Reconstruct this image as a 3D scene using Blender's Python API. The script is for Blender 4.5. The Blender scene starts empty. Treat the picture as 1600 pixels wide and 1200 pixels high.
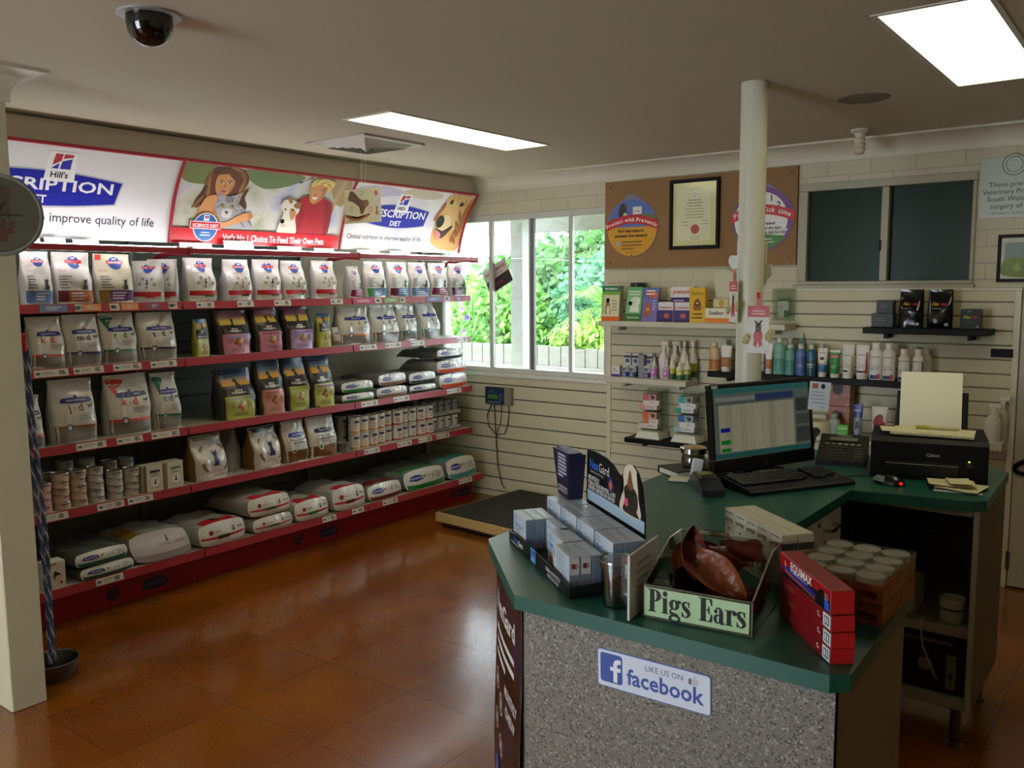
import bpy, math, random
from mathutils import Vector, Matrix, noise

# ---------------------------------------------------------------- camera, world, light, exposure
D = bpy.data
SC = bpy.context.scene
COL = SC.collection
PI = math.pi

cam = D.objects.new('camera', D.cameras.new('camera'))
COL.objects.link(cam)
cam.data.sensor_width = 36.0
cam.data.lens = 1366.08 / 1600 * 36.0
cam.data.clip_start = 0.02
_rt, _up, _fw = (0.794467, 0.607261, -0.007533), (-0.06188, 0.093282, 0.993715), (-0.604147, 0.789007, -0.111687)
cam.matrix_world = Matrix(((_rt[0], _up[0], -_fw[0], 0), (_rt[1], _up[1], -_fw[1], 0), (_rt[2], _up[2], -_fw[2], 1.62), (0, 0, 0, 1)))
SC.camera = cam
SC.view_settings.view_transform = 'Standard'
SC.view_settings.look = 'None'
SC.view_settings.gamma = 1
SC.view_settings.use_curve_mapping = False
SC.view_settings.exposure = 0.0

SKY, SUN, PANEL, TUBE = 13.0, 4.5, 6.5, 17.0
W = D.worlds.new('overcast_sky')
SC.world = W
W.use_nodes = True
W.node_tree.nodes['Background'].inputs[0].default_value = (0.80, 0.90, 1.0, 1)
W.node_tree.nodes['Background'].inputs[1].default_value = SKY
sun = D.objects.new('sun', D.lights.new('sun', 'SUN'))
COL.objects.link(sun)
sun.data.energy = SUN
sun.data.angle = 0.05
sun.data.color = (1, 0.95, 0.86)
sun.rotation_euler = Vector((0.45, 0.62, -1.0)).to_track_quat('-Z', 'Y').to_euler()   # shines away from the shop, onto the garden behind

# ---------------------------------------------------------------- materials
def lin(h):
    h = h.lstrip('#')
    c = [int(h[i:i + 2], 16) / 255 for i in (0, 2, 4)]
    return tuple(x / 12.92 if x <= 0.04045 else ((x + 0.055) / 1.055) ** 2.4 for x in c) + (1,)

_mats = {}
def M(col, r=0.5, metal=0.0, var=0.0, vs=8.0, bump=0.0, bs=40.0, spec=0.5, coat=0.0):
    """plain procedural surface: base colour with a soft noise variation and an optional noise bump"""
    key = (col, r, metal, var, vs, bump, bs, spec, coat)
    if key in _mats: return _mats[key]
    m = D.materials.new('surface_' + col.strip('#'))
    m.use_nodes = True
    nt = m.node_tree
    b = nt.nodes['Principled BSDF']
    c = lin(col)
    b.inputs['Base Color'].default_value = c
    b.inputs['Roughness'].default_value = r
    b.inputs['Metallic'].default_value = metal
    b.inputs['Specular IOR Level'].default_value = spec
    b.inputs['Coat Weight'].default_value = coat
    if var or bump:
        tc = nt.nodes.new('ShaderNodeTexCoord')
    if var:
        nz = nt.nodes.new('ShaderNodeTexNoise'); nz.inputs['Scale'].default_value = vs; nz.inputs['Detail'].default_value = 5
        nt.links.new(tc.outputs['Object'], nz.inputs['Vector'])
        mx = nt.nodes.new('ShaderNodeMix'); mx.data_type = 'RGBA'
        mx.inputs[6].default_value = tuple(x * (1 - var) for x in c[:3]) + (1,)
        mx.inputs[7].default_value = tuple(min(1, x * (1 + var)) for x in c[:3]) + (1,)
        nt.links.new(nz.outputs['Fac'], mx.inputs[0]); nt.links.new(mx.outputs[2], b.inputs['Base Color'])
    if bump:
        n2 = nt.nodes.new('ShaderNodeTexNoise'); n2.inputs['Scale'].default_value = bs; n2.inputs['Detail'].default_value = 4 if bump < .5 else 1.2; n2.inputs['Distortion'].default_value = 0 if bump < .5 else 1.2
        nt.links.new(tc.outputs['Object'], n2.inputs['Vector'])
        bp = nt.nodes.new('ShaderNodeBump'); bp.inputs['Strength'].default_value = bump; bp.inputs['Distance'].default_value = 0.01 if bump < .5 else 0.03
        nt.links.new(n2.outputs['Fac'], bp.inputs['Height']); nt.links.new(bp.outputs['Normal'], b.inputs['Normal'])
    _mats[key] = m
    return m

def emit(name, col, s):
    m = D.materials.new(name); m.use_nodes = True
    nt = m.node_tree; nt.nodes.remove(nt.nodes['Principled BSDF'])
    e = nt.nodes.new('ShaderNodeEmission'); e.inputs[0].default_value = col if len(col) == 4 else tuple(col) + (1,); e.inputs[1].default_value = s
    nt.links.new(e.outputs[0], nt.nodes['Material Output'].inputs[0])
    return m

def clear(name, tint=(1, 1, 1), refl=0.10, rough=0.02):
    """thin clear sheet: lets light straight through and mirrors a little of it"""
    m = D.materials.new(name); m.use_nodes = True
    nt = m.node_tree; nt.nodes.remove(nt.nodes['Principled BSDF'])
    t = nt.nodes.new('ShaderNodeBsdfTransparent'); t.inputs[0].default_value = tuple(tint) + (1,)
    g = nt.nodes.new('ShaderNodeBsdfGlossy'); g.inputs['Roughness'].default_value = rough
    f = nt.nodes.new('ShaderNodeFresnel'); f.inputs[0].default_value = 1.45
    ml = nt.nodes.new('ShaderNodeMath'); ml.operation = 'MULTIPLY_ADD'; ml.inputs[1].default_value = 0.8; ml.inputs[2].default_value = refl * 0.3
    x = nt.nodes.new('ShaderNodeMixShader')
    nt.links.new(f.outputs[0], ml.inputs[0]); nt.links.new(ml.outputs[0], x.inputs[0])
    nt.links.new(t.outputs[0], x.inputs[1]); nt.links.new(g.outputs[0], x.inputs[2])
    nt.links.new(x.outputs[0], nt.nodes['Material Output'].inputs[0])
    return m

def node_mat(name):
    m = D.materials.new(name); m.use_nodes = True
    return m, m.node_tree, m.node_tree.nodes['Principled BSDF']

def ramp(nt, stops):
    r = nt.nodes.new('ShaderNodeValToRGB')
    e = r.color_ramp.elements
    while len(e) < len(stops): e.new(0.5)
    for k, (p, c) in enumerate(stops): e[k].position = p; e[k].color = lin(c)
    return r

def cork_floor():
    m, nt, b = node_mat('cork_tiles')
    tc = nt.nodes.new('ShaderNodeTexCoord')
    mp = nt.nodes.new('ShaderNodeMapping'); mp.inputs['Location'].default_value = (0.46, 0.0, 0); nt.links.new(tc.outputs['Object'], mp.inputs[0])
    br = nt.nodes.new('ShaderNodeTexBrick'); br.offset = 0.0
    br.inputs['Color1'].default_value = lin('#ae640d'); br.inputs['Color2'].default_value = lin('#a25a0c'); br.inputs['Mortar'].default_value = lin('#6e380c')
    br.inputs['Scale'].default_value = 1.0; br.inputs['Mortar Size'].default_value = 0.0012
    br.inputs['Brick Width'].default_value = 0.48; br.inputs['Row Height'].default_value = 0.48; br.inputs['Bias'].default_value = 0.1
    nt.links.new(mp.outputs[0], br.inputs['Vector'])
    n1 = nt.nodes.new('ShaderNodeTexNoise'); n1.inputs['Scale'].default_value = 170; n1.inputs['Detail'].default_value = 6
    nt.links.new(tc.outputs['Object'], n1.inputs['Vector'])
    r1 = ramp(nt, [(0.3, '#a8a8a8'), (0.5, '#e2e2e2'), (0.7, '#ffffff')]); nt.links.new(n1.outputs['Fac'], r1.inputs[0])
    n2 = nt.nodes.new('ShaderNodeTexNoise'); n2.inputs['Scale'].default_value = 1.6; n2.inputs['Detail'].default_value = 3
    nt.links.new(tc.outputs['Object'], n2.inputs['Vector'])
    r2 = ramp(nt, [(0.3, '#c0a898'), (0.7, '#ffffff')]); nt.links.new(n2.outputs['Fac'], r2.inputs[0])
    for s, k in ((r1, 0), (r2, 1)):
        mx = nt.nodes.new('ShaderNodeMix'); mx.data_type = 'RGBA'; mx.blend_type = 'MULTIPLY'; mx.inputs[0].default_value = 0.9
        nt.links.new(br.outputs['Color'] if k == 0 else prev.outputs[2], mx.inputs[6]); nt.links.new(s.outputs[0], mx.inputs[7]); prev = mx
    nt.links.new(prev.outputs[2], b.inputs['Base Color'])
    n3 = nt.nodes.new('ShaderNodeTexNoise'); n3.inputs['Scale'].default_value = 5.0; n3.inputs['Detail'].default_value = 5
    nt.links.new(tc.outputs['Object'], n3.inputs['Vector'])
    bp = nt.nodes.new('ShaderNodeBump'); bp.inputs['Strength'].default_value = 0.05; bp.inputs['Distance'].default_value = 0.02
    nt.links.new(n3.outputs['Fac'], bp.inputs['Height']); nt.links.new(bp.outputs[0], b.inputs['Normal'])
    b.inputs['Roughness'].default_value = 0.22
    b.inputs['Specular IOR Level'].default_value = 0.4
    b.inputs['Coat Weight'].default_value = 0.6
    b.inputs['Coat Roughness'].default_value = 0.115
    return m

def brick_paint():
    m, nt, b = node_mat('painted_brick')
    tc = nt.nodes.new('ShaderNodeTexCoord')
    mp = nt.nodes.new('ShaderNodeMapping'); mp.inputs['Rotation'].default_value = (PI / 2, 0, 0); nt.links.new(tc.outputs['Object'], mp.inputs[0])
    br = nt.nodes.new('ShaderNodeTexBrick'); br.inputs['Scale'].default_value = 1.0
    br.inputs['Color1'].default_value = lin('#cdc7aa'); br.inputs['Color2'].default_value = lin('#c8c2a5'); br.inputs['Mortar'].default_value = lin('#b3ae98')
    br.inputs['Brick Width'].default_value = 0.24; br.inputs['Row Height'].default_value = 0.086; br.inputs['Mortar Size'].default_value = 0.003; br.inputs['Mortar Smooth'].default_value = 0.4
    nt.links.new(mp.outputs[0], br.inputs['Vector']); nt.links.new(br.outputs['Color'], b.inputs['Base Color'])
    bp = nt.nodes.new('ShaderNodeBump'); bp.inputs['Strength'].default_value = 0.35; bp.inputs['Distance'].default_value = 0.004; bp.invert = True
    nt.links.new(br.outputs['Fac'], bp.inputs['Height']); nt.links.new(bp.outputs[0], b.inputs['Normal'])
    b.inputs['Roughness'].default_value = 0.55
    return m

def speckle(name, base, dark, light, sc=95):
    m, nt, b = node_mat(name)
    tc = nt.nodes.new('ShaderNodeTexCoord')
    v = nt.nodes.new('ShaderNodeTexVoronoi'); v.inputs['Scale'].default_value = sc; nt.links.new(tc.outputs['Object'], v.inputs['Vector'])
    sp = nt.nodes.new('ShaderNodeSeparateColor'); nt.links.new(v.outputs['Color'], sp.inputs[0])
    r = ramp(nt, [(0.0, dark), (0.10, dark), (0.24, base), (0.86, base), (0.94, light), (1.0, light)])
    nt.links.new(sp.outputs[0], r.inputs[0])
    v2 = nt.nodes.new('ShaderNodeTexNoise'); v2.inputs['Scale'].default_value = sc * 2.2; nt.links.new(tc.outputs['Object'], v2.inputs['Vector'])
    r2 = ramp(nt, [(0.35, '#909090'), (0.65, '#ffffff')]); nt.links.new(v2.outputs['Fac'], r2.inputs[0])
    mx = nt.nodes.new('ShaderNodeMix'); mx.data_type = 'RGBA'; mx.blend_type = 'MULTIPLY'; mx.inputs[0].default_value = 0.7
    nt.links.new(r.outputs[0], mx.inputs[6]); nt.links.new(r2.outputs[0], mx.inputs[7])
    nt.links.new(mx.outputs[2], b.inputs['Base Color']); b.inputs['Roughness'].default_value = 0.45
    return m

def noise_print(name, stops, sc, rough=0.35, detail=3):
    m, nt, b = node_mat(name)
    tc = nt.nodes.new('ShaderNodeTexCoord')
    n = nt.nodes.new('ShaderNodeTexNoise'); n.inputs['Scale'].default_value = sc; n.inputs['Detail'].default_value = detail
    nt.links.new(tc.outputs['Object'], n.inputs['Vector'])
    r = ramp(nt, stops); nt.links.new(n.outputs['Fac'], r.inputs[0]); nt.links.new(r.outputs[0], b.inputs['Base Color'])
    b.inputs['Roughness'].default_value = rough
    return m

def leaf_mat(name, c1, c2):
    m, nt, b = node_mat(name)
    oi = nt.nodes.new('ShaderNodeTexCoord')
    n = nt.nodes.new('ShaderNodeTexNoise'); n.inputs['Scale'].default_value = 6; nt.links.new(oi.outputs['Object'], n.inputs['Vector'])
    r = ramp(nt, [(0.35, c1), (0.65, c2)]); nt.links.new(n.outputs['Fac'], r.inputs[0])
    nt.links.new(r.outputs[0], b.inputs['Base Color']); b.inputs['Roughness'].default_value = 0.45
    tr = nt.nodes.new('ShaderNodeBsdfTranslucent'); nt.links.new(r.outputs[0], tr.inputs[0])
    x = nt.nodes.new('ShaderNodeMixShader'); x.inputs[0].default_value = 0.4
    nt.links.new(b.outputs[0], x.inputs[1]); nt.links.new(tr.outputs[0], x.inputs[2]); nt.links.new(x.outputs[0], nt.nodes['Material Output'].inputs[0])
    return m

WHITE = M('#e4e2da', 0.4)
PAPER = M('#e9e6d8', 0.7)
FOIL = M('#dedcd2', 0.28, bump=0.25, bs=25)
BLACK = M('#070707', 0.5, spec=.2)
RED = M('#c3202c', 0.45)
RAIL = M('#a82a34', 0.4)
NAVY = M('#1c2f86', 0.45)
INK = M('#1b1b1d', 0.6)
GREY = M('#8d8c86', 0.5)
LGREY = M('#b9b8b2', 0.5)
CHROME = M('#c8c8c8', 0.15, 1.0)
STEEL = M('#9a9a98', 0.3, 1.0)
GLASSC = clear('clear_acrylic', (0.93, 0.96, 0.94), 0.15)
PANE = clear('window_glass', (0.97, 0.99, 0.98), 0.05)

# ---------------------------------------------------------------- printed artwork (flat shapes in metres, mapped on to a surface)
_tc = {}
def text_geo(s, bold=False):
    k = (s, bold)
    if k not in _tc:
        cu = D.curves.new('lettering', 'FONT'); cu.body = s; cu.size = 1.0; cu.resolution_u = 2
        cu.offset = 0.022 if bold else 0.0
        ob = D.objects.new('lettering', cu)
        me = ob.to_mesh()
        vs = [(v.co.x, v.co.y) for v in me.vertices]; fs = [tuple(p.vertices) for p in me.polygons]
        ob.to_mesh_clear(); D.objects.remove(ob); D.curves.remove(cu)
        x0 = min(v[0] for v in vs); x1 = max(v[0] for v in vs)
        _tc[k] = ([(v[0] - x0, v[1]) for v in vs], fs, x1 - x0)
    return _tc[k]

def smooth_loop(pts, n=5):
    out = []; k = len(pts)
    for i in range(k):
        p0, p1, p2, p3 = (Vector(pts[(i + j) % k]) for j in (-1, 0, 1, 2))
        for q in range(n):
            t = q / n
            out.append(tuple(0.5 * ((2 * p1) + (p2 - p0) * t + (2 * p0 - 5 * p1 + 4 * p2 - p3) * t * t + (3 * p1 - p0 - 3 * p2 + p3) * t ** 3)))
    return out

class Art:
    def __init__(s): s.v = []; s.f = []; s.m = []; s.layer = 0
    def _add(s, vs, fs, mat):
        s.layer += 1; b = len(s.v)
        s.v += [(x, y, s.layer) for x, y in vs]
        for f in fs: s.f.append(tuple(i + b for i in f)); s.m.append(mat)
        return s
    def rect(s, x0, y0, x1, y1, mat, n=1, k=1):
        vs = [(x0 + (x1 - x0) * i / n, y0 + (y1 - y0) * j / k) for j in range(k + 1) for i in range(n + 1)]
        return s._add(vs, [(j * (n + 1) + i, j * (n + 1) + i + 1, (j + 1) * (n + 1) + i + 1, (j + 1) * (n + 1) + i) for j in range(k) for i in range(n)], mat)
    def ell(s, cx, cy, rx, ry, mat, n=20, a=0.0):
        c, d = math.cos(a), math.sin(a)
        vs = [(cx, cy)] + [(cx + rx * math.cos(2 * PI * i / n) * c - ry * math.sin(2 * PI * i / n) * d, cy + rx * math.cos(2 * PI * i / n) * d + ry * math.sin(2 * PI * i / n) * c) for i in range(n)]
        return s._add(vs, [(0, i + 1, (i + 1) % n + 1) for i in range(n)], mat)
    def ring(s, cx, cy, r0, r1, mat, n=20):
        vs = [(cx + r * math.cos(2 * PI * i / n), cy + r * math.sin(2 * PI * i / n)) for r in (r0, r1) for i in range(n)]
        return s._add(vs, [(i, (i + 1) % n, n + (i + 1) % n, n + i) for i in range(n)], mat)
    def poly(s, pts, mat): return s._add(pts, [tuple(range(len(pts)))], mat)
    def blob(s, pts, mat, n=5):
        vs = smooth_loop(pts, n); c = (sum(p[0] for p in pts) / len(pts), sum(p[1] for p in pts) / len(pts))
        return s._add([c] + vs, [(0, i + 1, (i + 1) % len(vs) + 1) for i in range(len(vs))], mat)
    def text(s, t, x, y, size, mat, bold=False, al='c', maxw=None, rot=0.0, sx=1.0, shear=0.0, fit=None):
        vs, fs, w = text_geo(t, bold)
        k = sx
        if maxw and w * size * k > maxw: k = maxw / (w * size)
        if fit: k = fit / (w * size)
        ox = {'c': -w / 2, 'l': 0, 'r': -w}[al]
        c, d = math.cos(rot), math.sin(rot); out = []
        for (a, b) in vs:
            px, py = ((a + ox) * k + b * shear) * size, b * size
            out.append((x + px * c - py * d, y + px * d + py * c))
        return s._add(out, fs, mat)
    def lines(s, x0, x1, y, n, gap, h, mat, seed=1, cen=False):
        r = random.Random(seed); vs = []; fs = []
        for i in range(n):
            l = (x1 - x0) * r.uniform(0.55, 1); a = x0 + ((x1 - x0) - l) / 2 if cen else x0
            b = len(vs); yy = y - i * gap
            vs += [(a, yy), (a + l, yy), (a + l, yy + h), (a, yy + h)]; fs.append((b, b + 1, b + 2, b + 3))
        return s._add(vs, fs, mat)
    def cut(s, xs=(), ys=()):
        import bmesh
        ms = []; bm = bmesh.new(); vv = [bm.verts.new((x, y, l)) for x, y, l in s.v]
        for f, m in zip(s.f, s.m):
            if m not in ms: ms.append(m)
            try: bm.faces.new([vv[i] for i in f]).material_index = ms.index(m)
            except ValueError: pass
        for v, co, no in [(x, (x, 0, 0), (1, 0, 0)) for x in xs] + [(y, (0, y, 0), (0, 1, 0)) for y in ys]:
            bmesh.ops.bisect_plane(bm, geom=bm.verts[:] + bm.edges[:] + bm.faces[:], dist=1e-6, plane_co=co, plane_no=no)
        bm.verts.index_update()
        s.v = [tuple(v.co) for v in bm.verts]; s.f = [tuple(v.index for v in f.verts) for f in bm.faces]; s.m = [ms[f.material_index] for f in bm.faces]
        bm.free(); return s
    def arc(s, cx, cy, r0, r1, a0, a1, mat, n=16):
        vs = [(cx + r * math.cos(a0 + (a1 - a0) * i / n), cy + r * math.sin(a0 + (a1 - a0) * i / n)) for r in (r0, r1) for i in range(n + 1)]
        return s._add(vs, [(i, i + 1, n + 2 + i, n + 1 + i) for i in range(n)], mat)
    def cat(s, x, y, h, mat, flip=1):
        p = [(-.18, 0), (.22, 0), (.24, .25), (.12, .5), (.13, .62), (.2, .72), (.2, 1), (.09, .86), (-.02, .86), (-.1, 1), (-.12, .72), (-.06, .6), (-.16, .35)]
        s.poly([(x + flip * a * h, y + b * h) for a, b in p], mat)
        return s.poly([(x + flip * a * h, y + b * h) for a, b in ((-.16, .02), (-.34, .1), (-.38, .3), (-.34, .3), (-.3, .14), (-.16, .1))], mat)
    def dog(s, x, y, h, mat, flip=1):
        p = [(-.55, .0), (-.45, .0), (-.42, .35), (.15, .35), (.18, 0), (.28, 0), (.3, .45), (.36, .62), (.58, .66), (.56, .8), (.36, .98), (.28, .8), (.12, .66), (-.4, .66), (-.62, .95), (-.66, .92), (-.52, .6), (-.55, .3)]
        return s.poly([(x + flip * a * h, y + b * h) for a, b in p], mat)
    def sitdog(s, x, y, h, mat, flip=1):
        p = [(-.25, 0), (.22, 0), (.2, .4), (.16, .55), (.34, .62), (.34, .72), (.2, .84), (.12, .98), (.04, .84), (-.02, .8), (-.06, .55), (-.2, .35), (-.24, .15), (-.5, .4), (-.52, .3), (-.28, .05)]
        return s.poly([(x + flip * a * h, y + b * h) for a, b in p], mat)

# ---------------------------------------------------------------- mesh building
class MB:
    def __init__(s): s.v = []; s.f = []; s.fm = []; s.ms = []
    def slot(s, m):
        if m not in s.ms: s.ms.append(m)
        return s.ms.index(m)
    def add(s, vs, fs, mat, T=None):
        b = len(s.v); k = s.slot(mat)
        s.v += [tuple(T @ Vector(v)) for v in vs] if T is not None else [tuple(v) for v in vs]
        for f in fs: s.f.append(tuple(i + b for i in f)); s.fm.append(k)
        return s
    def box(s, x0, y0, z0, x1, y1, z1, mat, c=0.0, T=None):
        if x0 > x1: x0, x1 = x1, x0
        if y0 > y1: y0, y1 = y1, y0
        if z0 > z1: z0, z1 = z1, z0
        if not c:
            vs = [(x, y, z) for x in (x0, x1) for y in (y0, y1) for z in (z0, z1)]
            return s.add(vs, [(0, 1, 3, 2), (4, 6, 7, 5), (0, 4, 5, 1), (2, 3, 7, 6), (0, 2, 6, 4), (1, 5, 7, 3)], mat, T)
        lo, hi = (x0, y0, z0), (x1, y1, z1); vs = []; ix = {}
        for q in range(8):
            sg = [(q >> 2) & 1, (q >> 1) & 1, q & 1]
            for ax in range(3):
                p = []
                for k in range(3):
                    e = hi[k] if sg[k] else lo[k]
                    p.append(e if k == ax else e - c * (1 if sg[k] else -1))
                ix[(q, ax)] = len(vs); vs.append(tuple(p))
        fs = []
        quad = lambda a: [(0, 1, 3, 2)[i] for i in range(4)]
        for ax in range(3):
            o1, o2 = [k for k in range(3) if k != ax]
            for sd in (0, 1):
                loop = []
                for (a, b) in ((0, 0), (1, 0), (1, 1), (0, 1)):
                    bits = [0, 0, 0]; bits[ax] = sd; bits[o1] = a; bits[o2] = b
                    loop.append(ix[(bits[0] * 4 + bits[1] * 2 + bits[2], ax)])
                if (sd == 1) == (ax == 1): loop.reverse()
                fs.append(tuple(loop))
        for ax in range(3):
            o1, o2 = [k for k in range(3) if k != ax]
            for a in (0, 1):
                for b in (0, 1):
                    q = []
                    for t in (0, 1):
                        bits = [0, 0, 0]; bits[ax] = t; bits[o1] = a; bits[o2] = b
                        q.append(bits[0] * 4 + bits[1] * 2 + bits[2])
                    f = (ix[(q[0], o1)], ix[(q[1], o1)], ix[(q[1], o2)], ix[(q[0], o2)])
                    fs.append(f)
        for q in range(8): fs.append((ix[(q, 0)], ix[(q, 1)], ix[(q, 2)]))
        ctr = Vector(((x0 + x1) / 2, (y0 + y1) / 2, (z0 + z1) / 2)); out = []
        for f in fs:
            p = [Vector(vs[i]) for i in f]
            n = (p[1] - p[0]).cross(p[2] - p[0])
            out.append(f if n.dot(sum(p, Vector()) / len(p) - ctr) > 0 else tuple(reversed(f)))
        return s.add(vs, out, mat, T)
    def grid(s, F, nu, nv, mat, T=None, wrap=False):
        w = nu if wrap else nu + 1
        vs = [F(i / nu, j / nv) for j in range(nv + 1) for i in range(w)]
        fs = [(j * w + i, j * w + (i + 1) % w, (j + 1) * w + (i + 1) % w, (j + 1) * w + i) for j in range(nv) for i in range(nu)]
        return s.add(vs, fs, mat, T)
    def lathe(s, prof, mat, n=20, T=None, cx=0.0, cy=0.0, cap0=True, cap1=True):
        vs = [(cx + r * math.cos(2 * PI * i / n), cy + r * math.sin(2 * PI * i / n), z) for r, z in prof for i in range(n)]
        fs = [(j * n + i, j * n + (i + 1) % n, (j + 1) * n + (i + 1) % n, (j + 1) * n + i) for j in range(len(prof) - 1) for i in range(n)]
        if cap0: fs.append(tuple(reversed(range(n))))
        if cap1: fs.append(tuple((len(prof) - 1) * n + i for i in range(n)))
        return s.add(vs, fs, mat, T)
    def prism(s, pts, z0, z1, mat, T=None):
        n = len(pts)
        vs = [(x, y, z0) for x, y in pts] + [(x, y, z1) for x, y in pts]
        fs = [tuple(reversed(range(n))), tuple(range(n, 2 * n))] + [(i, (i + 1) % n, n + (i + 1) % n, n + i) for i in range(n)]
        return s.add(vs, fs, mat, T)
    def tube(s, pts, r, mat, n=6, T=None, closed=False, cap=True):
        P = [Vector(p) for p in pts]; m = len(P); vs = []
        for i, p in enumerate(P):
            a = P[(i - 1) % m] if (closed or i > 0) else p; b = P[(i + 1) % m] if (closed or i < m - 1) else p
            t = (b - a).normalized(); u = t.cross(Vector((0, 0, 1)))
            if u.length < 1e-3: u = t.cross(Vector((0, 1, 0)))
            u.normalize(); w = t.cross(u); rr = r[i] if isinstance(r, (list, tuple)) else r
            vs += [tuple(p + (u * math.cos(2 * PI * k / n) + w * math.sin(2 * PI * k / n)) * rr) for k in range(n)]
        fs = [(i * n + k, i * n + (k + 1) % n, ((i + 1) % m) * n + (k + 1) % n, ((i + 1) % m) * n + k) for i in range(m if closed else m - 1) for k in range(n)]
        if cap and not closed: fs += [tuple(reversed(range(n))), tuple((m - 1) * n + k for k in range(n))]
        return s.add(vs, fs, mat, T)
    def ellip(s, c, r, mat, n=16, k=10, T=None, z0=-1.0, z1=1.0):
        a0, a1 = math.asin(z0), math.asin(z1)
        return s.grid(lambda u, v: (c[0] + r[0] * math.cos(a0 + (a1 - a0) * v) * math.cos(2 * PI * u), c[1] + r[1] * math.cos(a0 + (a1 - a0) * v) * math.sin(2 * PI * u), c[2] + r[2] * math.sin(a0 + (a1 - a0) * v)), n, k, mat, T, True)
    def art(s, A, F, T=None, step=0.0002, base=0.0006):
        vs = [F(x, y, base + l * step) for x, y, l in A.v]
        vs = [tuple(T @ Vector(v)) for v in vs] if T is not None else vs
        b = len(s.v); s.v += [tuple(v) for v in vs]
        for f, m in zip(A.f, A.m): s.f.append(tuple(i + b for i in f)); s.fm.append(s.slot(m))
        return s
    def obj(s, name, parent=None, loc=(0, 0, 0), rz=0.0, ang=35, rot=None):
        me = D.meshes.new(name); me.from_pydata(s.v, [], s.f)
        for m in s.ms: me.materials.append(m)
        me.polygons.foreach_set('material_index', s.fm)
        me.validate(); me.shade_smooth(); me.set_sharp_from_angle(angle=math.radians(ang))
        o = D.objects.new(name, me); COL.objects.link(o)
        o.location = loc; o.rotation_euler = rot if rot else (0, 0, rz)
        if parent: o.parent = parent
        return o

def tag(o, label, cat, group=None):
    o['label'] = label; o['category'] = cat
    if group: o['group'] = group
    return o
def struct(o):
    o['kind'] = 'structure'; return o
def thing(name, label, cat, loc=(0, 0, 0), rz=0.0, group=None):
    o = D.objects.new(name, None); COL.objects.link(o); o.empty_display_size = 0.05
    o.location = loc; o.rotation_euler = (0, 0, rz)
    return tag(o, label, cat, group)
def dup(o, loc, label, rz=None, group=None):
    c = o.copy(); COL.objects.link(c); c.location = loc
    if rz is not None: c.rotation_euler = (0, 0, rz)
    c['label'] = label
    if group: c['group'] = group
    for ch in list(o.children):
        d = ch.copy(); COL.objects.link(d); d.parent = c
        for g in list(ch.children):
            e = g.copy(); COL.objects.link(e); e.parent = d
    return c
def ordw(i): return ('first', 'second', 'third', 'fourth', 'fifth', 'sixth', 'seventh', 'eighth', 'ninth', 'tenth', 'eleventh', 'twelfth')[i]
RX = lambda a: Matrix.Rotation(a, 4, 'X')
RY = lambda a: Matrix.Rotation(a, 4, 'Y')
RZ = lambda a: Matrix.Rotation(a, 4, 'Z')
TR = lambda x, y, z: Matrix.Translation((x, y, z))
# a flat face: art x runs along e1, art y along e2, layers rise along e1 x e2
def plane(o, e1, e2):
    o, e1, e2 = Vector(o), Vector(e1).normalized(), Vector(e2).normalized(); n = e1.cross(e2)
    return lambda x, y, k: tuple(o + e1 * x + e2 * y + n * k)
def roundface(r, z0=0.0, a0=0.0, cx=0.0, cy=0.0):
    return lambda x, y, k: (cx + (r + k) * math.cos(a0 + x / r), cy + (r + k) * math.sin(a0 + x / r), z0 + y)
# ---------------------------------------------------------------- room shell
PAINT = M('#cfc7a8', 0.6, var=0.03, vs=3)
CEIL = M('#cfc6ae', 0.75, var=0.02, vs=2)
SLAT = M('#cfc8a8', 0.5, var=0.03, vs=5)
GROOVE = M('#5d5745', 0.8)
TRIMW = M('#d8d2ba', 0.45)
YB, CZ = 5.21, 2.42
m = MB().box(-5.0, -2.7, -0.12, 2.9, YB + 0.15, 0.0, cork_floor()); struct(m.obj('floor'))
m = MB().box(-5.1, -3.6, CZ, 2.9, 6.25, CZ + 0.1, CEIL); struct(m.obj('ceiling'))  # slab overhangs past the front wall, added there to keep sun out
BR = brick_paint()
m = MB()
for (x0, x1, z0, z1) in ((-5.0, -4.72, 0, CZ), (-4.72, -3.15, 0, 0.95), (-4.72, -3.15, 2.15, CZ), (-3.15, -1.84, 0, CZ), (-1.84, -0.895, 0, 1.6), (-1.84, -0.895, 2.2, CZ), (-0.895, 2.9, 0, CZ)):
    m.box(x0, YB, z0, x1, YB + 0.15, z1, BR)
struct(m.obj('wall_back'))
struct(MB().box(-5.0, -2.7, 0, -4.82, YB, CZ, PAINT).obj('wall_left'))
struct(MB().box(2.7, -2.7, 0, 2.9, YB, CZ, PAINT).obj('wall_right'))
m = MB()
for (x0, x1, z0, z1) in ((-4.82, -3.5, 0, CZ), (-3.5, -1.9, 0, 0.2), (-3.5, -1.9, 2.3, CZ), (-1.9, 2.7, 0, CZ)):
    m.box(x0, -2.7, z0, x1, -2.5, z1, PAINT)
struct(m.obj('wall_front'))
struct(MB().box(-4.82, 1.368, 0, -3.477, 1.498, CZ, M('#cdc6a8', 0.6, var=0.06, vs=4), c=0.004).obj('wall_partition'))
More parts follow.
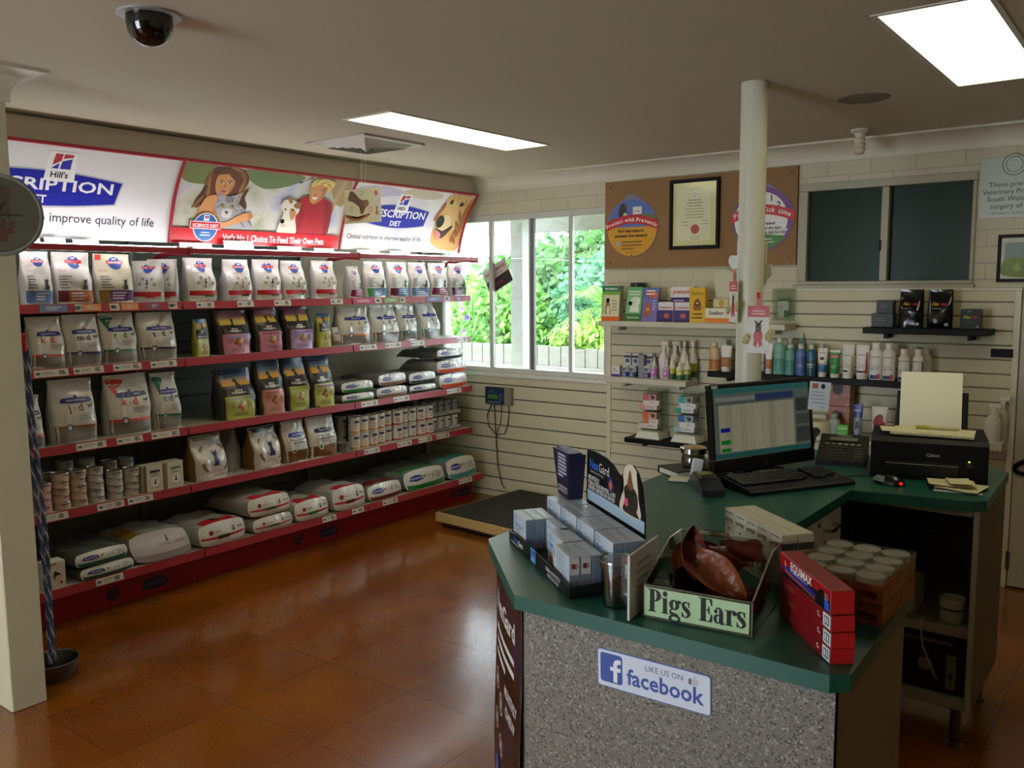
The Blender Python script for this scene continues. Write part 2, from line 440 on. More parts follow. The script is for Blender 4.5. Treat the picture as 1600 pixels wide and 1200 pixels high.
# cove cornices
def cove(d0, z0, d1, z1, n=7):
    out = [(0.0, z0), (d0, z0)]
    for i in range(n + 1):
        a = PI / 2 * i / n
        out.append((d0 + (d1 - d0) * (1 - math.cos(a)), z0 + 0.012 + (z1 - z0 - 0.024) * math.sin(a)))
    return out + [(d1 + 0.006, z1 - 0.012), (d1 + 0.006, z1)]
PF = cove(0.012, 2.315, 0.11, CZ)
m = MB(); k = len(PF)
vs = [(x, YB - d, z) for x in (-4.82, 2.7) for d, z in PF]
m.add(vs, [(i, i + 1, k + i + 1, k + i) for i in range(k - 1)], TRIMW); struct(m.obj('trim_1'))
PG = cove(0.012, 2.30, 0.105, CZ)
m = MB(); vs = []
for q in range(4):
    for d, z in PG:
        vs.append([(-4.82, 1.368 - d, z), (-3.477 + d, 1.368 - d, z), (-3.477 + d, 1.498 + d, z), (-4.82, 1.498 + d, z)][q])
k = len(PG)
m.add(vs, [(q * k + i, q * k + i + 1, (q + 1) * k + i + 1, (q + 1) * k + i) for q in range(3) for i in range(k - 1)], TRIMW); struct(m.obj('trim_2'))
# slatted wall panels: boards with dark grooves between
def slats(name, x0, x1, z0, z1, first, step, gw=0.0045, gm=None):
    m = MB().box(x0, YB - 0.012, z0, x1, YB, z1, gm or GROOVE)
    zs = [z1]; z = first
    while z > z0 + 0.02: zs.append(z); z -= step
    zs.append(z0)
    for a, b in zip(zs, zs[1:]):
        m.box(x0, YB - 0.022, b + (gw if b > z0 else 0), x1, YB - 0.008, a - (gw if a < z1 else 0), SLAT, c=0.002)
    return struct(m.obj(name))
slats('trim_3', -4.82, -3.14, 0.0, 0.935, 0.873, 0.1033)
slats('trim_4', -3.11, -0.69, 0.0, 1.575, 1.516, 0.0757, 0.0035, M('#8a8468', 0.8))
m = MB().box(-3.142, YB - 0.03, 0, -3.108, YB, 1.40, TRIMW, c=0.002).box(-0.692, YB - 0.03, 0, -0.66, YB, 1.575, TRIMW, c=0.002).box(-3.142, YB - 0.026, 1.575, -0.66, YB, 1.592, TRIMW, c=0.002)
struct(m.obj('trim_5'))
# left window: aluminium sliding frames
ALU = M('#c9c8c0', 0.4)
ALUD = M('#6d706c', 0.45)
w = struct(MB().box(-4.74, YB - 0.035, 0.935, -3.13, YB + 0.10, 0.962, M('#dedbd0', 0.4), c=0.003).obj('window_1'))
fr = MB()
for (a, b, c, d) in ((-4.72, -3.15, 2.105, 2.15), (-4.72, -3.15, 0.962, 1.0), (-4.72, -4.68, 1.0, 2.105), (-3.185, -3.15, 1.0, 2.105)):
    fr.box(a, YB + 0.002, c, b, YB + 0.09, d, ALU, c=0.003)
fr.obj('window_frame', w)
for i, (a, b, y0, y1, mt) in enumerate(((-4.212, -4.178, 0.012, 0.045, ALU), (-3.865, -3.830, 0.05, 0.085, ALU), (-3.826, -3.792, 0.012, 0.045, ALUD), (-3.486, -3.456, 0.012, 0.045, ALU))):
    MB().box(a, YB + y0, 1.0, b, YB + y1, 2.105, mt, c=0.003).obj('mullion', w)
for a, b, y in ((-4.68, -4.212, 0.03), (-4.222, -3.865, 0.068), (-3.80, -3.476, 0.034), (-3.470, -3.185, 0.03)):
    MB().box(a, YB + y - 0.002, 1.0, b, YB + y + 0.002, 2.105, PANE).obj('pane', w)
# frosted window above the slat wall
fm, nt, b = node_mat('frosted_glass')
b.inputs['Base Color'].default_value = lin('#1c3224'); b.inputs['Roughness'].default_value = 0.3; b.inputs['Specular IOR Level'].default_value = 0.15
tl = nt.nodes.new('ShaderNodeBsdfTranslucent'); tl.inputs[0].default_value = lin('#4d7f66'); xs = nt.nodes.new('ShaderNodeMixShader'); xs.inputs[0].default_value = 0.10
nt.links.new(b.outputs[0], xs.inputs[1]); nt.links.new(tl.outputs[0], xs.inputs[2]); nt.links.new(xs.outputs[0], nt.nodes['Material Output'].inputs[0])
FR2 = M('#aca78f', 0.45)
w = struct(MB().box(-1.86, YB - 0.02, 1.575, -0.885, YB + 0.06, 1.612, FR2, c=0.003).obj('window_2'))
fr = MB()
for (a, b, c, d) in ((-1.84, -0.895, 2.155, 2.2), (-1.84, -0.895, 1.612, 1.632), (-1.84, -1.785, 1.632, 2.155), (-0.915, -0.895, 1.632, 2.155)):
    fr.box(a, YB - 0.012, c, b, YB + 0.09, d, FR2, c=0.003)
fr.obj('window_frame', w)
MB().box(-1.375, YB + 0.0, 1.632, -1.335, YB + 0.05, 2.155, FR2, c=0.003).obj('mullion', w)
MB().box(-1.38, YB - 0.008, 1.80, -1.368, YB, 1.86, BLACK, c=0.002).obj('latch', w)
MB().box(-1.785, YB + 0.03, 1.632, -1.375, YB + 0.036, 2.155, fm).obj('pane', w)
MB().box(-1.372, YB + 0.055, 1.632, -0.915, YB + 0.061, 2.155, fm).obj('pane', w)
# shop-front glazing behind the photographer
w = struct(MB().box(-3.5, -2.62, 0.2, -1.9, -2.5, 0.24, ALU).obj('window_3'))
fr = MB()
for x in (-3.5, -2.72, -1.94): fr.box(x, -2.62, 0.24, x + 0.04, -2.56, 2.3, ALU)
fr.box(-3.5, -2.62, 2.26, -1.9, -2.56, 2.3, ALU); fr.obj('window_frame', w)
# white flush panel door at the right end of the back wall
dr = struct(MB().box(-0.655, YB - 0.03, 0.01, 0.25, YB, 1.57, M('#bcb8a6', 0.5), c=0.004).obj('door_1'))
MB().box(-0.668, YB - 0.036, 0.10, -0.648, YB - 0.028, 0.2, STEEL, c=0.002).obj('hinge', dr)

# ---------------------------------------------------------------- the garden outside the left window
LEAF = [leaf_mat('leaf_bright', '#3f7a2c', '#7fb04e'), leaf_mat('leaf_mid', '#255426', '#4f8238'), leaf_mat('leaf_blue', '#31664a', '#66a070'), leaf_mat('leaf_yellow', '#63892c', '#9cbc58')]
BARK = M('#5c4a38', 0.9)
struct(MB().box(-14, YB + 0.15, -0.3, 4, 16, -0.15, M('#6d7a4e', 0.9)).obj('ground'))
struct(MB().box(-6.2, 6.16, 2.07, 0.5, 6.22, 2.36, M('#98978f', 0.5)).obj('trim_6'))
struct(MB().box(-4.40, 5.74, -0.15, -4.28, 5.86, 2.42, M('#a5a7a4', 0.5)).obj('trim_7'))
fn = thing('paling_fence', 'weathered grey timber paling fence seen low through the window', 'fence', (-6.6, 7.5, -0.15))
WOOD = M('#66645c', 0.8, var=0.25, vs=6)
rn = random.Random(5)
for i in range(27):
    h = 1.13 + rn.uniform(-0.015, 0.015)
    MB().box(i * 0.15, 0, 0, i * 0.15 + 0.142, 0.018, h, WOOD, c=0.003).obj('paling', fn)
MB().box(0, -0.05, 0.86, 4.05, -0.005, 0.93, WOOD, c=0.004).obj('rail', fn)
def leaves(m, c, r, n, size, mat, seed, droop=0.3):
    q = random.Random(seed)
    for _ in range(n):
        while True:
            p = Vector((q.uniform(-1, 1), q.uniform(-1, 1), q.uniform(-1, 1)))
            if 0.25 < p.length < 1: break
        o = Vector((c[0] + p.x * r[0], c[1] + p.y * r[1], c[2] + p.z * r[2]))
        d = Vector((q.uniform(-1, 1), q.uniform(-1, 0.6), q.uniform(-1, 0.7) - droop)).normalized()
        sd = d.cross(Vector((q.uniform(-.5, .5), -1, q.uniform(-.2, 1)))).normalized(); s = size * q.uniform(0.6, 1.3)
        m.add([o, o + d * s * 0.5 + sd * s * 0.28, o + d * s, o + d * s * 0.5 - sd * s * 0.28], [(0, 1, 2, 3)], mat)
    return m
def shrub(label, x, y, z, r, n, size, mat, seed, name='shrub', grp=None):
    t = thing(name, label, 'shrub' if name == 'shrub' else 'vine', (x, y, -0.15), 0, grp)
    leaves(MB(), (0, 0, z + 0.15), r, int(n * 2.0), size * 1.3, LEAF[mat], seed).obj('foliage', t)
    m = MB(); q = random.Random(seed + 50)
    for _ in range(5):
        a = q.uniform(0, 6.28); m.tube([(0.05 * math.cos(a), 0.05 * math.sin(a), 0), (r[0] * .3 * math.cos(a), r[1] * .3 * math.sin(a), z * .6), (r[0] * .6 * math.cos(a), r[1] * .6 * math.sin(a), z)], [0.03, 0.02, 0.008], BARK, 5)
    m.obj('stem', t)
    return t
shrub('ivy hedge left of the white outdoor post, pale green and sunlit', -6.6, 8.4, 0.95, (0.9, 0.5, 0.85), 2600, 0.085, 0, 1)
shrub('dense blue-green ivy wall seen through the second pane', -5.2, 8.7, 1.0, (0.9, 0.5, 1.05), 3000, 0.075, 2, 2)
shrub('tall leafy shrub above the ivy under the white eave', -5.0, 9.6, 1.5, (1.5, 0.6, 0.8), 2400, 0.12, 0, 3)
shrub('dark leafy climber filling the right edge of the window view', -3.9, 8.2, 1.55, (0.55, 0.5, 0.95), 2200, 0.08, 1, 4, 'climbing_vine')
shrub('low yellow-green bush hanging over the fence top', -4.75, 7.95, 1.0, (0.75, 0.35, 0.32), 1300, 0.08, 3, 5)
shrub('broad mid-green hedge far behind everything in the garden', -6.5, 11.2, 1.1, (3.4, 0.6, 1.45), 4200, 0.16, 1, 6)
shrub('round bushy shrub in the middle distance between the two palms', -5.9, 9.4, 1.35, (1.2, 0.5, 1.0), 2600, 0.10, 1, 8)
shrub('pale shrub beside the purple flowers at the window corner', -7.1, 8.7, 1.25, (0.5, 0.4, 0.5), 1200, 0.08, 3, 7)
def palm(label, x, y, h, n, L, seed, mat):
    t = thing('palm', label, 'palm', (x, y, -0.15)); q = random.Random(seed)
    MB().tube([(0, 0, 0), (0.03, 0.02, h * .5), (0, 0, h)], [0.09, 0.08, 0.06], BARK, 8).obj('trunk', t)
    for i in range(n):
        a = 2 * PI * i / n + q.uniform(-.2, .2); up = q.uniform(0.2, 1.0); m = MB(); pts = []
        for k in range(7):
            s = k / 6 * L
            pts.append(Vector((math.cos(a) * s * (1 - .25 * up), math.sin(a) * s * (1 - .25 * up), h + up * s - (0.55 + .25 * up) * s * s / L)))
        m.tube(pts, [0.012 - 0.0015 * k for k in range(7)], LEAF[mat], 4)
        for k in range(1, 26):
            s = k / 26 * 6; j = min(5, int(s)); p = pts[j].lerp(pts[j + 1], s - j); d = (pts[j + 1] - pts[j]).normalized(); sd = d.cross(Vector((0, 0, 1))).normalized()
            ll = 0.34 * L * math.sin(PI * (0.12 + 0.85 * k / 26))
            for g in (-1, 1):
                e = p + (sd * g + d * 0.7 + Vector((0, 0, -0.45))).normalized() * ll
                m.add([p - d * 0.011, p + d * 0.011, e], [(0, 1, 2)], LEAF[mat])
        m.obj('frond', t)
palm('feathery palm with bright fronds seen over the fence, nearest the meeting stiles', -4.95, 8.3, 1.5, 11, 0.9, 11, 0)
palm('taller palm at the back of the garden, left of the outdoor post', -7.3, 10.2, 1.75, 12, 0.9, 12, 3)
fl = thing('flower_spray', 'purple and pink trumpet flowers hanging by the first window pane', 'flower', (-6.55, 7.75, 1.0))
for i, (dx, dz, c) in enumerate(((0.0, 0.36, '#8a6ab0'), (0.08, 0.26, '#5a35a8'), (0.02, 0.1, '#8a5a9a'), (0.06, 0.02, '#9a70a8'), (-0.04, -0.12, '#9a4f66'), (-0.02, 0.44, '#9a80b0'))):
    f = MB(); f.add([(0, 0, 0)] + [((.042 if k % 2 else .030) * math.cos(2 * PI * k / 8), -0.03, (.042 if k % 2 else .030) * math.sin(2 * PI * k / 8)) for k in range(8)], [(0, k + 1, (k + 1) % 8 + 1) for k in range(8)], M(c, 0.6))
    f.obj('flower', fl, (dx, -0.10, dz))
MB().tube([(0, 0.06, 0.5), (0.05, 0, 0.2), (0, -0.06, -0.2), (0.02, -0.02, -0.7), (0.03, 0.05, -1.15)], 0.006, LEAF[1], 5).obj('stem', fl)
leaves(MB(), (0, 0.04, 0.1), (0.25, 0.12, 0.42), 160, 0.09, LEAF[0], 77).obj('foliage', fl)

# ---------------------------------------------------------------- ceiling fittings
def ceiling_light(label, x0, x1, y0, y1, power=PANEL):
    PANELM = emit('fluorescent_diffuser', (1.0, 0.91, 0.60), power)
    t = thing('ceiling_light', label, 'ceiling light', ((x0 + x1) / 2, (y0 + y1) / 2, CZ), 0, 'recessed fluorescent ceiling panels')
    w, h = (x1 - x0) / 2, (y1 - y0) / 2; f = MB()
    for a, b, c, d in ((-w - .018, -w, -h - .018, h + .018), (w, w + .018, -h - .018, h + .018), (-w, w, -h - .018, -h), (-w, w, h, h + .018)):
        f.box(a, c, -0.004, b, d, 0.0, M('#d9d5c8', 0.4))
    f.obj('frame', t); MB().box(-w, -h, -0.003, w, h, 0.0, PANELM).obj('diffuser', t)
ceiling_light('glowing rectangular ceiling light over the pet food aisle, beside the air vent', -3.242, -2.95, 2.95, 4.195)
ceiling_light('glowing rectangular ceiling light above the desk at the right', -0.784, -0.49, 2.85, 4.04, PANEL * 0.9)
ceiling_light('glowing ceiling light behind the photographer near the shop front', -2.2, -1.9, -1.6, -0.4, PANEL * 1.35)
t = thing('air_vent', 'square white ceiling air vent in front of the shelving header', 'vent', (-3.69, 3.49, CZ))
VW = M('#d0ccbf', 0.45); f = MB(); e = 0.235
for a, b, c, d in ((-e, e, -e, -e + .045), (-e, e, e - .045, e), (-e, -e + .045, -e + .045, e - .045), (e - .045, e, -e + .045, e - .045)): f.box(a, c, -0.012, b, d, 0, VW, c=0.003)
f.obj('frame', t)
MB().box(-e + .045, -e + .045, -0.002, e - .045, e - .045, 0.0, M('#2e2b26', 0.8)).obj('duct', t)
for i, r in enumerate((0.182, 0.145, 0.108, 0.071)):
    q = MB(); a, b = r, r - 0.030
    vs = [(sx * k, sy * k, z) for k, z in ((a, -0.006), (b, -0.032)) for sx, sy in ((-1, -1), (1, -1), (1, 1), (-1, 1))]
    q.add(vs, [(j, (j + 1) % 4, 4 + (j + 1) % 4, 4 + j) for j in range(4)], VW); q.obj('louvre', t)
q = MB(); q.add([(-.035, -.035, -.012), (.035, -.035, -.012), (.035, .035, -.012), (-.035, .035, -.012), (0, 0, -.05)], [(0, 1, 4), (1, 2, 4), (2, 3, 4), (3, 0, 4)], VW); q.obj('centre_cone', t)
t = thing('dome_camera', 'black domed security camera on the ceiling at top left', 'camera', (-2.465, 1.48, CZ))
MB().lathe([(0.090, -0.006), (0.090, 0.0), (0.0001, 0.0)], M('#9c9c9a', 0.35), 28, cap0=True).obj('base_ring', t)
MB().lathe([(0.0002, -0.092), (0.02, -0.090), (0.038, -0.082), (0.053, -0.068), (0.062, -0.050), (0.066, -0.03), (0.066, -0.006)], M('#050506', 0.06, coat=0.6), 28, cap0=True).obj('dome', t)
t = thing('ceiling_speaker', 'round flush speaker grille on the ceiling above the desk', 'speaker', (-1.16, 4.05, CZ))
MB().lathe([(0.105, -0.004), (0.11, 0.0)], M('#7f7a68', 0.6), 28, cap1=False).obj('grille', t)
t = thing('smoke_detector', 'small white ribbed ceiling fitting near the back cornice', 'detector', (-1.40, 4.85, CZ))
MB().lathe([(0.035, -0.02), (0.05, -0.01), (0.05, 0)], TRIMW, 18).obj('mount', t)
MB().lathe([(0.001, -0.13), (0.025, -0.125)] + [(0.03 if i % 2 else 0.022, -0.115 + i * 0.012) for i in range(7)] + [(0.03, -0.02)], TRIMW, 18).obj('sensor', t)
t = thing('column', 'round white steel post rising from the desk to the ceiling', 'column', (-1.415, 3.46, 0))
MB().lathe([(0.0525, 0.0), (0.0525, 2.419)], M('#cfcdb8', 0.4), 32).obj('post', t)

# ---------------------------------------------------------------- fixed to the back wall
pb = tag(MB().box(-0.66, -0.016, -0.289, 0.66, 0, 0.289, M('#9a7750', 0.9, var=0.08, vs=30, bump=0.1, bs=200)).obj('pinboard', None, (-2.505, YB - 0.002, 2.02)), 'wide brown cork pinboard on the back wall beside the window', 'pinboard')
for x in (-0.62, 0.62):
    for z in (-0.25, 0.25): MB().lathe([(0.008, 0), (0.007, 0.004)], M('#7a5a3a', 0.4), 10, TR(x, -0.016, z) @ RX(PI / 2)).obj('screw', pb)
FY = YB - 0.0185
t = thing('framed_certificate', 'black framed certificate with red seal on the pinboard', 'certificate', (-2.5, FY, 2.064))
f = MB()
for a, b, c, d in ((-.172, .172, .198, .22), (-.172, .172, -.22, -.198), (-.172, -.15, -.198, .198), (.15, .172, -.198, .198)): f.box(a, -.022, c, b, 0, d, BLACK, c=0.003)
f.obj('frame', t)
A = Art()
A.rect(-.15, -.198, .15, .198, M('#e8e3a8', 0.6)).rect(-.125, -.165, .11, .165, M('#efeccb', 0.7)).poly([(-.02, .135), (0, .142), (.02, .135), (.016, .11), (0, .098), (-.016, .11)], M('#f4f2e6', .4)).ring(0, .122, .010, .012, INK)
A.text('University', 0, .155, .014, M('#8a8668', .6)).lines(-.07, .07, .085, 3, .018, .006, M('#a8a480', .6), 3, True).lines(-.10, .10, .03, 4, .018, .005, M('#b3ae8a', .6), 4, True).ell(.005, -.095, .03, .03, M('#c24a4e', .5), 24).lines(-.09, -.03, -.05, 2, .02, .003, M('#8a8668', .6), 5).lines(.05, .10, -.045, 2, .02, .003, M('#8a8668', .6), 6).lines(-.04, .05, -.145, 2, .014, .004, M('#b3ae8a', .6), 7, True)
MB().box(-.15, -.006, -.198, .15, -.001, .198, PAPER).art(A, plane((0, -.006, 0), (1, 0, 0), (0, 0, 1))).obj('certificate_sheet', t)
MB().box(-.15, -.0135, -.198, .15, -.0125, .198, clear('picture_glass', (1, 1, .98), 0.0, .12)).obj('glazing', t)
def wobbler(label, x, z, r, art):
    pts = [(r * math.cos(2 * PI * i / 40), r * math.sin(2 * PI * i / 40)) for i in range(40)]
    pts = [(a, b) if not (b > r * .93) else (a, b + (0.028 if abs(a) < r * .2 else 0.012)) for a, b in pts]
    o = MB().prism(pts, 0, 0.004, M('#7f7c8e', .4), RX(PI / 2)).art(art, plane((0, -.004, 0), (1, 0, 0), (0, 0, 1))).obj('round_sign', None, (x, FY, z))
    return tag(o, label, 'sign')
def arcband(A, r, mat):   # red ribbon sweeping across the disc
    up = [(-r * 1.02 + 2.04 * r * i / 14, .0 + .24 * r * math.sin(PI * i / 14)) for i in range(15)]
    return A.poly([(x, y - .10 * r) for x, y in up] + [(x, y + .20 * r) for x, y in reversed(up)], mat)
def arctext(A, s, r, R, y0, size, mat):
    tot = sum(text_geo(c, True)[2] + .08 if c != ' ' else .3 for c in s) * size; a = -tot / 2
    for c in s:
        if c == ' ': a += .3 * size; continue
        w = text_geo(c, True)[2] * size; ang = (a + w / 2) / R
        A.text(c, R * math.sin(ang), y0 - R + R * math.cos(ang), size, mat, True, rot=-ang); A.layer -= 1
        a += w + .08 * size
    A.layer += 1
    return A
r = 0.192; A = Art()
A.ell(0, 0, r * .985, r * .985, M('#dca21c', .4), 40).poly([(r * .98 * math.cos(a), r * .98 * math.sin(a)) for a in [0.02 + i * (PI - .04) / 20 for i in range(21)]], M('#5a76c0', .4))
A.poly([(-r * .9, .03), (r * .93, .03), (r * .9, .075), (.08, .09), (-.05, .07), (-r * .9, .06)], M('#5c7d3c', .5)).ell(-.07, .10, .032, .055, M('#3c3a38', .6)).ell(-.065, .14, .025, .022, M('#46423e', .6)).ell(-.05, .07, .018, .03, M('#d8d2c2', .6))
A.rect(.008, .045, .075, .135, M('#f0eef0', .4)).rect(.008, .045, .075, .085, M('#4a2a78', .4)).text('preventic', .04, .10, .014, RED, True, maxw=.06)
arcband(A, r, M('#d0232c', .4)); arctext(A, 'Protect with Preventic', r, .42, .040, .037, M('#fbf3ee', .5))
A.text('And help support', -.005, -.03, .028, INK, True, maxw=.2).text('paralysis tick research', -.005, -.062, .028, INK, True, maxw=.26).ell(-.10, -.105, .019, .019, LGREY).lines(-.075, .085, -.10, 3, .022, .010, M('#8a6a1c', .5), 2).lines(-.05, .05, -.165, 1, .02, .005, M('#a8841c', .5), 2).ell(0, -.183, .005, .005, INK, 8)
wobbler('round yellow and blue tick collar sign on the left of the pinboard', -2.955, 2.0, r, A)
A = Art()
A.ell(0, 0, r * .985, r * .985, M('#7a4592', .4), 40).ell(-.01, -.005, r * .87, r * .87, M('#f3f1ec', .4), 40)
for s, x, y in (('12', -.0, .105), ('1', .055, .105), ('2', .10, .065), ('11', -.07, .1)): A.text(s, x, y, .05, INK, True)
A.poly([(r * .9 * math.cos(a), r * .9 * math.sin(a)) for a in [PI * 1.12 + i * PI * .76 / 14 for i in range(15)]], M('#f3f1ec', .4)).blob([(-.13, -.115), (-.02, -.09), (.09, -.10), (.14, -.11), (.09, -.16), (0, -.18), (-.09, -.16)], M('#4d8a38', .4))
arcband(A, r * 1.02, M('#d0232c', .4)); arctext(A, "Paralysis Tick time", r, .43, .042, .042, M('#fbf3ee', .5))
A.text('Be prepared', -.02, -.035, .024, INK, True, 'l', .1).text('Know the signs', -.02, -.062, .024, INK, True, 'l', .14).text('Check daily for ticks', -.02, -.089, .024, INK, True, 'l', .17).lines(.0, .1, -.125, 2, .018, .007, M('#d8e2c8', .5), 3)
wobbler('round purple rimmed tick season sign half hidden by the white column', -2.055, 2.01, r, A)
A = Art()
A.ring(.155, .115, .052, .056, M('#4d554c', .5), 28).ring(.155, .115, .036, .039, M('#4d554c', .5), 28)
for i, s in enumerate(('These premises are', 'Veterinary Practice New', 'South Wales for the', 'surgery of animals')): A.text(s, .185, .005 - i * .037, .036, M('#353a36', .6), maxw=.36 - .02 * i)
A.text('Pursuant to section 56 of the Act', .185, -.135, .018, M('#454a46', .6), maxw=.36)
tag(MB().box(0, -.006, -.155, .38, 0, .155, M('#b9c0b4', .3), c=.002).art(A, plane((0, -.006, 0), (1, 0, 0), (0, 0, 1))).obj('notice_board', None, (-.885, YB - .001, 2.105)), 'pale rectangular veterinary premises notice on the wall at top right', 'notice')
t = thing('framed_picture', 'black framed picture with green field below the pale notice', 'picture', (-.645, YB - .001, 1.742))
f = MB()
for a, b, c, d in ((-.14, .14, .106, .122), (-.14, .14, -.122, -.106), (-.14, -.124, -.106, .106), (.124, .14, -.106, .106)): f.box(a, -.02, c, b, 0, d, BLACK, c=.002)
f.obj('frame', t)
A = Art().rect(-.124, -.106, .124, .106, M('#d6dcd6', .6)).rect(-.108, -.09, .112, .08, M('#7f9fae', .6)).blob([(-.108, -.01), (-.05, .005), (.02, -.01), (.112, .0), (.112, -.088), (-.108, -.088)], M('#5f8f3c', .6)).blob([(-.07, -.06), (-.05, -.02), (-.03, -.06)], M('#9fc46a', .6))
MB().box(-.124, -.005, -.106, .124, -.001, .106, PAPER).art(A, plane((0, -.005, 0), (1, 0, 0), (0, 0, 1))).obj('print', t)
MB().box(-.124, -.0125, -.106, .124, -.0118, .106, clear('picture_glazing', (1, 1, 1), .3)).obj('glazing', t)
tag(MB().box(-.052, -.012, -.022, .052, 0, .022, BLACK, c=.002).obj('socket_plate', None, (-.737, YB - .0225, 1.25)), 'black rectangular socket in the slat wall near its right end', 'socket')
q = MB(); q.tube([(-.055 + .075 * math.cos(a), 0, .036 * math.sin(a) + .02 * math.cos(a)) for a in [2 * PI * i / 24 for i in range(24)]], .011, BLACK, 8, closed=True)
tag(q.obj('rubber_loop', None, (-.52, YB - .042, .668)), 'black rubber loop hanging on the white door at the right edge', 'strap')
t = thing('red_canister', 'small red canister on the white door, cut by the right edge', 'canister', (-.50, YB - .085, .19))
MB().lathe([(.045, 0), (.055, .01), (.055, .2), (.03, .24), (.015, .25)], RED, 18).obj('body', t); MB().lathe([(.015, .25), (.015, .28)], BLACK, 12).obj('cap', t)
# heartworm card taped outside the first panes
A = Art().rect(-.12, -.09, .12, .0, M('#2b2422', .5)).text('HEARTWORM-FREE', 0, .042, .032, RED, True, maxw=.215).text('AUSTRALIA', 0, .012, .026, M('#555', .5) if False else GREY, True, maxw=.15).text('proudly', 0, -.055, .026, M('#b52a33', .5), True, maxw=.1)
tag(MB().box(-.125, -.002, -.095, .125, .002, .095, WHITE).art(A, plane((0, -.002, 0), (1, 0, 0), (0, 0, 1))).obj('window_card', None, (-4.163, YB + .055, 1.69), rot=(0, math.radians(-27), 0)), 'tilted black and white card with red lettering stuck on the window glass', 'card')
# ---------------------------------------------------------------- pet food shelving along the left wall
XF, XB = -4.25, -4.79
BACK = M('#6e7268', 0.6)
PLATE = M('#b8b8a6', 0.45)
TICK = M('#dcd9cc', 0.5)
SHZ = (1.55, 1.245, 0.87, 0.55, 0.205)
BAYS = ((1.505, 2.66), (2.66, 3.87), (3.87, 5.06))
SP = {}   # price ticket centres (metres from the bay's left end), colour
PINK, ORNG, PURP, LGRN, BLUE = M('#c8437f', .5), M('#e0935a', .5), M('#8c4f74', .5), M('#7fa860', .5), M('#6d7fae', .5)
TK = {(0, 0): [(.48, .13, BLUE), (.60, .04, TICK), (.66, .10, ORNG), (.78, .05, TICK), (.86, .09, ORNG), (.99, .08, PURP), (1.10, .05, TICK)],
      (0, 1): [(.45, .16, TICK), (.63, .15, TICK), (.83, .15, TICK), (1.03, .15, TICK)], (0, 2): [(.62, .15, TICK), (.82, .14, TICK), (1.02, .16, TICK)],
      (0, 3): [(.42, .13, TICK), (.70, .14, TICK), (.86, .14, TICK)], (0, 4): [(.62, .14, TICK)],
      (1, 0): [(.14, .11, TICK), (.40, .11, TICK), (.66, .12, TICK), (1.08, .10, TICK)], (1, 4): [(.88, .11, TICK), (1.12, .10, TICK)],
      (2, 0): [(.10, .17, PINK), (.23, .06, TICK), (.35, .13, LGRN), (.46, .05, TICK), (.78, .16, BLUE), (.92, .06, TICK), (1.05, .1, PURP)],
      (2, 1): [(.13, .15, TICK), (.36, .15, TICK), (.60, .14, TICK), (1.08, .12, TICK)], (2, 2): [(.13, .15, TICK), (.43, .15, TICK), (.98, .16, TICK)],
      (2, 3): [(.14, .14, TICK), (.45, .14, TICK), (.66, .14, TICK), (.85, .14, TICK)], (2, 4): [(.20, .14, TICK), (.98, .15, TICK)]}
names = ('left bay', 'middle bay', 'right bay')
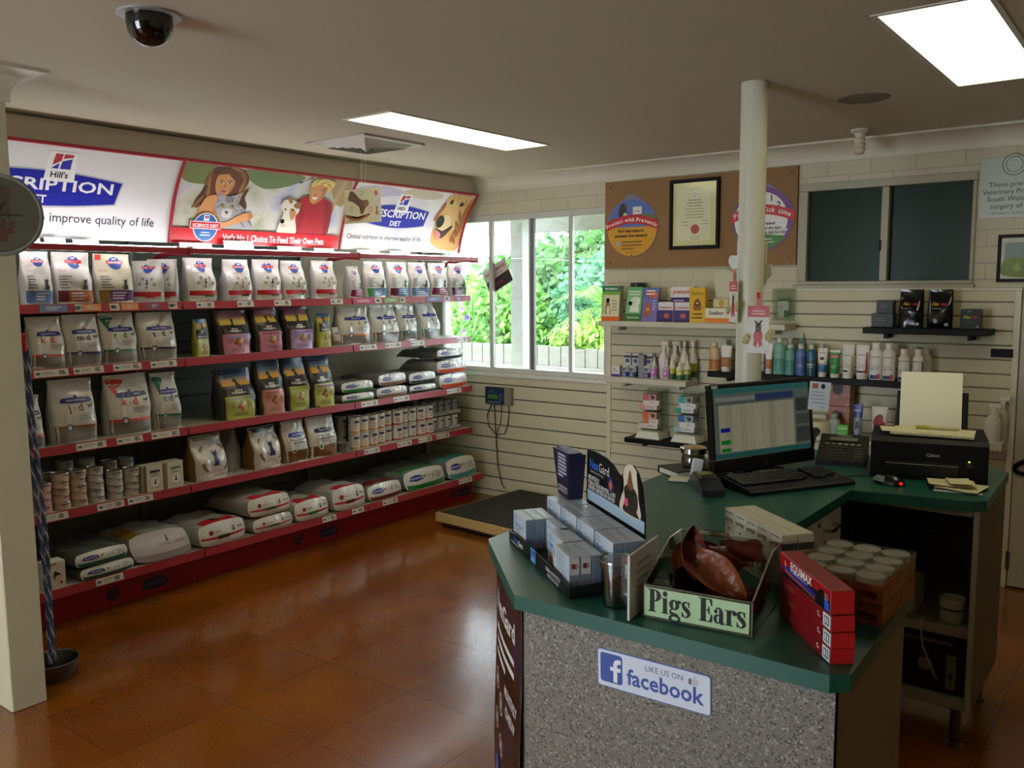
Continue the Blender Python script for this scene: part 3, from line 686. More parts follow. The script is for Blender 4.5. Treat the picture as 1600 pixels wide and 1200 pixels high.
for bi, (y0, y1) in enumerate(BAYS):
    t = thing('shelving_bay', ('left bay of red pet food shelving beside the cream wall end', 'middle bay of the red pet food shelving under the picture sign', 'right bay of red pet food shelving next to the window')[bi], 'shelving', ((XF + XB) / 2, y0, 0), 0, 'bays of the pet food shelving')
    ox = (XF + XB) / 2; L = y1 - y0
    q = MB()
    for i in range(16): q.box(XB - ox, 0.012, 0.2 + i * 0.11, XB - ox + 0.012, L - 0.012, 0.2 + i * 0.11 + 0.105, BACK, c=0.002)
    if bi < 2: q.obj('back_panel', t)
    else:
        q = MB()
        for i in range(6): q.box(XB - ox, 0.012, 0.2 + i * 0.11, XB - ox + 0.012, L - 0.012, 0.2 + i * 0.11 + 0.105, BACK, c=0.002)
        q.obj('back_panel', t)
    for yy in (0, L - 0.012):
        MB().box(XB - ox, yy, 0.0, XB - ox + 0.05, yy + 0.012, 2.28, M('#8a8a84', .4, .6)).obj('upright', t)
    A = Art()
    for cx in ((L * 0.60, L * 0.80) if bi < 2 else (L * .82, L * .97 - .06)):
        if cx == (L * .60 if bi < 2 else L * .82): A.ell(cx, 0.065, .035, .035, M('#3a1f4a', .6)).rect(cx - .042, .055, cx + .042, .073, M('#5d1824', .6)).rect(cx - .012, .078, cx + .012, .096, M('#6b4650', .6))
        else: A.poly([(cx - .075, .05), (cx - .06, .085), (cx, .094), (cx + .06, .085), (cx + .075, .05), (cx + .06, .034), (cx, .028), (cx - .06, .034)], M('#26264c', .6)).text('PRESCRIPTION', cx, .052, .018, M('#6a6684', .6), True, maxw=.12).rect(cx - .012, .09, cx + .014, .112, M('#6b4650', .6))
    MB().box(XF - 0.035 - ox, 0.0, 0.0, XF - 0.02 - ox, L, 0.158, M('#a01020', 0.45)).art(A, plane((XF - 0.02 - ox, 0, 0), (0, 1, 0), (0, 0, 1))).obj('base_kick', t)
    for si, z in enumerate(SHZ):
        xf = -4.15 if si == 4 else XF
        s = MB().box(XB + 0.014 - ox, 0.004, z - 0.025, xf - 0.016 - ox, L - 0.004, z - 0.0008, PLATE, c=0.003).obj('shelf', t)
        q = MB(); P = [(xf - .016 - ox, z - .043), (xf - .002 - ox, z - .043), (xf - .010 - ox, z - .0008), (xf - .016 - ox, z - .0008)]
        q.add([(x, yy, zz) for yy in (0.004, L - 0.004) for x, zz in P], [(0, 1, 2, 3), (7, 6, 5, 4), (0, 4, 5, 1), (1, 5, 6, 2), (2, 6, 7, 3), (3, 7, 4, 0)], RAIL); q.obj('price_rail', s)
        sgn = math.atan2(.008, .044)
        for (c, w, mt) in TK.get((bi, si), []):
            A = Art()
            if mt is TICK: A.ell(-w / 2 + .018, .016, .012, .006, M('#4a5a8a', .5), 10).lines(-w / 2 + .04, w / 2 - .05, .02, 2, .008, .003, GREY, int(c * 100)).lines(w / 2 - .045, w / 2 - .01, .022, 3, .007, .004, INK, int(c * 77))
            else: A.lines(-w / 2 + .03, w / 2 - .02, .02, 2, .01, .004, TICK, int(c * 55))
            T = TR(xf - .0062 - ox, min(max(c, w / 2 + .006), L - w / 2 - .006), z - .021) @ RY(-sgn) @ RZ(PI / 2)
            MB().box(-w / 2, -.0015, -.017, w / 2, .0005, .017, mt, T=T).art(A, plane((0, -.0015, -.017), (1, 0, 0), (0, 0, 1)), T).obj('price_ticket', s)

# ---------------------------------------------------------------- curved advertising header along the top
TUBEM = emit('header_tube', (0.93, 0.97, 1.0), TUBE)
B0, B1, B2 = (-4.393, 1.866), (-4.3455, 2.122), (-4.2, 2.29)
HS = 0.47
def hcurve(t):
    a, b, c = (1 - t) ** 2, 2 * t * (1 - t), t * t
    return a * B0[0] + b * B1[0] + c * B2[0], a * B0[1] + b * B1[1] + c * B2[1]
def hface(x, y, k):
    t = min(1, max(0, y / HS)); p = hcurve(t); q = hcurve(min(1, t + .02)); r = hcurve(max(0, t - .02))
    d = Vector((q[0] - r[0], q[1] - r[1])).normalized()
    return (p[0] + d.y * k + 4.3, x, p[1] - d.x * k)
def logo_square(A, cx, cy, s, bg=True):
    if bg: A.poly([(cx - s * .46, cy - s * .55), (cx + s * .54, cy - s * .55), (cx + s * .48, cy + s * .55), (cx - s * .40, cy + s * .55)], M('#fafafa', .4))
    A.poly([(cx - s * .26, cy + .02 * s), (cx - s * .22, cy + .46 * s), (cx + s * .02, cy + .46 * s), (cx + s * .0, cy + .2 * s)], RED).poly([(cx + s * .05, cy + .28 * s), (cx + s * .06, cy + .46 * s), (cx + s * .36, cy + .46 * s), (cx + s * .36, cy + .36 * s)], RED)
    A.poly([(cx - s * .28, cy - .1 * s), (cx - s * .05, cy + .12 * s), (cx - s * .06, cy - .1 * s)], M('#2a2fb0', .4)).poly([(cx, cy - .1 * s), (cx + s * .03, cy + .18 * s), (cx + s * .34, cy + .3 * s), (cx + s * .34, cy - .1 * s)], M('#2a2fb0', .4))
    return A.text("Hill's", cx + .02 * s, cy - .42 * s, .30 * s, INK, True, maxw=.62 * s)
def banner(A, cx, cy, w, h, word='PRESCRIPTION'):
    up = [(cx - w / 2 + w * i / 12, cy + h * .30 + h * .2 * math.sin(PI * i / 12)) for i in range(13)]
    dn = [(cx + w / 2 - w * .03 - (w * .94) * i / 12, cy - h * .34 - h * .16 * math.sin(PI * i / 12)) for i in range(13)]
    A.poly([(x + (x - cx) * .02, y + (y - cy) * .10) for x, y in up + dn], M('#c3c6cf', .3)).poly(up + dn, M('#1a22a8', .35))
    for i in range(1, 14): A.rect(cx - w / 2 + w * i / 14 - .0008, cy - h * .36, cx - w / 2 + w * i / 14 + .0008, cy + h * .34, M('#3c46c4', .4)); A.layer -= 1
    for i in range(1, 4): A.rect(cx - w * .48, cy - h * .36 + h * .7 * i / 4 - .0008, cx + w * .48, cy - h * .36 + h * .7 * i / 4 + .0008, M('#3c46c4', .4)); A.layer -= 1
    A.layer += 1
    return A.text(word, cx, cy - h * .06, h * .46, M('#fbfbff', .4), True, fit=w * .90).text('DIET', cx, cy - h * .42, h * .30, M('#fbfbff', .4), True, maxw=w * .3)
SKIN, SKIN2, HAIR1, HAIR2, HAIRB = M('#d99a62', .45), M('#c07f4c', .45), M('#6b4222', .5), M('#8f5c2c', .5), M('#e6cf7c', .45)
FURG, FURD, FURW = M('#a9a8ab', .5), M('#4b4a50', .5), M('#e2dccb', .5)
def art1():
    A = Art(); banner(A, .51, .235, .83, .175); logo_square(A, .605, .352, .145)
    A.text('Clinical nutrition to improve quality of life', 1.127, .075, .062, M('#1f2430', .5), al='r', maxw=1.09); return A
def art2():
    A = Art(); 
    for pts, c in (([(.0, .46), (.22, .46), (.25, .36), (.12, .33), (.0, .36)], '#7e8a50'), ([(.40, .46), (.80, .46), (.74, .38), (.56, .34), (.42, .40)], '#768a5c'), ([(1.02, .46), (1.19, .46), (1.19, .28), (1.10, .30)], '#b39a70')):
        A.blob([(min(1.18, max(.02, x)), min(.455, y)) for x, y in pts], M(c, .45))
    A.poly([(.80, .40), (.84, .43), (.88, .455), (.86, .455), (.82, .42), (.77, .405)], M('#4d3f35', .5)).poly([(1.06, .10), (1.12, .455), (1.15, .455), (1.09, .10)], M('#c2ab84', .5))
    # girl
    A.blob([(.20, .44), (.25, .457), (.33, .458), (.40, .44), (.44, .38), (.43, .30), (.47, .22), (.44, .17), (.38, .17), (.30, .28), (.20, .24), (.15, .19), (.13, .22), (.165, .30), (.17, .38)], HAIR1)
    for i, (x, y, l, w, a) in enumerate(((.185, .36, .07, .012, 1.5), (.165, .27, .07, .010, 1.2), (.20, .30, .09, .009, 1.7), (.415, .36, .08, .011, 1.8), (.43, .26, .08, .010, 1.3), (.40, .29, .09, .010, 1.5), (.395, .40, .05, .010, 2.2), (.24, .43, .05, .008, .5), (.34, .445, .05, .008, -.3), (.15, .225, .05, .008, .9), (.45, .21, .05, .009, 1.9), (.38, .22, .06, .008, 1.2))):
        A.ell(x, y, l, w, (HAIR2, M('#4f2f18', .5), M('#a8743c', .5))[i % 3], 14, a)
    A.blob([(.235, .40), (.265, .425), (.30, .43), (.335, .41), (.352, .37), (.348, .325), (.328, .285), (.295, .265), (.262, .275), (.24, .31), (.230, .355)], SKIN)
    A.blob([(.235, .40), (.24, .43), (.29, .445), (.35, .42), (.36, .36), (.345, .40), (.30, .425), (.26, .415)], HAIR1).blob([(.33, .29), (.345, .33), (.35, .37), (.338, .34), (.328, .30)], SKIN2)
    for x in (.264, .320): A.ell(x, .352, .015, .0055, M('#efe6da', .5), 10).ell(x, .3525, .0065, .006, M('#3c2412', .4), 8).blob([(x - .02, .362), (x, .369), (x + .02, .362), (x, .3645)], HAIR1)
    A.blob([(.286, .335), (.292, .345), (.299, .335), (.2925, .323)], SKIN2).blob([(.272, .302), (.292, .308), (.314, .302), (.293, .292)], M('#b0584e', .5))
    A.blob([(.17, .20), (.20, .26), (.255, .275), (.27, .24), (.24, .17), (.28, .12), (.40, .095), (.36, .083), (.20, .083), (.155, .12)], SKIN).blob([(.25, .16), (.265, .24), (.275, .20), (.285, .13)], SKIN2)
    # tabby cat
    A.blob([(.30, .18), (.40, .23), (.48, .18), (.535, .10), (.50, .084), (.40, .083), (.32, .10)], FURG)
    A.blob([(.262, .235), (.27, .26), (.268, .288), (.266, .312), (.288, .292), (.310, .276), (.35, .276), (.385, .288), (.418, .306), (.415, .27), (.412, .24), (.415, .20), (.39, .165), (.35, .142), (.315, .142), (.28, .168), (.262, .205)], FURG)
    A.blob([(.275, .275), (.272, .300), (.295, .278)], M('#b88a88', .5)).blob([(.39, .274), (.410, .295), (.406, .262)], M('#b88a88', .5)).blob([(.31, .19), (.345, .20), (.375, .19), (.37, .155), (.34, .145), (.315, .155)], M('#d2d0d0', .5))
    for x0, y0, x1, y1 in ((.318, .274, .325, .238), (.333, .276, .336, .236), (.348, .276, .348, .236), (.363, .274, .360, .238), (.39, .25, .412, .232), (.392, .232, .414, .212), (.39, .20, .408, .185), (.285, .245, .267, .232), (.287, .21, .268, .20), (.43, .20, .45, .16), (.45, .195, .472, .15), (.47, .17, .495, .125), (.49, .15, .515, .11), (.44, .13, .47, .10)): A.poly([(x0, y0), (x0 + .006, y0), (x1 + .006, y1), (x1, y1)], FURD)
    for x in (.308, .372): A.ell(x, .214, .015, .010, M('#2c2c2e', .5), 12).ell(x, .214, .012, .008, M('#c9c45a', .4), 12).ell(x, .214, .004, .008, BLACK, 8)
    A.blob([(.329, .182), (.351, .182), (.340, .170)], M('#4a3438', .5)).poly([(.339, .172), (.341, .172), (.341, .158), (.339, .158)], FURD).blob([(.40, .155), (.44, .175), (.495, .185), (.52, .165), (.49, .14), (.43, .125), (.36, .10), (.30, .095), (.30, .115), (.36, .13)], SKIN).blob([(.49, .18), (.52, .172), (.515, .155), (.49, .15)], SKIN2)
    # boy and terrier
    A.blob([(.83, .30), (.90, .32), (1.02, .315), (1.09, .27), (1.10, .12), (1.06, .08), (.84, .08), (.82, .18)], M('#b3182c', .5)).blob([(1.02, .30), (1.085, .26), (1.095, .12), (1.06, .085), (1.05, .18)], M('#8f1222', .5)).blob([(.85, .26), (.88, .20), (.87, .10), (.85, .09)], M('#97142a', .5))
    A.blob([(.90, .28), (.93, .30), (.98, .30), (.99, .34), (.92, .34)], SKIN2)
    A.blob([(.88, .40), (.94, .42), (1.0, .40), (1.0, .34), (.97, .29), (.93, .275), (.90, .30), (.88, .35)], SKIN)
    A.blob([(.87, .42), (.92, .455), (.99, .457), (1.05, .43), (1.03, .37), (1.0, .39), (.96, .42), (.90, .41), (.88, .39)], HAIRB)
    A.blob([(.965, .38), (1.0, .40), (1.0, .34), (.97, .29), (.945, .28), (.975, .33)], SKIN2)
    for x in (.905, .955): A.ell(x, .362, .012, .004, M('#efe6da', .5), 10).ell(x, .362, .005, .004, HAIR1, 8).blob([(x - .016, .373), (x, .379), (x + .016, .373), (x, .375)], M('#a8803c', .5))
    for k in range(7): A.ell(.885 + .024 * k, .425 + .012 * math.sin(k), .024, .007, (M('#f0dd94', .4), M('#cfae52', .4))[k % 2], 12, 1.2 - .35 * k)
    A.ell(.928, .338, .008, .006, SKIN2, 10).poly([(.905, .322), (.955, .322), (.945, .308), (.93, .304), (.915, .308)], M('#f6f0ea', .5))
    A.blob([(.70, .10), (.73, .20), (.70, .23), (.71, .28), (.76, .29), (.82, .27), (.84, .22), (.82, .18), (.84, .08), (.72, .08)], FURW)
    A.blob([(.74, .29), (.755, .305), (.775, .275), (.76, .265)], M('#9b6a3a', .5)).blob([(.80, .27), (.835, .28), (.845, .245), (.815, .235), (.79, .25)], M('#9b6a3a', .5)).blob([(.77, .23), (.80, .23), (.82, .20), (.80, .16), (.78, .18)], M('#b98a52', .5))
    A.ell(.735, .225, .006, .007, BLACK, 10).ell(.79, .225, .008, .006, BLACK, 10).ell(.73, .15, .016, .014, BLACK, 14).ell(.74, .125, .022, .010, M('#cfc4b0', .5), 12)
    A.rect(.012, .004, 1.188, .082, M('#d21020', .35)).text("Vet's No.1 Choice To Feed Their Own Pets", .33, .024, .050, M('#fdf2f0', .4), True, 'l', .74)
    A.ell(.215, .092, .078, .078, M('#f4f2f2', .3), 28).ell(.215, .092, .073, .073, M('#2a64a8', .35), 28).rect(.118, .080, .312, .122, M('#f4f2f2', .3)).rect(.121, .084, .309, .118, M('#c92030', .35)).text('SCIENCE DIET', .215, .090, .026, M('#fbf6f4', .4), True, maxw=.17).rect(.198, .126, .232, .158, M('#f6f6f6', .4)).rect(.204, .138, .214, .154, RED).rect(.217, .138, .227, .154, M('#2a2fb0', .4)).lines(.175, .255, .060, 2, .014, .005, M('#cfdff0', .5), 3, True)
    return A
def art3():
    A = Art()
    for x, y, rx, ry, c in ((.25, .40, .22, .05, '#c9c4dc'), (.65, .42, .2, .04, '#d8cdb6'), (.5, .34, .25, .05, '#e6e2ea')): A.ell(x, y, rx, ry, M(c, .4), 20)
    banner(A, .475, .235, .60, .165); logo_square(A, .49, .335, .13)
    A.text('Clinical nutrition to improve quality of life', .06, .068, .046, M('#1f2430', .5), al='l', maxw=.70)
    G1, G2, G3 = M('#d9a35c', .45), M('#e8bd7c', .45), M('#a8692c', .5)
    A.blob([(.86, .09), (.90, .28), (.96, .36), (1.10, .36), (1.17, .28), (1.17, .04), (1.0, .02), (.92, .04)], G1)
    A.blob([(.93, .44), (1.02, .455), (1.14, .45), (1.18, .40), (1.17, .26), (1.08, .16), (.97, .12), (.90, .14), (.87, .20), (.885, .30), (.90, .38)], G2)
    A.blob([(.90, .38), (.87, .30), (.845, .24), (.86, .22), (.89, .28), (.92, .34)], G3).blob([(1.17, .42), (1.175, .20), (1.10, .08), (1.06, .10), (1.12, .2), (1.14, .34)], G3)
    for k in range(14): A.ell(.95 + .016 * k, .43 - .02 * (k % 4), .035, .010, (M('#f0cd92', .45), M('#cf9a58', .45), M('#e2b470', .45))[k % 3], 10, -1.1 - .05 * k)
    for k in range(8): A.ell(1.10 + .01 * (k % 3), .30 - .03 * k, .03, .012, (M('#b8783a', .45), M('#8f5824', .45))[k % 2], 10, -.9)
    A.blob([(.90, .20), (.93, .27), (.99, .28), (1.03, .22), (1.0, .15), (.94, .14)], M('#efd2a2', .45))
    A.ell(.96, .385, .016, .019, M('#2a1a10', .2), 14).ell(1.075, .375, .022, .018, M('#2a1a10', .2), 14).ell(1.068, .381, .004, .004, WHITE, 8)
    A.ell(.915, .222, .040, .046, M('#1a1a1c', .25), 18, -.2).ell(.902, .24, .012, .008, M('#565860', .3), 10)
    A.blob([(.88, .17), (.90, .15), (.96, .10), (1.04, .16), (1.06, .20), (1.0, .15), (.95, .14), (.91, .165)], M('#4a2c1c', .5)).blob([(.885, .155), (.90, .105), (.935, .09), (.95, .125), (.92, .15)], M('#e0838a', .4))
    return A
bgm = (M('#f1f1f4', .3), noise_print('blurred_park', [(0.25, '#8f9c76'), (0.42, '#c9cbb8'), (0.55, '#d9d9d6'), (0.7, '#b8bfe0')], 5.0), noise_print('pale_backdrop', [(0.3, '#d6d2e2'), (0.5, '#efedf0'), (0.7, '#f6f2ea')], 3.0))
labs = ('curved white header sign with blue banner, leftmost above the shelves', 'curved header sign with photo of girl, boy, cat and dog', 'curved header sign with golden dog at its right end')
REDE = M('#b02838', 0.4)
for bi, (y0, y1) in enumerate(((1.46, 2.675), (2.675, 3.885), (3.885, 5.085))):
    t = thing('header_sign', labs[bi], 'sign', (-4.3, y0, 0), 0, 'advertising headers over the shelving'); L = y1 - y0
    q = MB(); q.grid(lambda u, v: hface(L * u, HS * v, 0), 1, 16, bgm[bi]); q.grid(lambda u, v: hface(L * (1 - u), HS * v, -.006), 1, 16, WHITE)
    src = (art1, art2, art3)[bi]().cut((), [HS * k / 16 for k in range(1, 16)]); q.art(src, hface, step=.00015); q.obj('sign_face', t)
    MB().tube([(B2[0] + 4.3, 0, B2[1]), (B2[0] + 4.3, L, B2[1])], .009, REDE, 8).obj('top_rail', t)
    for yy in ((0.0075, L - .0075) if bi == 2 else (0.0075,)):
        q = MB(); P = [hcurve(k / 14) for k in range(15)]
        q.add([(p[0] + 4.3 + dx, yy + dy, p[1]) for p in P for dx, dy in ((-.02, -.006), (.014, -.006), (.014, .006), (-.02, .006))], [(k * 4 + a, k * 4 + (a + 1) % 4, k * 4 + 4 + (a + 1) % 4, k * 4 + 4 + a) for k in range(14) for a in range(4)] + [(3, 2, 1, 0), (56, 57, 58, 59)], REDE)
        q.obj('side_rib', t)
        q = MB(); R = [(-4.22 + .02, 1.812), (-4.34, 1.822), (-4.46, 1.808), (-4.56, 1.77), (-4.64, 1.70), (-4.685, 1.62), (-4.70, 1.58)]
        q.add([(x + 4.3, yy + dy, z + dz) for x, z in R for dz, dy in ((-.022, -.006), (-.022, .006), (.012, .006), (.012, -.006))], [(k * 4 + a, k * 4 + (a + 1) % 4, k * 4 + 4 + (a + 1) % 4, k * 4 + 4 + a) for k in range(6) for a in range(4)] + [(3, 2, 1, 0), (24, 25, 26, 27)], REDE)
        q.obj('bracket', t)
    MB().box(.085, 0.002, 1.803, .103, L - .002, 1.832, REDE, c=.004).obj('tray_lip', t)
    # lamp tray open between ribs; ribs added to block part of its downlight
    q = MB()
    for i in range(14): q.box(-.09, .03 + i * L / 14.5, 1.806, .085, .03 + i * L / 14.5 + .035, 1.809, WHITE)
    q.obj('tray_rib', t)
    MB().tube([(0.055, .05, 1.826), (0.055, L - .05, 1.826)], .0125, TUBEM, 10).obj('lamp_tube', t)
    q = MB()
    for yy in (.03, L - .05): q.box(.035, yy, 1.808, .075, yy + .02, 1.842, WHITE, c=.004)
    q.obj('lamp_holder', t)
    # upper valance panel behind the rail
    pts = [(0.0, 2.285), (L, 2.285), (L, 2.38), (L - .012, 2.398), (L - .03, 2.407), (0, 2.407)] if bi == 2 else [(0, 2.285), (L, 2.285), (L, 2.407), (0, 2.407)]
    q = MB(); n = len(pts)
    q.add([(0.06 - dx, y, z) for dx in (0, .008) for y, z in pts], [tuple(range(n)), tuple(reversed(range(n, 2 * n)))] + [(i, n + i, n + (i + 1) % n, (i + 1) % n) for i in range(n)], M('#cfc2b2', .6)); q.obj('valance', t)
# loose slips of paper standing on the header tray
for i, (y, w, h, b) in enumerate(((1.93, .10, .022, 0), (2.05, .10, .03, 0), (2.2, .13, .024, 0), (2.81, .20, .030, 0), (3.09, .20, .05, 0), (3.45, .18, .03, 0), (3.72, .16, .026, 0), (4.1, .2, .024, 0), (4.4, .2, .026, 0))):
    o = MB().box(-.001, -w / 2, 0, .001, w / 2, h + .03, M('#f4f4f4', .6)).obj('paper_slip', None, (-4.325, y, 1.81), rot=(0, math.radians(-14), 0))
    tag(o, 'white paper slip on the header tray, %s from the left' % ordw(i), 'paper', 'paper slips on the header tray')
# ---------------------------------------------------------------- bags
def wr(y, z, s, a=.004): return a * (math.sin(31 * y + s) * math.sin(23 * z + 2.3 * s) + .6 * math.sin(57 * z + 19 * y + s * 3.1))
def bag(name, label, cat, group, loc, rz, w, h, d, A, col, side, seed, seal=.06, lean=0.0, flat=0.86, rough=.0055, sealcol=None, taper=.02):
    """upright gusseted pouch: flat-bottomed, pinched towards a sealed top; front looks along +x"""
    n = 4.0; hs = h * (1 - seal)
    def dep(v): v = max(0, v); t = max(0, (v - .42) / .58); return d / 2 * (1 - flat * t * t * (3 - 2 * t)) * (1 + .05 * math.sin(PI * min(1, v * 1.6)))
    def wid(v): return w / 2 * (1 - taper * v + .03 * math.sin(PI * v))
    def F(x, y, k):
        u = max(-1, min(1, 2 * x / w - 1)); v = y / h
        xx = dep(v / (1 - seal)) * (1 - abs(u) ** n) ** (1 / n)
        return (xx + wr(u * w / 2, y, seed, rough) + k + lean * y, u * wid(v), y)
    m = MB(); us = [-1, -.96, -.85, -.6, -.3, 0, .3, .6, .85, .96, 1]; K = 14
    ringu = [(u, 1) for u in us] + [(u, -1) for u in reversed(us)]; R = len(ringu); vs = []
    for j in range(K + 1):
        z = hs * j / K
        for u, sg in ringu:
            xx = dep(j / K) * (max(0, 1 - abs(u) ** n)) ** (1 / n)
            vs.append((sg * xx + wr(u * w / 2, z, seed, rough) * (1 if sg > 0 else -.6) * (0 if j == 0 else 1) + lean * z, u * wid(z / h), z))
    ff, fs = [], []
    for j in range(K):
        for i in range(R):
            q = (j * R + i, j * R + (i + 1) % R, (j + 1) * R + (i + 1) % R, (j + 1) * R + i)
            a, b = ringu[i], ringu[(i + 1) % R]
            (fs if (abs(a[0]) > .9 and abs(b[0]) > .9) else ff).append(q)
    m.add(vs, ff + [tuple(reversed(range(R))), tuple(K * R + i for i in range(R))], col)
    m.f += fs; m.fm += [m.slot(side)] * len(fs)
    A.cut([w * k / 8 for k in range(1, 8)], [h * k / 12 for k in range(1, 12)])
    if A.v: m.art(A, F)
    o = m.obj(name, None, loc, rz, ang=60); tag(o, label, cat, group)
    q = MB(); t = .0035; vs = []
    for j in range(4):
        z = hs * .992 + (h - hs * .992) * j / 3; wv = wid(z / h) * (1 if j else .995)
        vs += [(lean * z + wr(y, z, seed, rough) + s * t, y, z) for s in (1, -1) for y in (-wv, -wv / 2, 0, wv / 2, wv)]
    f = []
    for j in range(3):
        for i in range(4):
            f += [(j * 10 + i, j * 10 + i + 1, j * 10 + 11 + i, j * 10 + 10 + i), (j * 10 + 6 + i, j * 10 + 5 + i, j * 10 + 15 + i, j * 10 + 16 + i)]
        f += [(j * 10 + 5, j * 10, j * 10 + 10, j * 10 + 15), (j * 10 + 4, j * 10 + 9, j * 10 + 19, j * 10 + 14)]
    f += [(30 + i, 31 + i, 36 + i, 35 + i) for i in range(4)]
    q.add(vs, f, sealcol or col); q.obj('top_seal', o, ang=60)
    return o
WB = M('#dedcd4', 0.2, bump=.6, bs=8)
WSIDE = M('#c9c8c4', 0.4)
SMALL = M('#77777a', .6)
def a_science(w, h, band, tagc, side2=None, big=False, ani=0, animal=INK, logo_x=.55, corner=None):
    A = Art(); s = w
    A.ell(w * logo_x, h * .80, s * .17, s * .17, M('#2a4f9e', .35), 18).rect(w * logo_x - s * .22, h * .80 - s * .02, w * logo_x + s * .22, h * .80 + s * .07, M('#c92030', .35)).text('SCIENCE DIET', w * logo_x, h * .80 - s * .002, s * .06, M('#fbf6f4', .4), True, maxw=s * .4).rect(w * logo_x - s * .05, h * .80 + s * .09, w * logo_x + s * .05, h * .80 + s * .19, M('#f0eef6', .4)).rect(w * logo_x - s * .035, h * .8 + s * .12, w * logo_x + s * .035, h * .8 + s * .17, M('#3a3fb0', .4))
    if corner: A.rect(.0 + .03 * w, h * .86, w * .2, h * .97, M(corner, .4))
    if big:
        A.text('NEW', w * .2, h * .62, s * .10, M('#d88a8a', .5), maxw=s * .22).lines(w * .08, w * .40, h * .52, 5, h * .055, h * .018, SMALL, int(w * 999))
        if ani == 0: A.cat(w * .72, h * .27, h * .22, animal)
        else: A.sitdog(w * .70, h * .27, h * .24, animal)
        A.rect(w * .03, h * .03, w * .97, h * .255, M(band, .4), 4, 2).rect(w * .03, h * .03, w * .28, h * .255, M(tagc, .4), 2, 2).lines(w * .34, w * .8, h * .19, 3, h * .055, h * .022, M('#e4dede', .5), int(w * 888))
    else:
        A.lines(w * .25, w * .85, h * .66, 1, .1, h * .012, M('#c98a8a', .5), 4)
        for a in range(5): A.ell(w * .55 + w * .26 * math.cos(a * 1.25 + .9), h * .45 + h * .11 * math.sin(a * 1.25 + .9), w * .055, w * .055, M('#9c9a82', .5), 10)
        (A.cat if ani == 0 else A.sitdog)(w * .55, h * .40, h * .14, animal)
        A.rect(w * .03, h * .13, w * .97, h * .24, M(band, .4), 4, 1).rect(w * .48, h * .095, w * .80, h * .15, M(tagc, .4)).lines(w * .06, w * .3, h * .06, 1, .1, h * .012, SMALL, 5)
    return A
def a_presc(w, h, word, col, band, low='#84817c', ani=1, corner=None, y0=.5):
    A = Art(); c = M(col, .4)
    if corner: A.blob([(w * .05, h * .93), (w * .42, h * .90), (w * .30, h * .78), (w * .22, h * .66), (w * .12, h * .78)], M(corner, .4))
    A.poly([(w * (.55 + .36 * a), h * (y0 + .165 + .045 * b)) for a, b in ((-1, -.7), (-.9, .8), (-.3, 1), (.3, 1), (.9, .8), (1, -.7), (.4, -1), (-.4, -1))], M('#1f2f8e', .35)).text('PRESCRIPTION', w * .55, h * (y0 + .15), h * .045, M('#d5d8ee', .4), True, maxw=w * .6).rect(w * .51, h * (y0 + .21), w * .58, h * (y0 + .245), M('#3a3f9a', .4))
    a, b = word
    A.text(a, w * .36, h * y0, h * .165, c, True, al='c', maxw=w * .28).text(b, w * .60, h * y0, h * .165, c, True, al='c', maxw=w * .22).text('/', w * .475, h * y0, h * .10, c)
    if ani: A.dog(w * .84, h * y0 + h * .02, h * .085, M('#4a4238', .6), flip=1)
    A.lines(w * .52, w * .88, h * (y0 - .06), 4, h * .028, h * .009, M('#8a8a90', .6), int(w * 777))
    A.rect(w * .02, h * .02, w * .98, h * .23, M(low, .4), 4, 2).poly([(w * (.02 + .96 * i / 8), h * (.225 + .012 * math.sin(i * .6))) for i in range(9)] + [(w * (.98 - .96 * i / 8), h * (.262 + .02 * i / 8)) for i in range(9)][::1], M(band, .4)).ring(w * .32, h * .245, w * .05, w * .085, M('#5a6470', .4), 16).ell(w * .32, h * .245, w * .048, w * .048, M('#d8d8d4', .4), 12).lines(w * .42, w * .9, h * .16, 3, h * .035, h * .010, M('#a5a29c', .5), 8)
    return A
SKYB = [('#2c4a78', .0), ('#5b6f8e', .3), ('#a58a68', .55), ('#e0a23a', .8)]
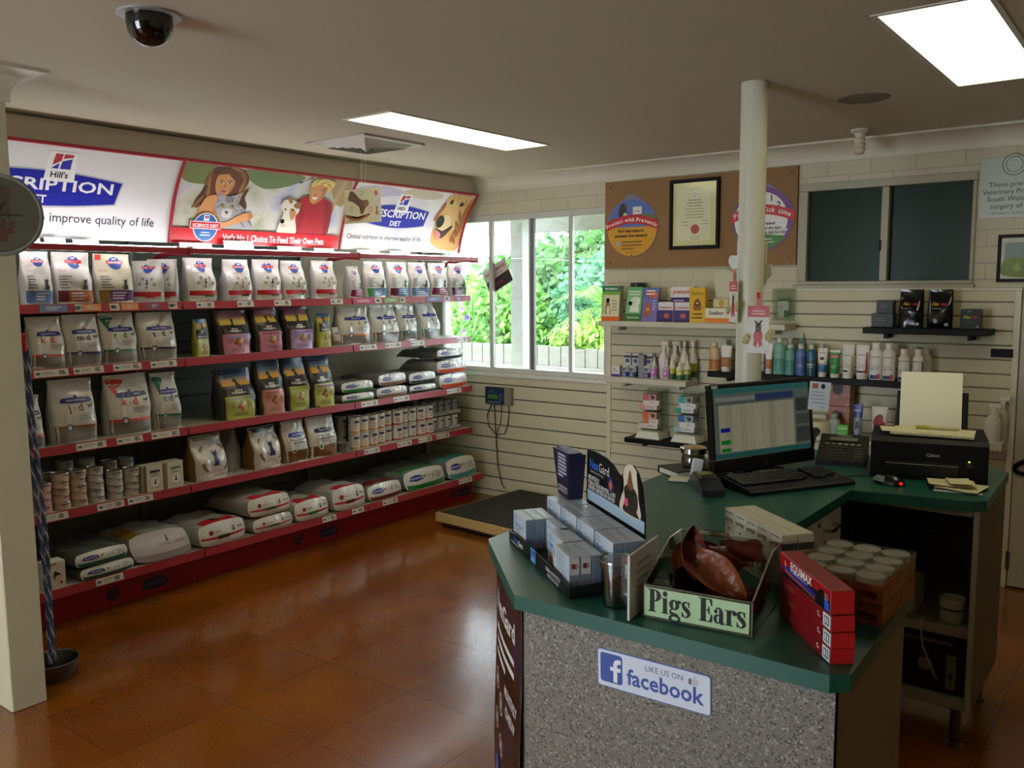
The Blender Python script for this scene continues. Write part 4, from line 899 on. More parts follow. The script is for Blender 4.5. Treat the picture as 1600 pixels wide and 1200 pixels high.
def a_ideal(w, h, top, body, strip, dogk=0, meat='#a8683c'):
    A = Art(); n = len(top)
    for i, c in enumerate(top): A.rect(w * .0, h * (1 - .055 * (i + 1)), w, h * (1 - .055 * i) + .001, M(c, .35), 6, 1); A.layer -= 1
    A.layer += 1; hb = 1 - .055 * n
    A.poly([(w * i / 8, h * (hb - .02 + .05 * math.sin(i * .55 + 3.4))) for i in range(9)] + [(w * (1 - i / 8), h * .47) for i in range(9)], M('#26221f', .4))
    (A.cat if dogk else A.sitdog)(w * .52, h * (hb - .07), h * .24, M('#1a1614', .5), -1)
    A.rect(w * .41, h * (hb - .165), w * .59, h * (hb - .075), M('#f2efe8', .4)).rect(w * .44, h * (hb - .125), w * .49, h * (hb - .09), RED).rect(w * .51, h * (hb - .125), w * .56, h * (hb - .09), NAVY).rect(w * .43, h * (hb - .155), w * .57, h * (hb - .138), INK)
    A.text('ideal balance', w * .5, h * .515, h * .062, M('#e9e4dc', .4), True, maxw=w * .82)
    A.rect(0, 0, w, h * .465, M(body, .4), 6, 3).poly([(w * .2, h * .43), (w * .82, h * .43), (w * .82, h * .395), (w * .2, h * .395)], M(strip, .4)).ell(w * .88, h * .40, w * .07, w * .07, M(strip, .4), 14)
    for i, (x, y, r) in enumerate(((.5, .30, .07), (.58, .26, .06), (.44, .25, .05), (.54, .21, .06), (.62, .32, .045), (.5, .35, .04))): A.ell(w * x, h * y, w * r, w * r, M((meat, '#d8b078', '#8a4a2c', '#b5502c', '#e6d8b0', '#7d8a3c')[i], .5), 10)
    return A.lines(w * .22, w * .40, h * .35, 4, h * .035, h * .010, M('#6a5a4a', .6), 2).lines(w * .66, w * .84, h * .33, 4, h * .035, h * .010, M('#6a5a4a', .6), 3).lines(w * .2, w * .8, h * .13, 3, h * .03, h * .010, M('#6a5a4a', .6), 4, True)
DAWN = ['#27436e', '#33527c', '#57708e', '#8f8a80', '#d79a48', '#e2a536']
DUSK = ['#7a4660', '#945a72', '#a97484', '#d0a05c', '#e2c04a', '#dfc048']
def a_royal(w, h, topc, big=True):
    A = Art(); A.rect(w * .0, h * .88, w, h * .985, M(topc, .35), 4, 1)
    cx = w * .55; A.arc(cx, h * .47, w * .36, w * .43, -.9, -.2, M('#8a6a44', .5)).arc(cx, h * .47, w * .36, w * .43, PI + .2, PI + .9, M('#8a6a44', .5)).arc(cx, h * .47, w * .36, w * .42, .5, .9, M('#8a6a44', .5)).arc(cx, h * .47, w * .36, w * .42, PI - .9, PI - .5, M('#8a6a44', .5))
    A.cat(cx, h * .30, h * .36, M('#1d2058', .4)); A.text('ROYAL CANIN', cx, h * .16, h * .05, M('#b8403c', .4), maxw=w * .55).rect(w * .40, h * .215, w * .62, h * .222, M('#b8403c', .5))
    return A.poly([(w * .3, h * .12), (w * .8, h * .12), (w * .95, .01), (w * .12, .01)], M('#d8c0ba', .4))
# ---------------------------------------------------------------- the standing bags
FRONT = -4.272
G1 = 'standing pet food bags on the shelves'
def stand(si, y0, y1, h, d, A, label, seed, col=WB, side=WSIDE, rz=0.0, xf=0.0, name='pet_food_bag', **k):
    return bag(name, label, 'bag', G1, (FRONT - d / 2 + xf, (y0 + y1) / 2, SHZ[si]), rz, y1 - y0, h, d, A, col, side, seed, **k)
# top shelf
H = .248
stand(0, 1.875, 2.005, H, .10, a_science(.13, H, '#6a86b8', '#5676ac', big=True, animal=M('#3c3c40', .6)), 'white cat food bag with blue-grey band, first on the top shelf by the wall end', 1)
stand(0, 2.02, 2.20, H, .11, a_science(.18, H, '#b0622e', '#7a2c3c', big=True, animal=M('#57504a', .6)), 'white cat food bag with orange and maroon band on the top shelf', 2)
stand(0, 2.22, 2.41, H - .004, .10, a_science(.19, H, '#6a2f78', '#8a6a30', big=True, corner='#cf4a3c', animal=M('#3a352e', .6)), 'cat food bag with purple and gold band, crinkled, on the top shelf', 3, col=M('#d8d2b8', .28, bump=.2, bs=22))
for i, y in enumerate((2.525, 2.61)):
    b = stand(0, y - .08, y + .08, .215 + .01 * i, .055, a_science(.16, .22, '#c02834', '#c02834', animal=M('#55504a', .6)), ('white bag turned sideways beside the gap on the top shelf, outer one', 'white bag turned sideways beside the gap on the top shelf, inner one')[i], 4 + i, rz=-.95, xf=-.05)
for i, (a, b, t, an, c) in enumerate(((2.715, 2.90, '#2f7a3c', 0, '#3c3832'), (2.965, 3.135, '#5c2420', 0, '#b0743c'), (3.165, 3.345, '#7a5a2c', 1, '#2a2624'), (3.36, 3.53, '#2f7a3c', 1, '#6a625a'), (3.60, 3.775, '#7a4a3c', 0, '#b8946a'))):
    h = .235 - .004 * (i % 2)
    stand(0, a, b, h, .11, a_science(b - a, h, '#c8202c', t, ani=an, animal=M(c, .6)), 'white bag with red band and %s tag, %s of five under picture sign' % (('green', 'dark maroon', 'brown', 'bright green', 'reddish brown')[i], ordw(i)), 6 + i, rz=(.05, 0, -.04, .06, 0)[i])
for i, (a, b, bd, t) in enumerate(((3.885, 3.985, '#b03a74', '#8a2c5c'), (4.03, 4.21, '#2f74a8', '#3a8a4c'), (4.245, 4.43, '#2f7ab0', '#7a2c3c'), (4.45, 4.635, '#5a76a4', '#5a76a4'), (4.66, 4.84, '#8a2850', '#8a2850'), (4.87, 5.04, '#5c2444', '#5c2444'))):
    h = .238 if i else .205
    stand(0, a, b, h, .10, a_science(b - a, h, bd, t, big=True, ani=i % 2, animal=M('#3c3c3e', .6)), 'white bag with %s, %s in the top row of the right bay' % (('pink band, small', 'green and blue band', 'maroon and blue band', 'grey-blue band', 'crimson band', 'dark purple band')[i], ordw(i)), 12 + i)
# second shelf
for i, (a, b, h, w, c, bd, dx) in enumerate(((1.885, 2.045, .245, 'kd', '#d8432c', '#d8432c', 0), (2.05, 2.225, .25, 'md', '#1e2748', '#3c4a8c', 0), (2.23, 2.415, .255, 'rd', '#3c8a48', '#2f7a4c', 1), (2.43, 2.64, .25, 'zd', '#1a1a1e', '#34343c', 0))):
    stand(1, a, b, h, .12, a_presc(b - a, h, w, c, bd, ani=i > 0, corner='#2f7a5c' if dx else None), 'white diet bag lettered %s in %s on the second shelf, left bay' % (w, ('red', 'navy', 'green', 'black')[i]), 20 + i)
for i, (a, b, h, rz, z) in enumerate(((2.735, 2.84, .205, .25, 0), (3.60, 3.715, .21, 0, 0))):
    A = a_ideal(b - a, h, ['#2c5a8e', '#4a7aa0', '#d9a24a', '#e2b04a'], '#c3c45c', '#b8bc54', 0, '#d86a3c')
    bag('treat_pouch', ('narrow yellow-green treat pouch turned slightly, left of the pink bags', 'narrow yellow-green treat pouch right of the pink and lilac bags')[i], 'pouch', 'narrow treat pouches', (FRONT - .03, (a + b) / 2, SHZ[1]), rz, b - a, h, .045, A, M('#aab04c', .4), M('#8a8f40', .45), 30 + i, flat=.6)
for i, (a, b, h, c, st) in enumerate(((2.895, 3.12, .245, '#d78aa6', '#8aa4d0'), (3.145, 3.34, .255, '#cf7f98', '#8a3a4c'), (3.365, 3.58, .255, '#b597c6', '#6a4c8c'))):
    stand(1, a, b, h, .13, a_ideal(b - a, h, DUSK, c, st, 1), 'dusk-topped cat food bag with %s label, %s of three' % (('pink and pale blue', 'deep pink', 'lilac')[i], ordw(i)), 33 + i, col=M('#3a3330', .3), side=M('#35302e', .4), lean=-.06, flat=.8)
for i, (a, b, h, w, c, bd, an, rz, ln) in enumerate(((3.80, 4.05, .255, 'cd', '#e07a48', '#d98a4c', 1, -.12, 0), (4.08, 4.325, .25, 'id', '#1c1a22', '#6a4a50', 1, 0, 0), (4.33, 4.51, .25, 'td', '#2f7a78', '#3c8a86', 1, .04, 0), (4.55, 4.76, .255, 'd', '#2f6a64', '#5a9a94', 1, .05, -.12))):
    A = a_presc(b - a, h, w if len(w) > 1 else ' d', c, bd, ani=an) if len(w) > 1 else a_presc(b - a, h, ('.', 'd'), c, bd)
    stand(1, a, b, h, .13, A, 'white diet bag lettered %s in the right bay, second shelf' % ('single d' if w == 'd' else w), 40 + i, rz=rz, lean=ln)
stand(1, 3.735, 3.785, .12, .07, a_presc(.055, .12, 'cd', '#e07a48', '#d98a4c', ani=0), 'small grey and orange diet pouch in front of the cd bag', 44, xf=.0, rz=-.2)
# third shelf
for i, (a, b, h, w, c, bd, cn, nm) in enumerate(((1.80, 1.925, .25, 'kd', '#e0743c', '#e0743c', None, 'white diet bag half hidden behind the hanging leads on the third shelf'), (1.97, 2.185, .31, 'jd', '#8a5a2c', '#9a6a34', None, 'tall white diet bag lettered jd in brown'), (2.245, 2.48, .31, 'kd', '#d8432c', '#d8432c', '#d8432c', 'tall white diet bag lettered kd with red corner flash, third shelf'), (2.50, 2.70 - .05, .30, 'td', '#2f7a78', '#2f7a68', '#2f7a68', 'tall white diet bag lettered td with green corner flash'))):
    stand(2, a, b, h, .13, a_presc(b - a, h, w, c, bd, corner=cn), nm, 50 + i, xf=-.01)
for i, (a, b, h, c, st) in enumerate(((2.89, 3.135, .285, '#bcc05c', '#7a9ac0'), (3.15, 3.345, .315, '#d69484', '#b06a5c'), (3.35, 3.535, .318, '#b4ba58', '#8a943c'), (3.54, 3.735, .318, '#c2c468', '#8a5a98'))):
    stand(2, a, b, h, .13, a_ideal(b - a, h, DAWN, c, st, 0), 'blue sky dog food bag with %s label on the third shelf' % ('yellow-green and pale blue', 'salmon pink', 'plain green', 'green and purple')[i], 60 + i, col=M('#2f2e30', .3), side=M('#2c2b2c', .4), lean=-.05, flat=.8)
# fourth shelf
stand(3, 2.70, 2.925, .25, .16, a_royal(.225, .25, '#7a8a5a'), 'white cat diet bag with brown side and navy cat, left end of middle bay', 70, side=M('#8a6238', .5), rz=.12)
b = stand(3, 2.955, 3.085, .25, .16, Art(), 'grey-sided bag turned away in the gap on the fourth shelf', 71, col=M('#8f9296', .4), side=M('#a3a5a6', .4), rz=-1.2, xf=-.10)
stand(3, 3.09, 3.30, .245, .15, a_royal(.21, .245, '#2c3656'), 'white cat diet bag with brown side and navy top strip', 72, side=M('#8a6238', .5), rz=.1)
for i, (a, b) in enumerate(((3.325, 3.50), (3.515, 3.74))):
    h = .255; w = b - a; A = Art()
    A.poly([(w * (.55 + .36 * p), h * (.66 + .055 * q)) for p, q in ((-1, -.7), (-.9, .8), (-.3, 1), (.3, 1), (.9, .8), (1, -.7), (.4, -1), (-.4, -1))], M(('#2c46a0', '#262a4c')[i], .35)).text('PRESCRIPTION', w * .55, h * .645, h * .045, M('#d5d8ee', .4), True, maxw=w * .6).text('Metabolic', w * .52, h * .50, h * .10, INK, maxw=w * .6).rect(w * .28, h * .455, w * .84, h * .485, M('#5c5a44', .5)).lines(w * .3, w * .8, h * .42, 2, h * .03, h * .01, SMALL, 4)
    A.rect(w * .02, h * .02, w * .98, h * .26, M('#7a4f22', .4), 4, 2).rect(w * .02, h * .26, w * .98, h * .30, M('#6a6a38', .4), 4, 1).ring(w * .32, h * .28, w * .05, w * .085, M('#cfcabb', .4), 16).ell(w * .32, h * .28, w * .05, w * .05, M('#5a5a50', .4), 12).dog(w * .86, h * .52, h * .07, INK)
    stand(3, a, b, h, .13, A, ('white and brown metabolic bag with bright blue banner', 'white and brown metabolic bag with dark banner beside the cans')[i], 74 + i, side=M('#9a7a4c', .45))

# ---------------------------------------------------------------- bags lying down, label end to the front
def lying(label, si, y0, y1, zo, h, L, A, col, endcol, seed, rz=0.0, xf=0.0, tilt=.25, sag=.25, top=None, name='lying_pet_food_bag'):
    w = y1 - y0; m = MB()
    def Q(a, b, sc=1.0): return (a * w / 2 * (1 - .08 * b * b) * sc, h / 2 + b * h / 2 * (1 - .22 * abs(a) ** 3))
    def face(a, b):
        y, z = Q(a, b); return (.018 * (1 - a * a) * (1 - b * b) - tilt * z, y, z)
    def F(x, y, k):
        p = face(max(-1, min(1, 2 * x / w - 1)), max(-1, min(1, 2 * y / h - 1))); return (p[0] + k, p[1], p[2] + k * tilt)
    N = 8
    m.grid(lambda u, v: face(2 * u - 1, 2 * v - 1), N, 6, endcol)
    bd = [(2 * i / N - 1, -1) for i in range(N)] + [(1, 2 * j / 6 - 1) for j in range(6)] + [(1 - 2 * i / N, 1) for i in range(N)] + [(-1, 1 - 2 * j / 6) for j in range(6)]
    K = 12; R = len(bd); vs = []; q = random.Random(seed)
    ph = [q.uniform(0, 6) for _ in range(4)]
    for k in range(K + 1):
        s = k / K
        for a, b in bd:
            f0 = face(a, b); y, z = f0[1], f0[2]
            hh = 1 - sag * math.sin(PI * min(1, s * .9)) * .4 * (1 + .6 * math.sin(3 * s * PI + ph[0])) - (.75 * max(0, (s - .75) / .25) ** 2)
            zz = z * hh if b > -1 else z
            zz += (.006 * math.sin(40 * y + ph[1] + 9 * s) + .005 * math.sin(25 * s + ph[2])) * (1 if b > 0 else 0) * min(1, s * 6)
            vs.append((f0[0] * (1 - s) - L * s, y * (1 + .03 * math.sin(PI * s)), zz))
    fs = [(k * R + i, (k + 1) * R + i, (k + 1) * R + (i + 1) % R, k * R + (i + 1) % R) for k in range(K) for i in range(R)]
    m.add(vs, fs + [tuple(reversed(range(K * R, K * R + R)))], col)
    if top:
        for (s0, s1, a0, a1, mt) in top:    # printed patches on the upper surface
            k = m.slot(mt)
            for kk in range(int(s0 * K), int(s1 * K)):
                for i in range(N + 6, N + 6 + N):
                    if a0 <= (bd[i][0] + bd[(i + 1) % R][0]) / 2 <= a1: m.fm[N * 6 + kk * R + i] = k
    A.cut([w * k / 8 for k in range(1, 8)], [h * k / 5 for k in range(1, 5)])
    m.art(A, F)
    o = m.obj(name, None, ((-4.165 if si == 4 else FRONT) + xf, (y0 + y1) / 2, SHZ[si] + zo + (.0012 if zo == 0 else 0)), rz, ang=50)
    return tag(o, label, 'bag', 'pet food bags lying flat on the shelves')
def a_lie(w, h, word, col, band, blue=True, thin=.30):
    A = Art(); A.rect(w * .03, h * .02, w * .97, h * thin, M(band, .4), 6, 1)
    A.poly([(w * (.27 + .16 * a), h * (.60 + .16 * b)) for a, b in ((-1, -.6), (-.8, .7), (0, 1), (.8, .7), (1, -.6), (0, -1))], M('#1f2f8e', .35)).text('PRESCRIPTION', w * .27, h * .55, h * .13, M('#d5d8ee', .4), True, maxw=w * .26)
    A.dog(w * .48, h * .52, h * .22, M('#8a5a34', .6)).text(word[0] + (' ' if blue else '/') + word[1], w * .64, h * .48, h * .40, M(col, .4), maxw=w * .2)
    return A.lines(w * .76, w * .93, h * .68, 3, h * .12, h * .04, SMALL, int(w * 999))
GF = M('#8f918c', .3, bump=.2, bs=18)
WF = M('#c9c9c2', .3, bump=.2, bs=18)
# third shelf, right bay
for i, (y0, y1, z, h, w, c, bd, nm, rz) in enumerate(((3.775, 4.06, 0, .055, 'rd', '#3c8a48', '#1f8a3c', 'green banded bag lying flat, lower of the pair beside the dog food bags', 0), (3.78, 4.06, .064, .07, 'rd', '#4c9a58', '#1f8a3c', 'green banded bag lying flat, upper of the pair beside the dog food bags', 0),
        (4.085, 4.375, 0, .07, 'nd', '#8a5a4c', '#a98a78', 'tan banded bag lying flat, lower of its pair on the third shelf', 0), (4.10, 4.385, .079, .08, 'nd', '#8a5a4c', '#8f6a5a', 'brown banded bag lying flat, upper of its pair, slanting up to the right', .08),
        (4.40, 4.675, 0, .055, 'zd', '#34403c', '#27463f', 'dark green banded bag at the bottom of the crumpled pair', 0), (4.405, 4.68, .064, .08, 'zd', '#34403c', '#27463f', 'crumpled dark green banded zd bag on top of its pair', 0),
        (4.71, 5.03, 0, .105, 'kd', '#e2542c', '#e2542c', 'orange banded kd bag at the bottom of the right end stack', .03), (4.705, 5.015, .114, .095, 'kd', '#e2542c', '#e2542c', 'orange banded kd bag in the middle of the right end stack', -.05), (4.70, 4.99, .217, .075, 'zd', '#2a2a2e', '#2a2a2e', 'grey zd bag on top of the right end stack', 0))):
    lying(nm, 2, y0, y1, z, h, .42, a_lie(y1 - y0, h, w, c, bd), GF if i < 6 or i == 8 else WF, WB, 100 + i, rz, xf=-.006 * (z > 0), tilt=.12)
# bottom shelf
bd0 = [(1.985, 2.265, 0, .06, 'cd', '#3c9a98', '#1f6a60', 'teal banded cd bag lying flat, lower of its pair at the left end'), (1.965, 2.235, .069, .07, 'cd', '#3c9a98', '#1f6a60', 'teal banded cd bag lying flat, upper of its pair at the left end')]
for i, (y0, y1, z, h, w, c, bd, nm) in enumerate(bd0): lying(nm, 4, y0, y1, z, h, .45, a_lie(y1 - y0, h, w, c, bd), M('#59605a', .35, bump=.2, bs=18), WB, 120 + i, .04, tilt=.15)
A = Art(); A.text('ROYAL CANIN', .22, .065, .022, M('#b05a54', .5), maxw=.16).cat(.2, .082, .03, M('#1d2058', .4)).rect(.0, .0, .40, .035, M('#8f7f80', .4), 6, 1)
lying('large white and gold cat diet bag slumped on the bottom shelf', 4, 2.275, 2.60, 0, .135, .48, A, M('#bdbdb6', .25, bump=.3, bs=14), M('#b8aeac', .3, bump=.3, bs=14), 123, -.03, tilt=.75, sag=.15, top=[(0.0, .5, -.9, -.55, M('#a9842c', .3))])
def a_red(w, h, tagc):
    A = Art(); A.rect(.0, 0, w, h * .16, M('#c9c3b6', .4), 4, 1).rect(w * .03, h * .30, w * .97, h * .40, M('#c8202c', .4), 4, 1).rect(w * .36, h * .27, w * .62, h * .42, M(tagc, .4)).ell(w * .24, h * .60, h * .11, h * .11, M('#8a2c3c', .4), 12).rect(w * .30, h * .58, w * .46, h * .64, M('#d8a8a4', .5)).cat(w * .72, h * .5, h * .25, M('#3c3832', .6))
    return A.rect(w * .80, h * .58, w * .95, h * .66, GREY)
RTOP = M('#b8b8ae', .3, bump=.15, bs=18); RP = M('#c8202c', .35)
for i, (y0, y1, z, h, tc, nm, rz) in enumerate(((2.635, 2.94, 0, .125, '#2a1c1c', 'white and red bag with black tag lying flat, left of the red pile', .05), (2.985, 3.27, 0, .085, '#2f6a3c', 'white and red bag lying under another, bottom of the red pile', .03), (2.965, 3.265, .094, .11, '#3c5a34', 'white and red bag on top of the pile of two', .02), (3.285, 3.555, 0, .12, '#2f7a3c', 'white and red bag with green tag right of the pile', .05), (3.585, 3.865, 0, .145, '#5c2420', 'white and red bag with dark red tag, tallest of the lying red ones', .04))):
    lying(nm, 4, y0, y1, z, h, .44, a_red(y1 - y0, h, tc), RTOP, WB, 130 + i, rz, tilt=.18, sag=.12, top=[(.0, .17, -.7, .7, RP), (0.09, .17, -.25, .25, M(tc, .4))], xf=-.01 * (z > 0))
for i, (y0, y1, h, w, c, bd, nm) in enumerate(((3.895, 4.215, .105, 'id', '#2a2226', '#7a2c2c', 'id bag with dark red band lying on the bottom shelf'), (4.24, 4.66, .135, 'rd', '#3c8a48', '#1f8a3c', 'large rd bag with bright green band lying on the bottom shelf'), (4.685, 5.02, .15, 'td', '#2f7a68', '#3c9a98', 'td bag with teal band at the right end of the bottom shelf'))):
    lying(nm, 4, y0, y1, 0, h, .46, a_lie(y1 - y0, h, w, c, bd, thin=.26), M('#7f8580', .3, bump=.25, bs=16), WB, 140 + i, (.03, .02, .04)[i], tilt=.3, sag=.1, xf=-.01, top=[(.10, .25, -1, 1, M(bd, .4))])
# upright leaflets with a dog at the far left of the bottom shelf
for i in range(4):
    w, h = .10, .125; A = Art()
    if i == 0: A.ell(.06, .05, .018, .022, M('#3a3230', .6), 12).ell(.066, .035, .02, .022, M('#d9cdb8', .6), 12).ell(.053, .066, .008, .013, M('#2a2422', .6)).lines(.012, .09, .108, 1, .02, .012, M('#c88a7a', .5)).rect(0, 0, w, .012, M('#e6d2c8', .5)).ell(.078, .02, .007, .007, RED, 10)
    o = MB().box(-.008, 0, 0, .008, w, h, M('#e6e2d4', .5), c=.001).art(A, plane((.008, 0, 0), (0, 1, 0), (0, 0, 1))).obj('treat_box', None, (-4.20 - .019 * i, 1.83, SHZ[4]))
    tag(o, ('slim white treat box with a puppy on its front, frontmost at far left', 'slim white treat box, second behind the puppy box', 'slim white treat box, third behind the puppy box', 'slim white treat box, rearmost behind the puppy box')[i], 'box', 'slim treat boxes at the bottom left')

# ---------------------------------------------------------------- cans
TIN = M('#a9a69c', .3, .8)
def can(label, loc, r, h, body, A, group, rz=0.0, a0=0.0, name='food_can', n=24):
    m = MB(); m.lathe([(r * .94, 0), (r, .002), (r, .004), (r * .985, .005), (r * .985, h - .005), (r, h - .004), (r, h - .002)], body, n, cap1=False)
    if A: m.art(A, roundface(r * .985, 0, a0), step=.0001, base=.0003)
    o = m.obj(name, None, loc, rz, ang=50); tag(o, label, 'can', group)
    q = MB(); q.lathe([(r, h - .002), (r * .985, h), (r * .93, h), (r * .91, h - .003), (r * .5, h - .0025), (.0005, h - .0025)], TIN, n, cap0=False, cap1=False); q.obj('can_lid', o)
    return o
def a_can(r, h, col, stripe, seed):
    c = PI * r; A = Art(); A.poly([(-c * .42 + .82 * c * i / 1, h * .5) for i in (0,)] + [(-.2 * c, h * .5)] + [(-.2 * c, h * .52)], INK) if False else None
    A.rect(-c * .12, h * .66, c * .22, h * .80, M('#2c3a5c', .4), 5).lines(-c * .1, c * .1, h * .58, 1, .1, h * .03, M('#7a7a80', .5), seed + 3).lines(-c * .05, c * .3, h * .42, 2, h * .14, h * .05, M(col, .5), seed)
    if stripe: A.rect(-c * .75, h * .0 + .006, c * .75, h * .16, M(stripe, .4), 18)
    return A.cut([c * k / 12 for k in range(-9, 10)])
# low cans, left bay fourth shelf: front stacks, heights from the photograph
r, hc = .0405, .0355
stk = [(1.903, 4, '#d8a89c', '#c86a5c'), (1.99, 5, '#d2b49c', '#9a6a4c'), (2.075, 5, '#c9b49c', '#8a6a4c'), (2.162, 5, '#c6c4b8', '#4a5a7a'), (2.262, 4, '#c8c6be', '#5a5a6a'), (2.352, 4, '#c9c6bb', '#6a6a6a')]
where = ('nearest the hanging leads', 'second from the hanging leads', 'third from the hanging leads', 'fourth from the hanging leads', 'second from the white boxes', 'nearest the white boxes')
for i, (y, n, c, tx) in enumerate(stk):
    proto = None
    for k in range(n):
        lab = 'flat pet food can, %s up, front stack %s' % (ordw(k), where[i])
        loc = (FRONT - .045 + .003 * math.sin(k * 5 + i), y + .002 * math.sin(k * 3 + i), SHZ[3] + k * (hc + .0003))
        if proto is None: proto = can(lab, loc, r, hc, M(c, .45), a_can(r, hc, tx, None, i), 'flat cans in stacks', rz=-.25 + .1 * i)
        else: dup(proto, loc, lab, rz=-.4 + .23 * ((k * 7 + i) % 5))
for i, (y, n) in enumerate(((1.96, 5), (2.06, 6), (2.17, 6), (2.29, 5), (2.38, 5))):
    for k in range(n):
        lab = 'flat grey can, %s up, %s stack in the back row' % (ordw(k), ordw(i)); loc = (FRONT - .14, y, SHZ[3] + k * (hc + .0003))
        if i == 0 and k == 0: backc = can(lab, loc, r, hc, M('#9a9a94', .5), a_can(r, hc, '#5a5a6a', None, 9), 'flat cans in the back row')
        else: dup(backc, loc, lab)
for i, (y, strip, lbl) in enumerate(((2.452, '#7a5a30', '#1f2430'), (2.572, '#8a7a3c', '#4a8a3c'))):
    w, h, d = .112, .142, .075; A = Art()
    A.rect(.0, 0, .016, h, M(strip, .5)).rect(.035, h * .72, .095, h * .80, M(lbl, .5)).lines(.04, .09, h * .66, 2, .01, .004, SMALL, i).ell(.065, h * .36, .026, .026, M('#efece0', .5)).cat(.065, h * .27, h * .2, M('#1d2058', .5)).text('ROYAL CANIN', .065, h * .12, .010, M('#b05a54', .5), maxw=.05)
    o = MB().box(-d, -w / 2, 0, 0, w / 2, h, M('#d8d4c0', .5), c=.001).art(A, plane((0, -w / 2, 0), (0, 1, 0), (0, 0, 1))).obj('food_box', None, (FRONT, y, SHZ[3]), .03)
    tag(o, ('white cat food box with black label beside the flat can stacks', 'white cat food box with green label beside the brown-sided bag')[i], 'box', 'white cat food boxes')
# tall cans, right bay fourth shelf
r, hc = .0375, .107
cy = [3.905, 3.99, 4.07, 4.145, 4.235, 4.315, 4.39, 4.465, 4.545, 4.625]
cx = [-.04, -.045, -.04, -.05, -.075, -.05, -.07, -.06, -.045, -.045]
cc = ['#e0a24a', '#e0a24a', '#d08a4c', '#c07a3c', '#c04a4c', '#b84a50', '#9a8a5a', '#9a8a5a', '#d8503c', '#d8503c']
for i in range(10):
    lo = None
    for k in range(2):
        lab = 'tall white can with %s base stripe, %s row, %s from the left' % (('amber', 'amber', 'orange', 'brown-orange', 'red', 'crimson', 'olive', 'olive', 'red-orange', 'red-orange')[i], ('lower', 'upper')[k], ordw(i))
        loc = (FRONT + cx[i], cy[i], SHZ[3] + k * (hc + .0004))
        if lo is None: lo = can(lab, loc, r, hc, M('#dcd9cf', .4), a_can(r, hc, cc[i], cc[i], i), 'tall cans in two rows', rz=-.35)
        else: dup(lo, loc, lab, rz=-.2 - .3 * (i % 3))
for i, (y, k) in enumerate(((3.93, 0), (3.93, 1), (4.02, 0), (4.02, 1))):
    lab = 'tall grey can in the rear, %s row, %s' % (('lower', 'upper')[k], ('left one behind the amber cans', 'right one behind the amber cans')[i // 2]); loc = (FRONT - .13, y - .06, SHZ[3] + k * (hc + .0004))
    if i == 0: rear = can(lab, loc, r, hc, M('#a5a5a0', .5), a_can(r, hc, '#5a5a5a', None, 3), 'tall cans in the rear')
    else: dup(rear, loc, lab)
can('small dull grey tin in front of the metabolic bag', (FRONT - .03, 3.80, SHZ[3]), .042, .062, M('#6a665c', .5), None, None)
# shrink-wrapped trays of cans at the right end
TRAYM = M('#b9b9b4', .5); LIDM = M('#b8b8b2', .3, .6)
for k in range(2):
    t = thing('can_tray', ('tray of white cans at the right end of the fourth shelf, lower of two', 'tray of grey cans stacked on the lower tray at the right end')[k], 'tray', (FRONT - .16, 4.825, SHZ[3] + k * .115), 0, 'trays of cans at the right end')
    q = MB(); q.box(-.12, -.16, 0, .12, .16, .006, TRAYM)
    for a, b, c, d in ((-.12, -.117, -.16, .16), (.117, .12, -.16, .16), (-.12, .12, -.16, -.157), (-.12, .12, .157, .16)): q.box(a, c, 0, b, d, .03, TRAYM)
    q.art(Art().lines(.02, .3, .016, 1, .01, .008, M('#5a5a60', .5)), plane((.12, -.16, 0), (0, 1, 0), (0, 0, 1))).obj('tray', t)
    proto = None
    for i in range(3):
        for j in range(4):
            lc = (-.078 + .078 * i, -.118 + .0787 * j, .0065)
            if proto is None:
                q = MB(); q.lathe([(.036, 0), (.037, .003), (.037, .098), (.036, .101)], M('#c9c8c0' if k == 0 else '#8f908e', .45), 16).art(a_can(.037, .1, '#4a4a50', None, k), roundface(.037), step=.0001, base=.0003); proto = q.obj('can', t, lc)
            else:
                o = proto.copy(); COL.objects.link(o); o.parent = t; o.location = lc
# ---------------------------------------------------------------- shelves on the slat wall and what stands on them
SHW = M('#cdc8b4', 0.45); YW = YB - 0.0235
def wall_shelf(label, x0, x1, y0, z0, z1, mat):
    t = thing('wall_shelf', label, 'shelf', ((x0 + x1) / 2, YW, z1), 0, 'shelves on the slat wall')
    w = (x1 - x0) / 2; MB().box(-w, y0 - YW, z0 - z1, w, 0, 0, mat, c=.003).obj('board', t)
    for x in (-w + .1, w - .1): MB().box(x - .012, -.10, z0 - z1 - .03, x + .012, 0, z0 - z1, mat, c=.002).obj('bracket', t)
    return t
wall_shelf('long white shelf with brochures and collar boxes below the pinboard', -3.10, -1.83, 5.0, 1.348, 1.383, SHW)
wall_shelf('short white shelf with small bottles and spray bottles beside the window', -3.05, -2.452, 5.0, .975, 1.012, SHW)
wall_shelf('short black shelf with two clear display stands', -2.895, -2.31, 5.0, .582, .615, BLACK)
wall_shelf('long black shelf with the row of shampoo bottles', -2.31, -1.06, 5.0, 1.052, 1.088, BLACK)
wall_shelf('black shelf with black pouches at the upper right', -1.394, -.775, 5.0, 1.345, 1.378, BLACK)
ZU = 1.3832
def card_box(name, label, cat, x0, x1, y, d, z, h, col, A, rz=0.0, tilt=0.0, group=None):
    w = x1 - x0
    o = MB().box(-w / 2, 0, 0, w / 2, d, h, M(col, .45), c=.0015).art(A, plane((-w / 2, 0, 0), (1, 0, 0), (0, 0, 1))).obj(name, None, ((x0 + x1) / 2, y, z), rot=(-tilt, 0, rz))
    return tag(o, label, cat, group)
Y0 = 5.03
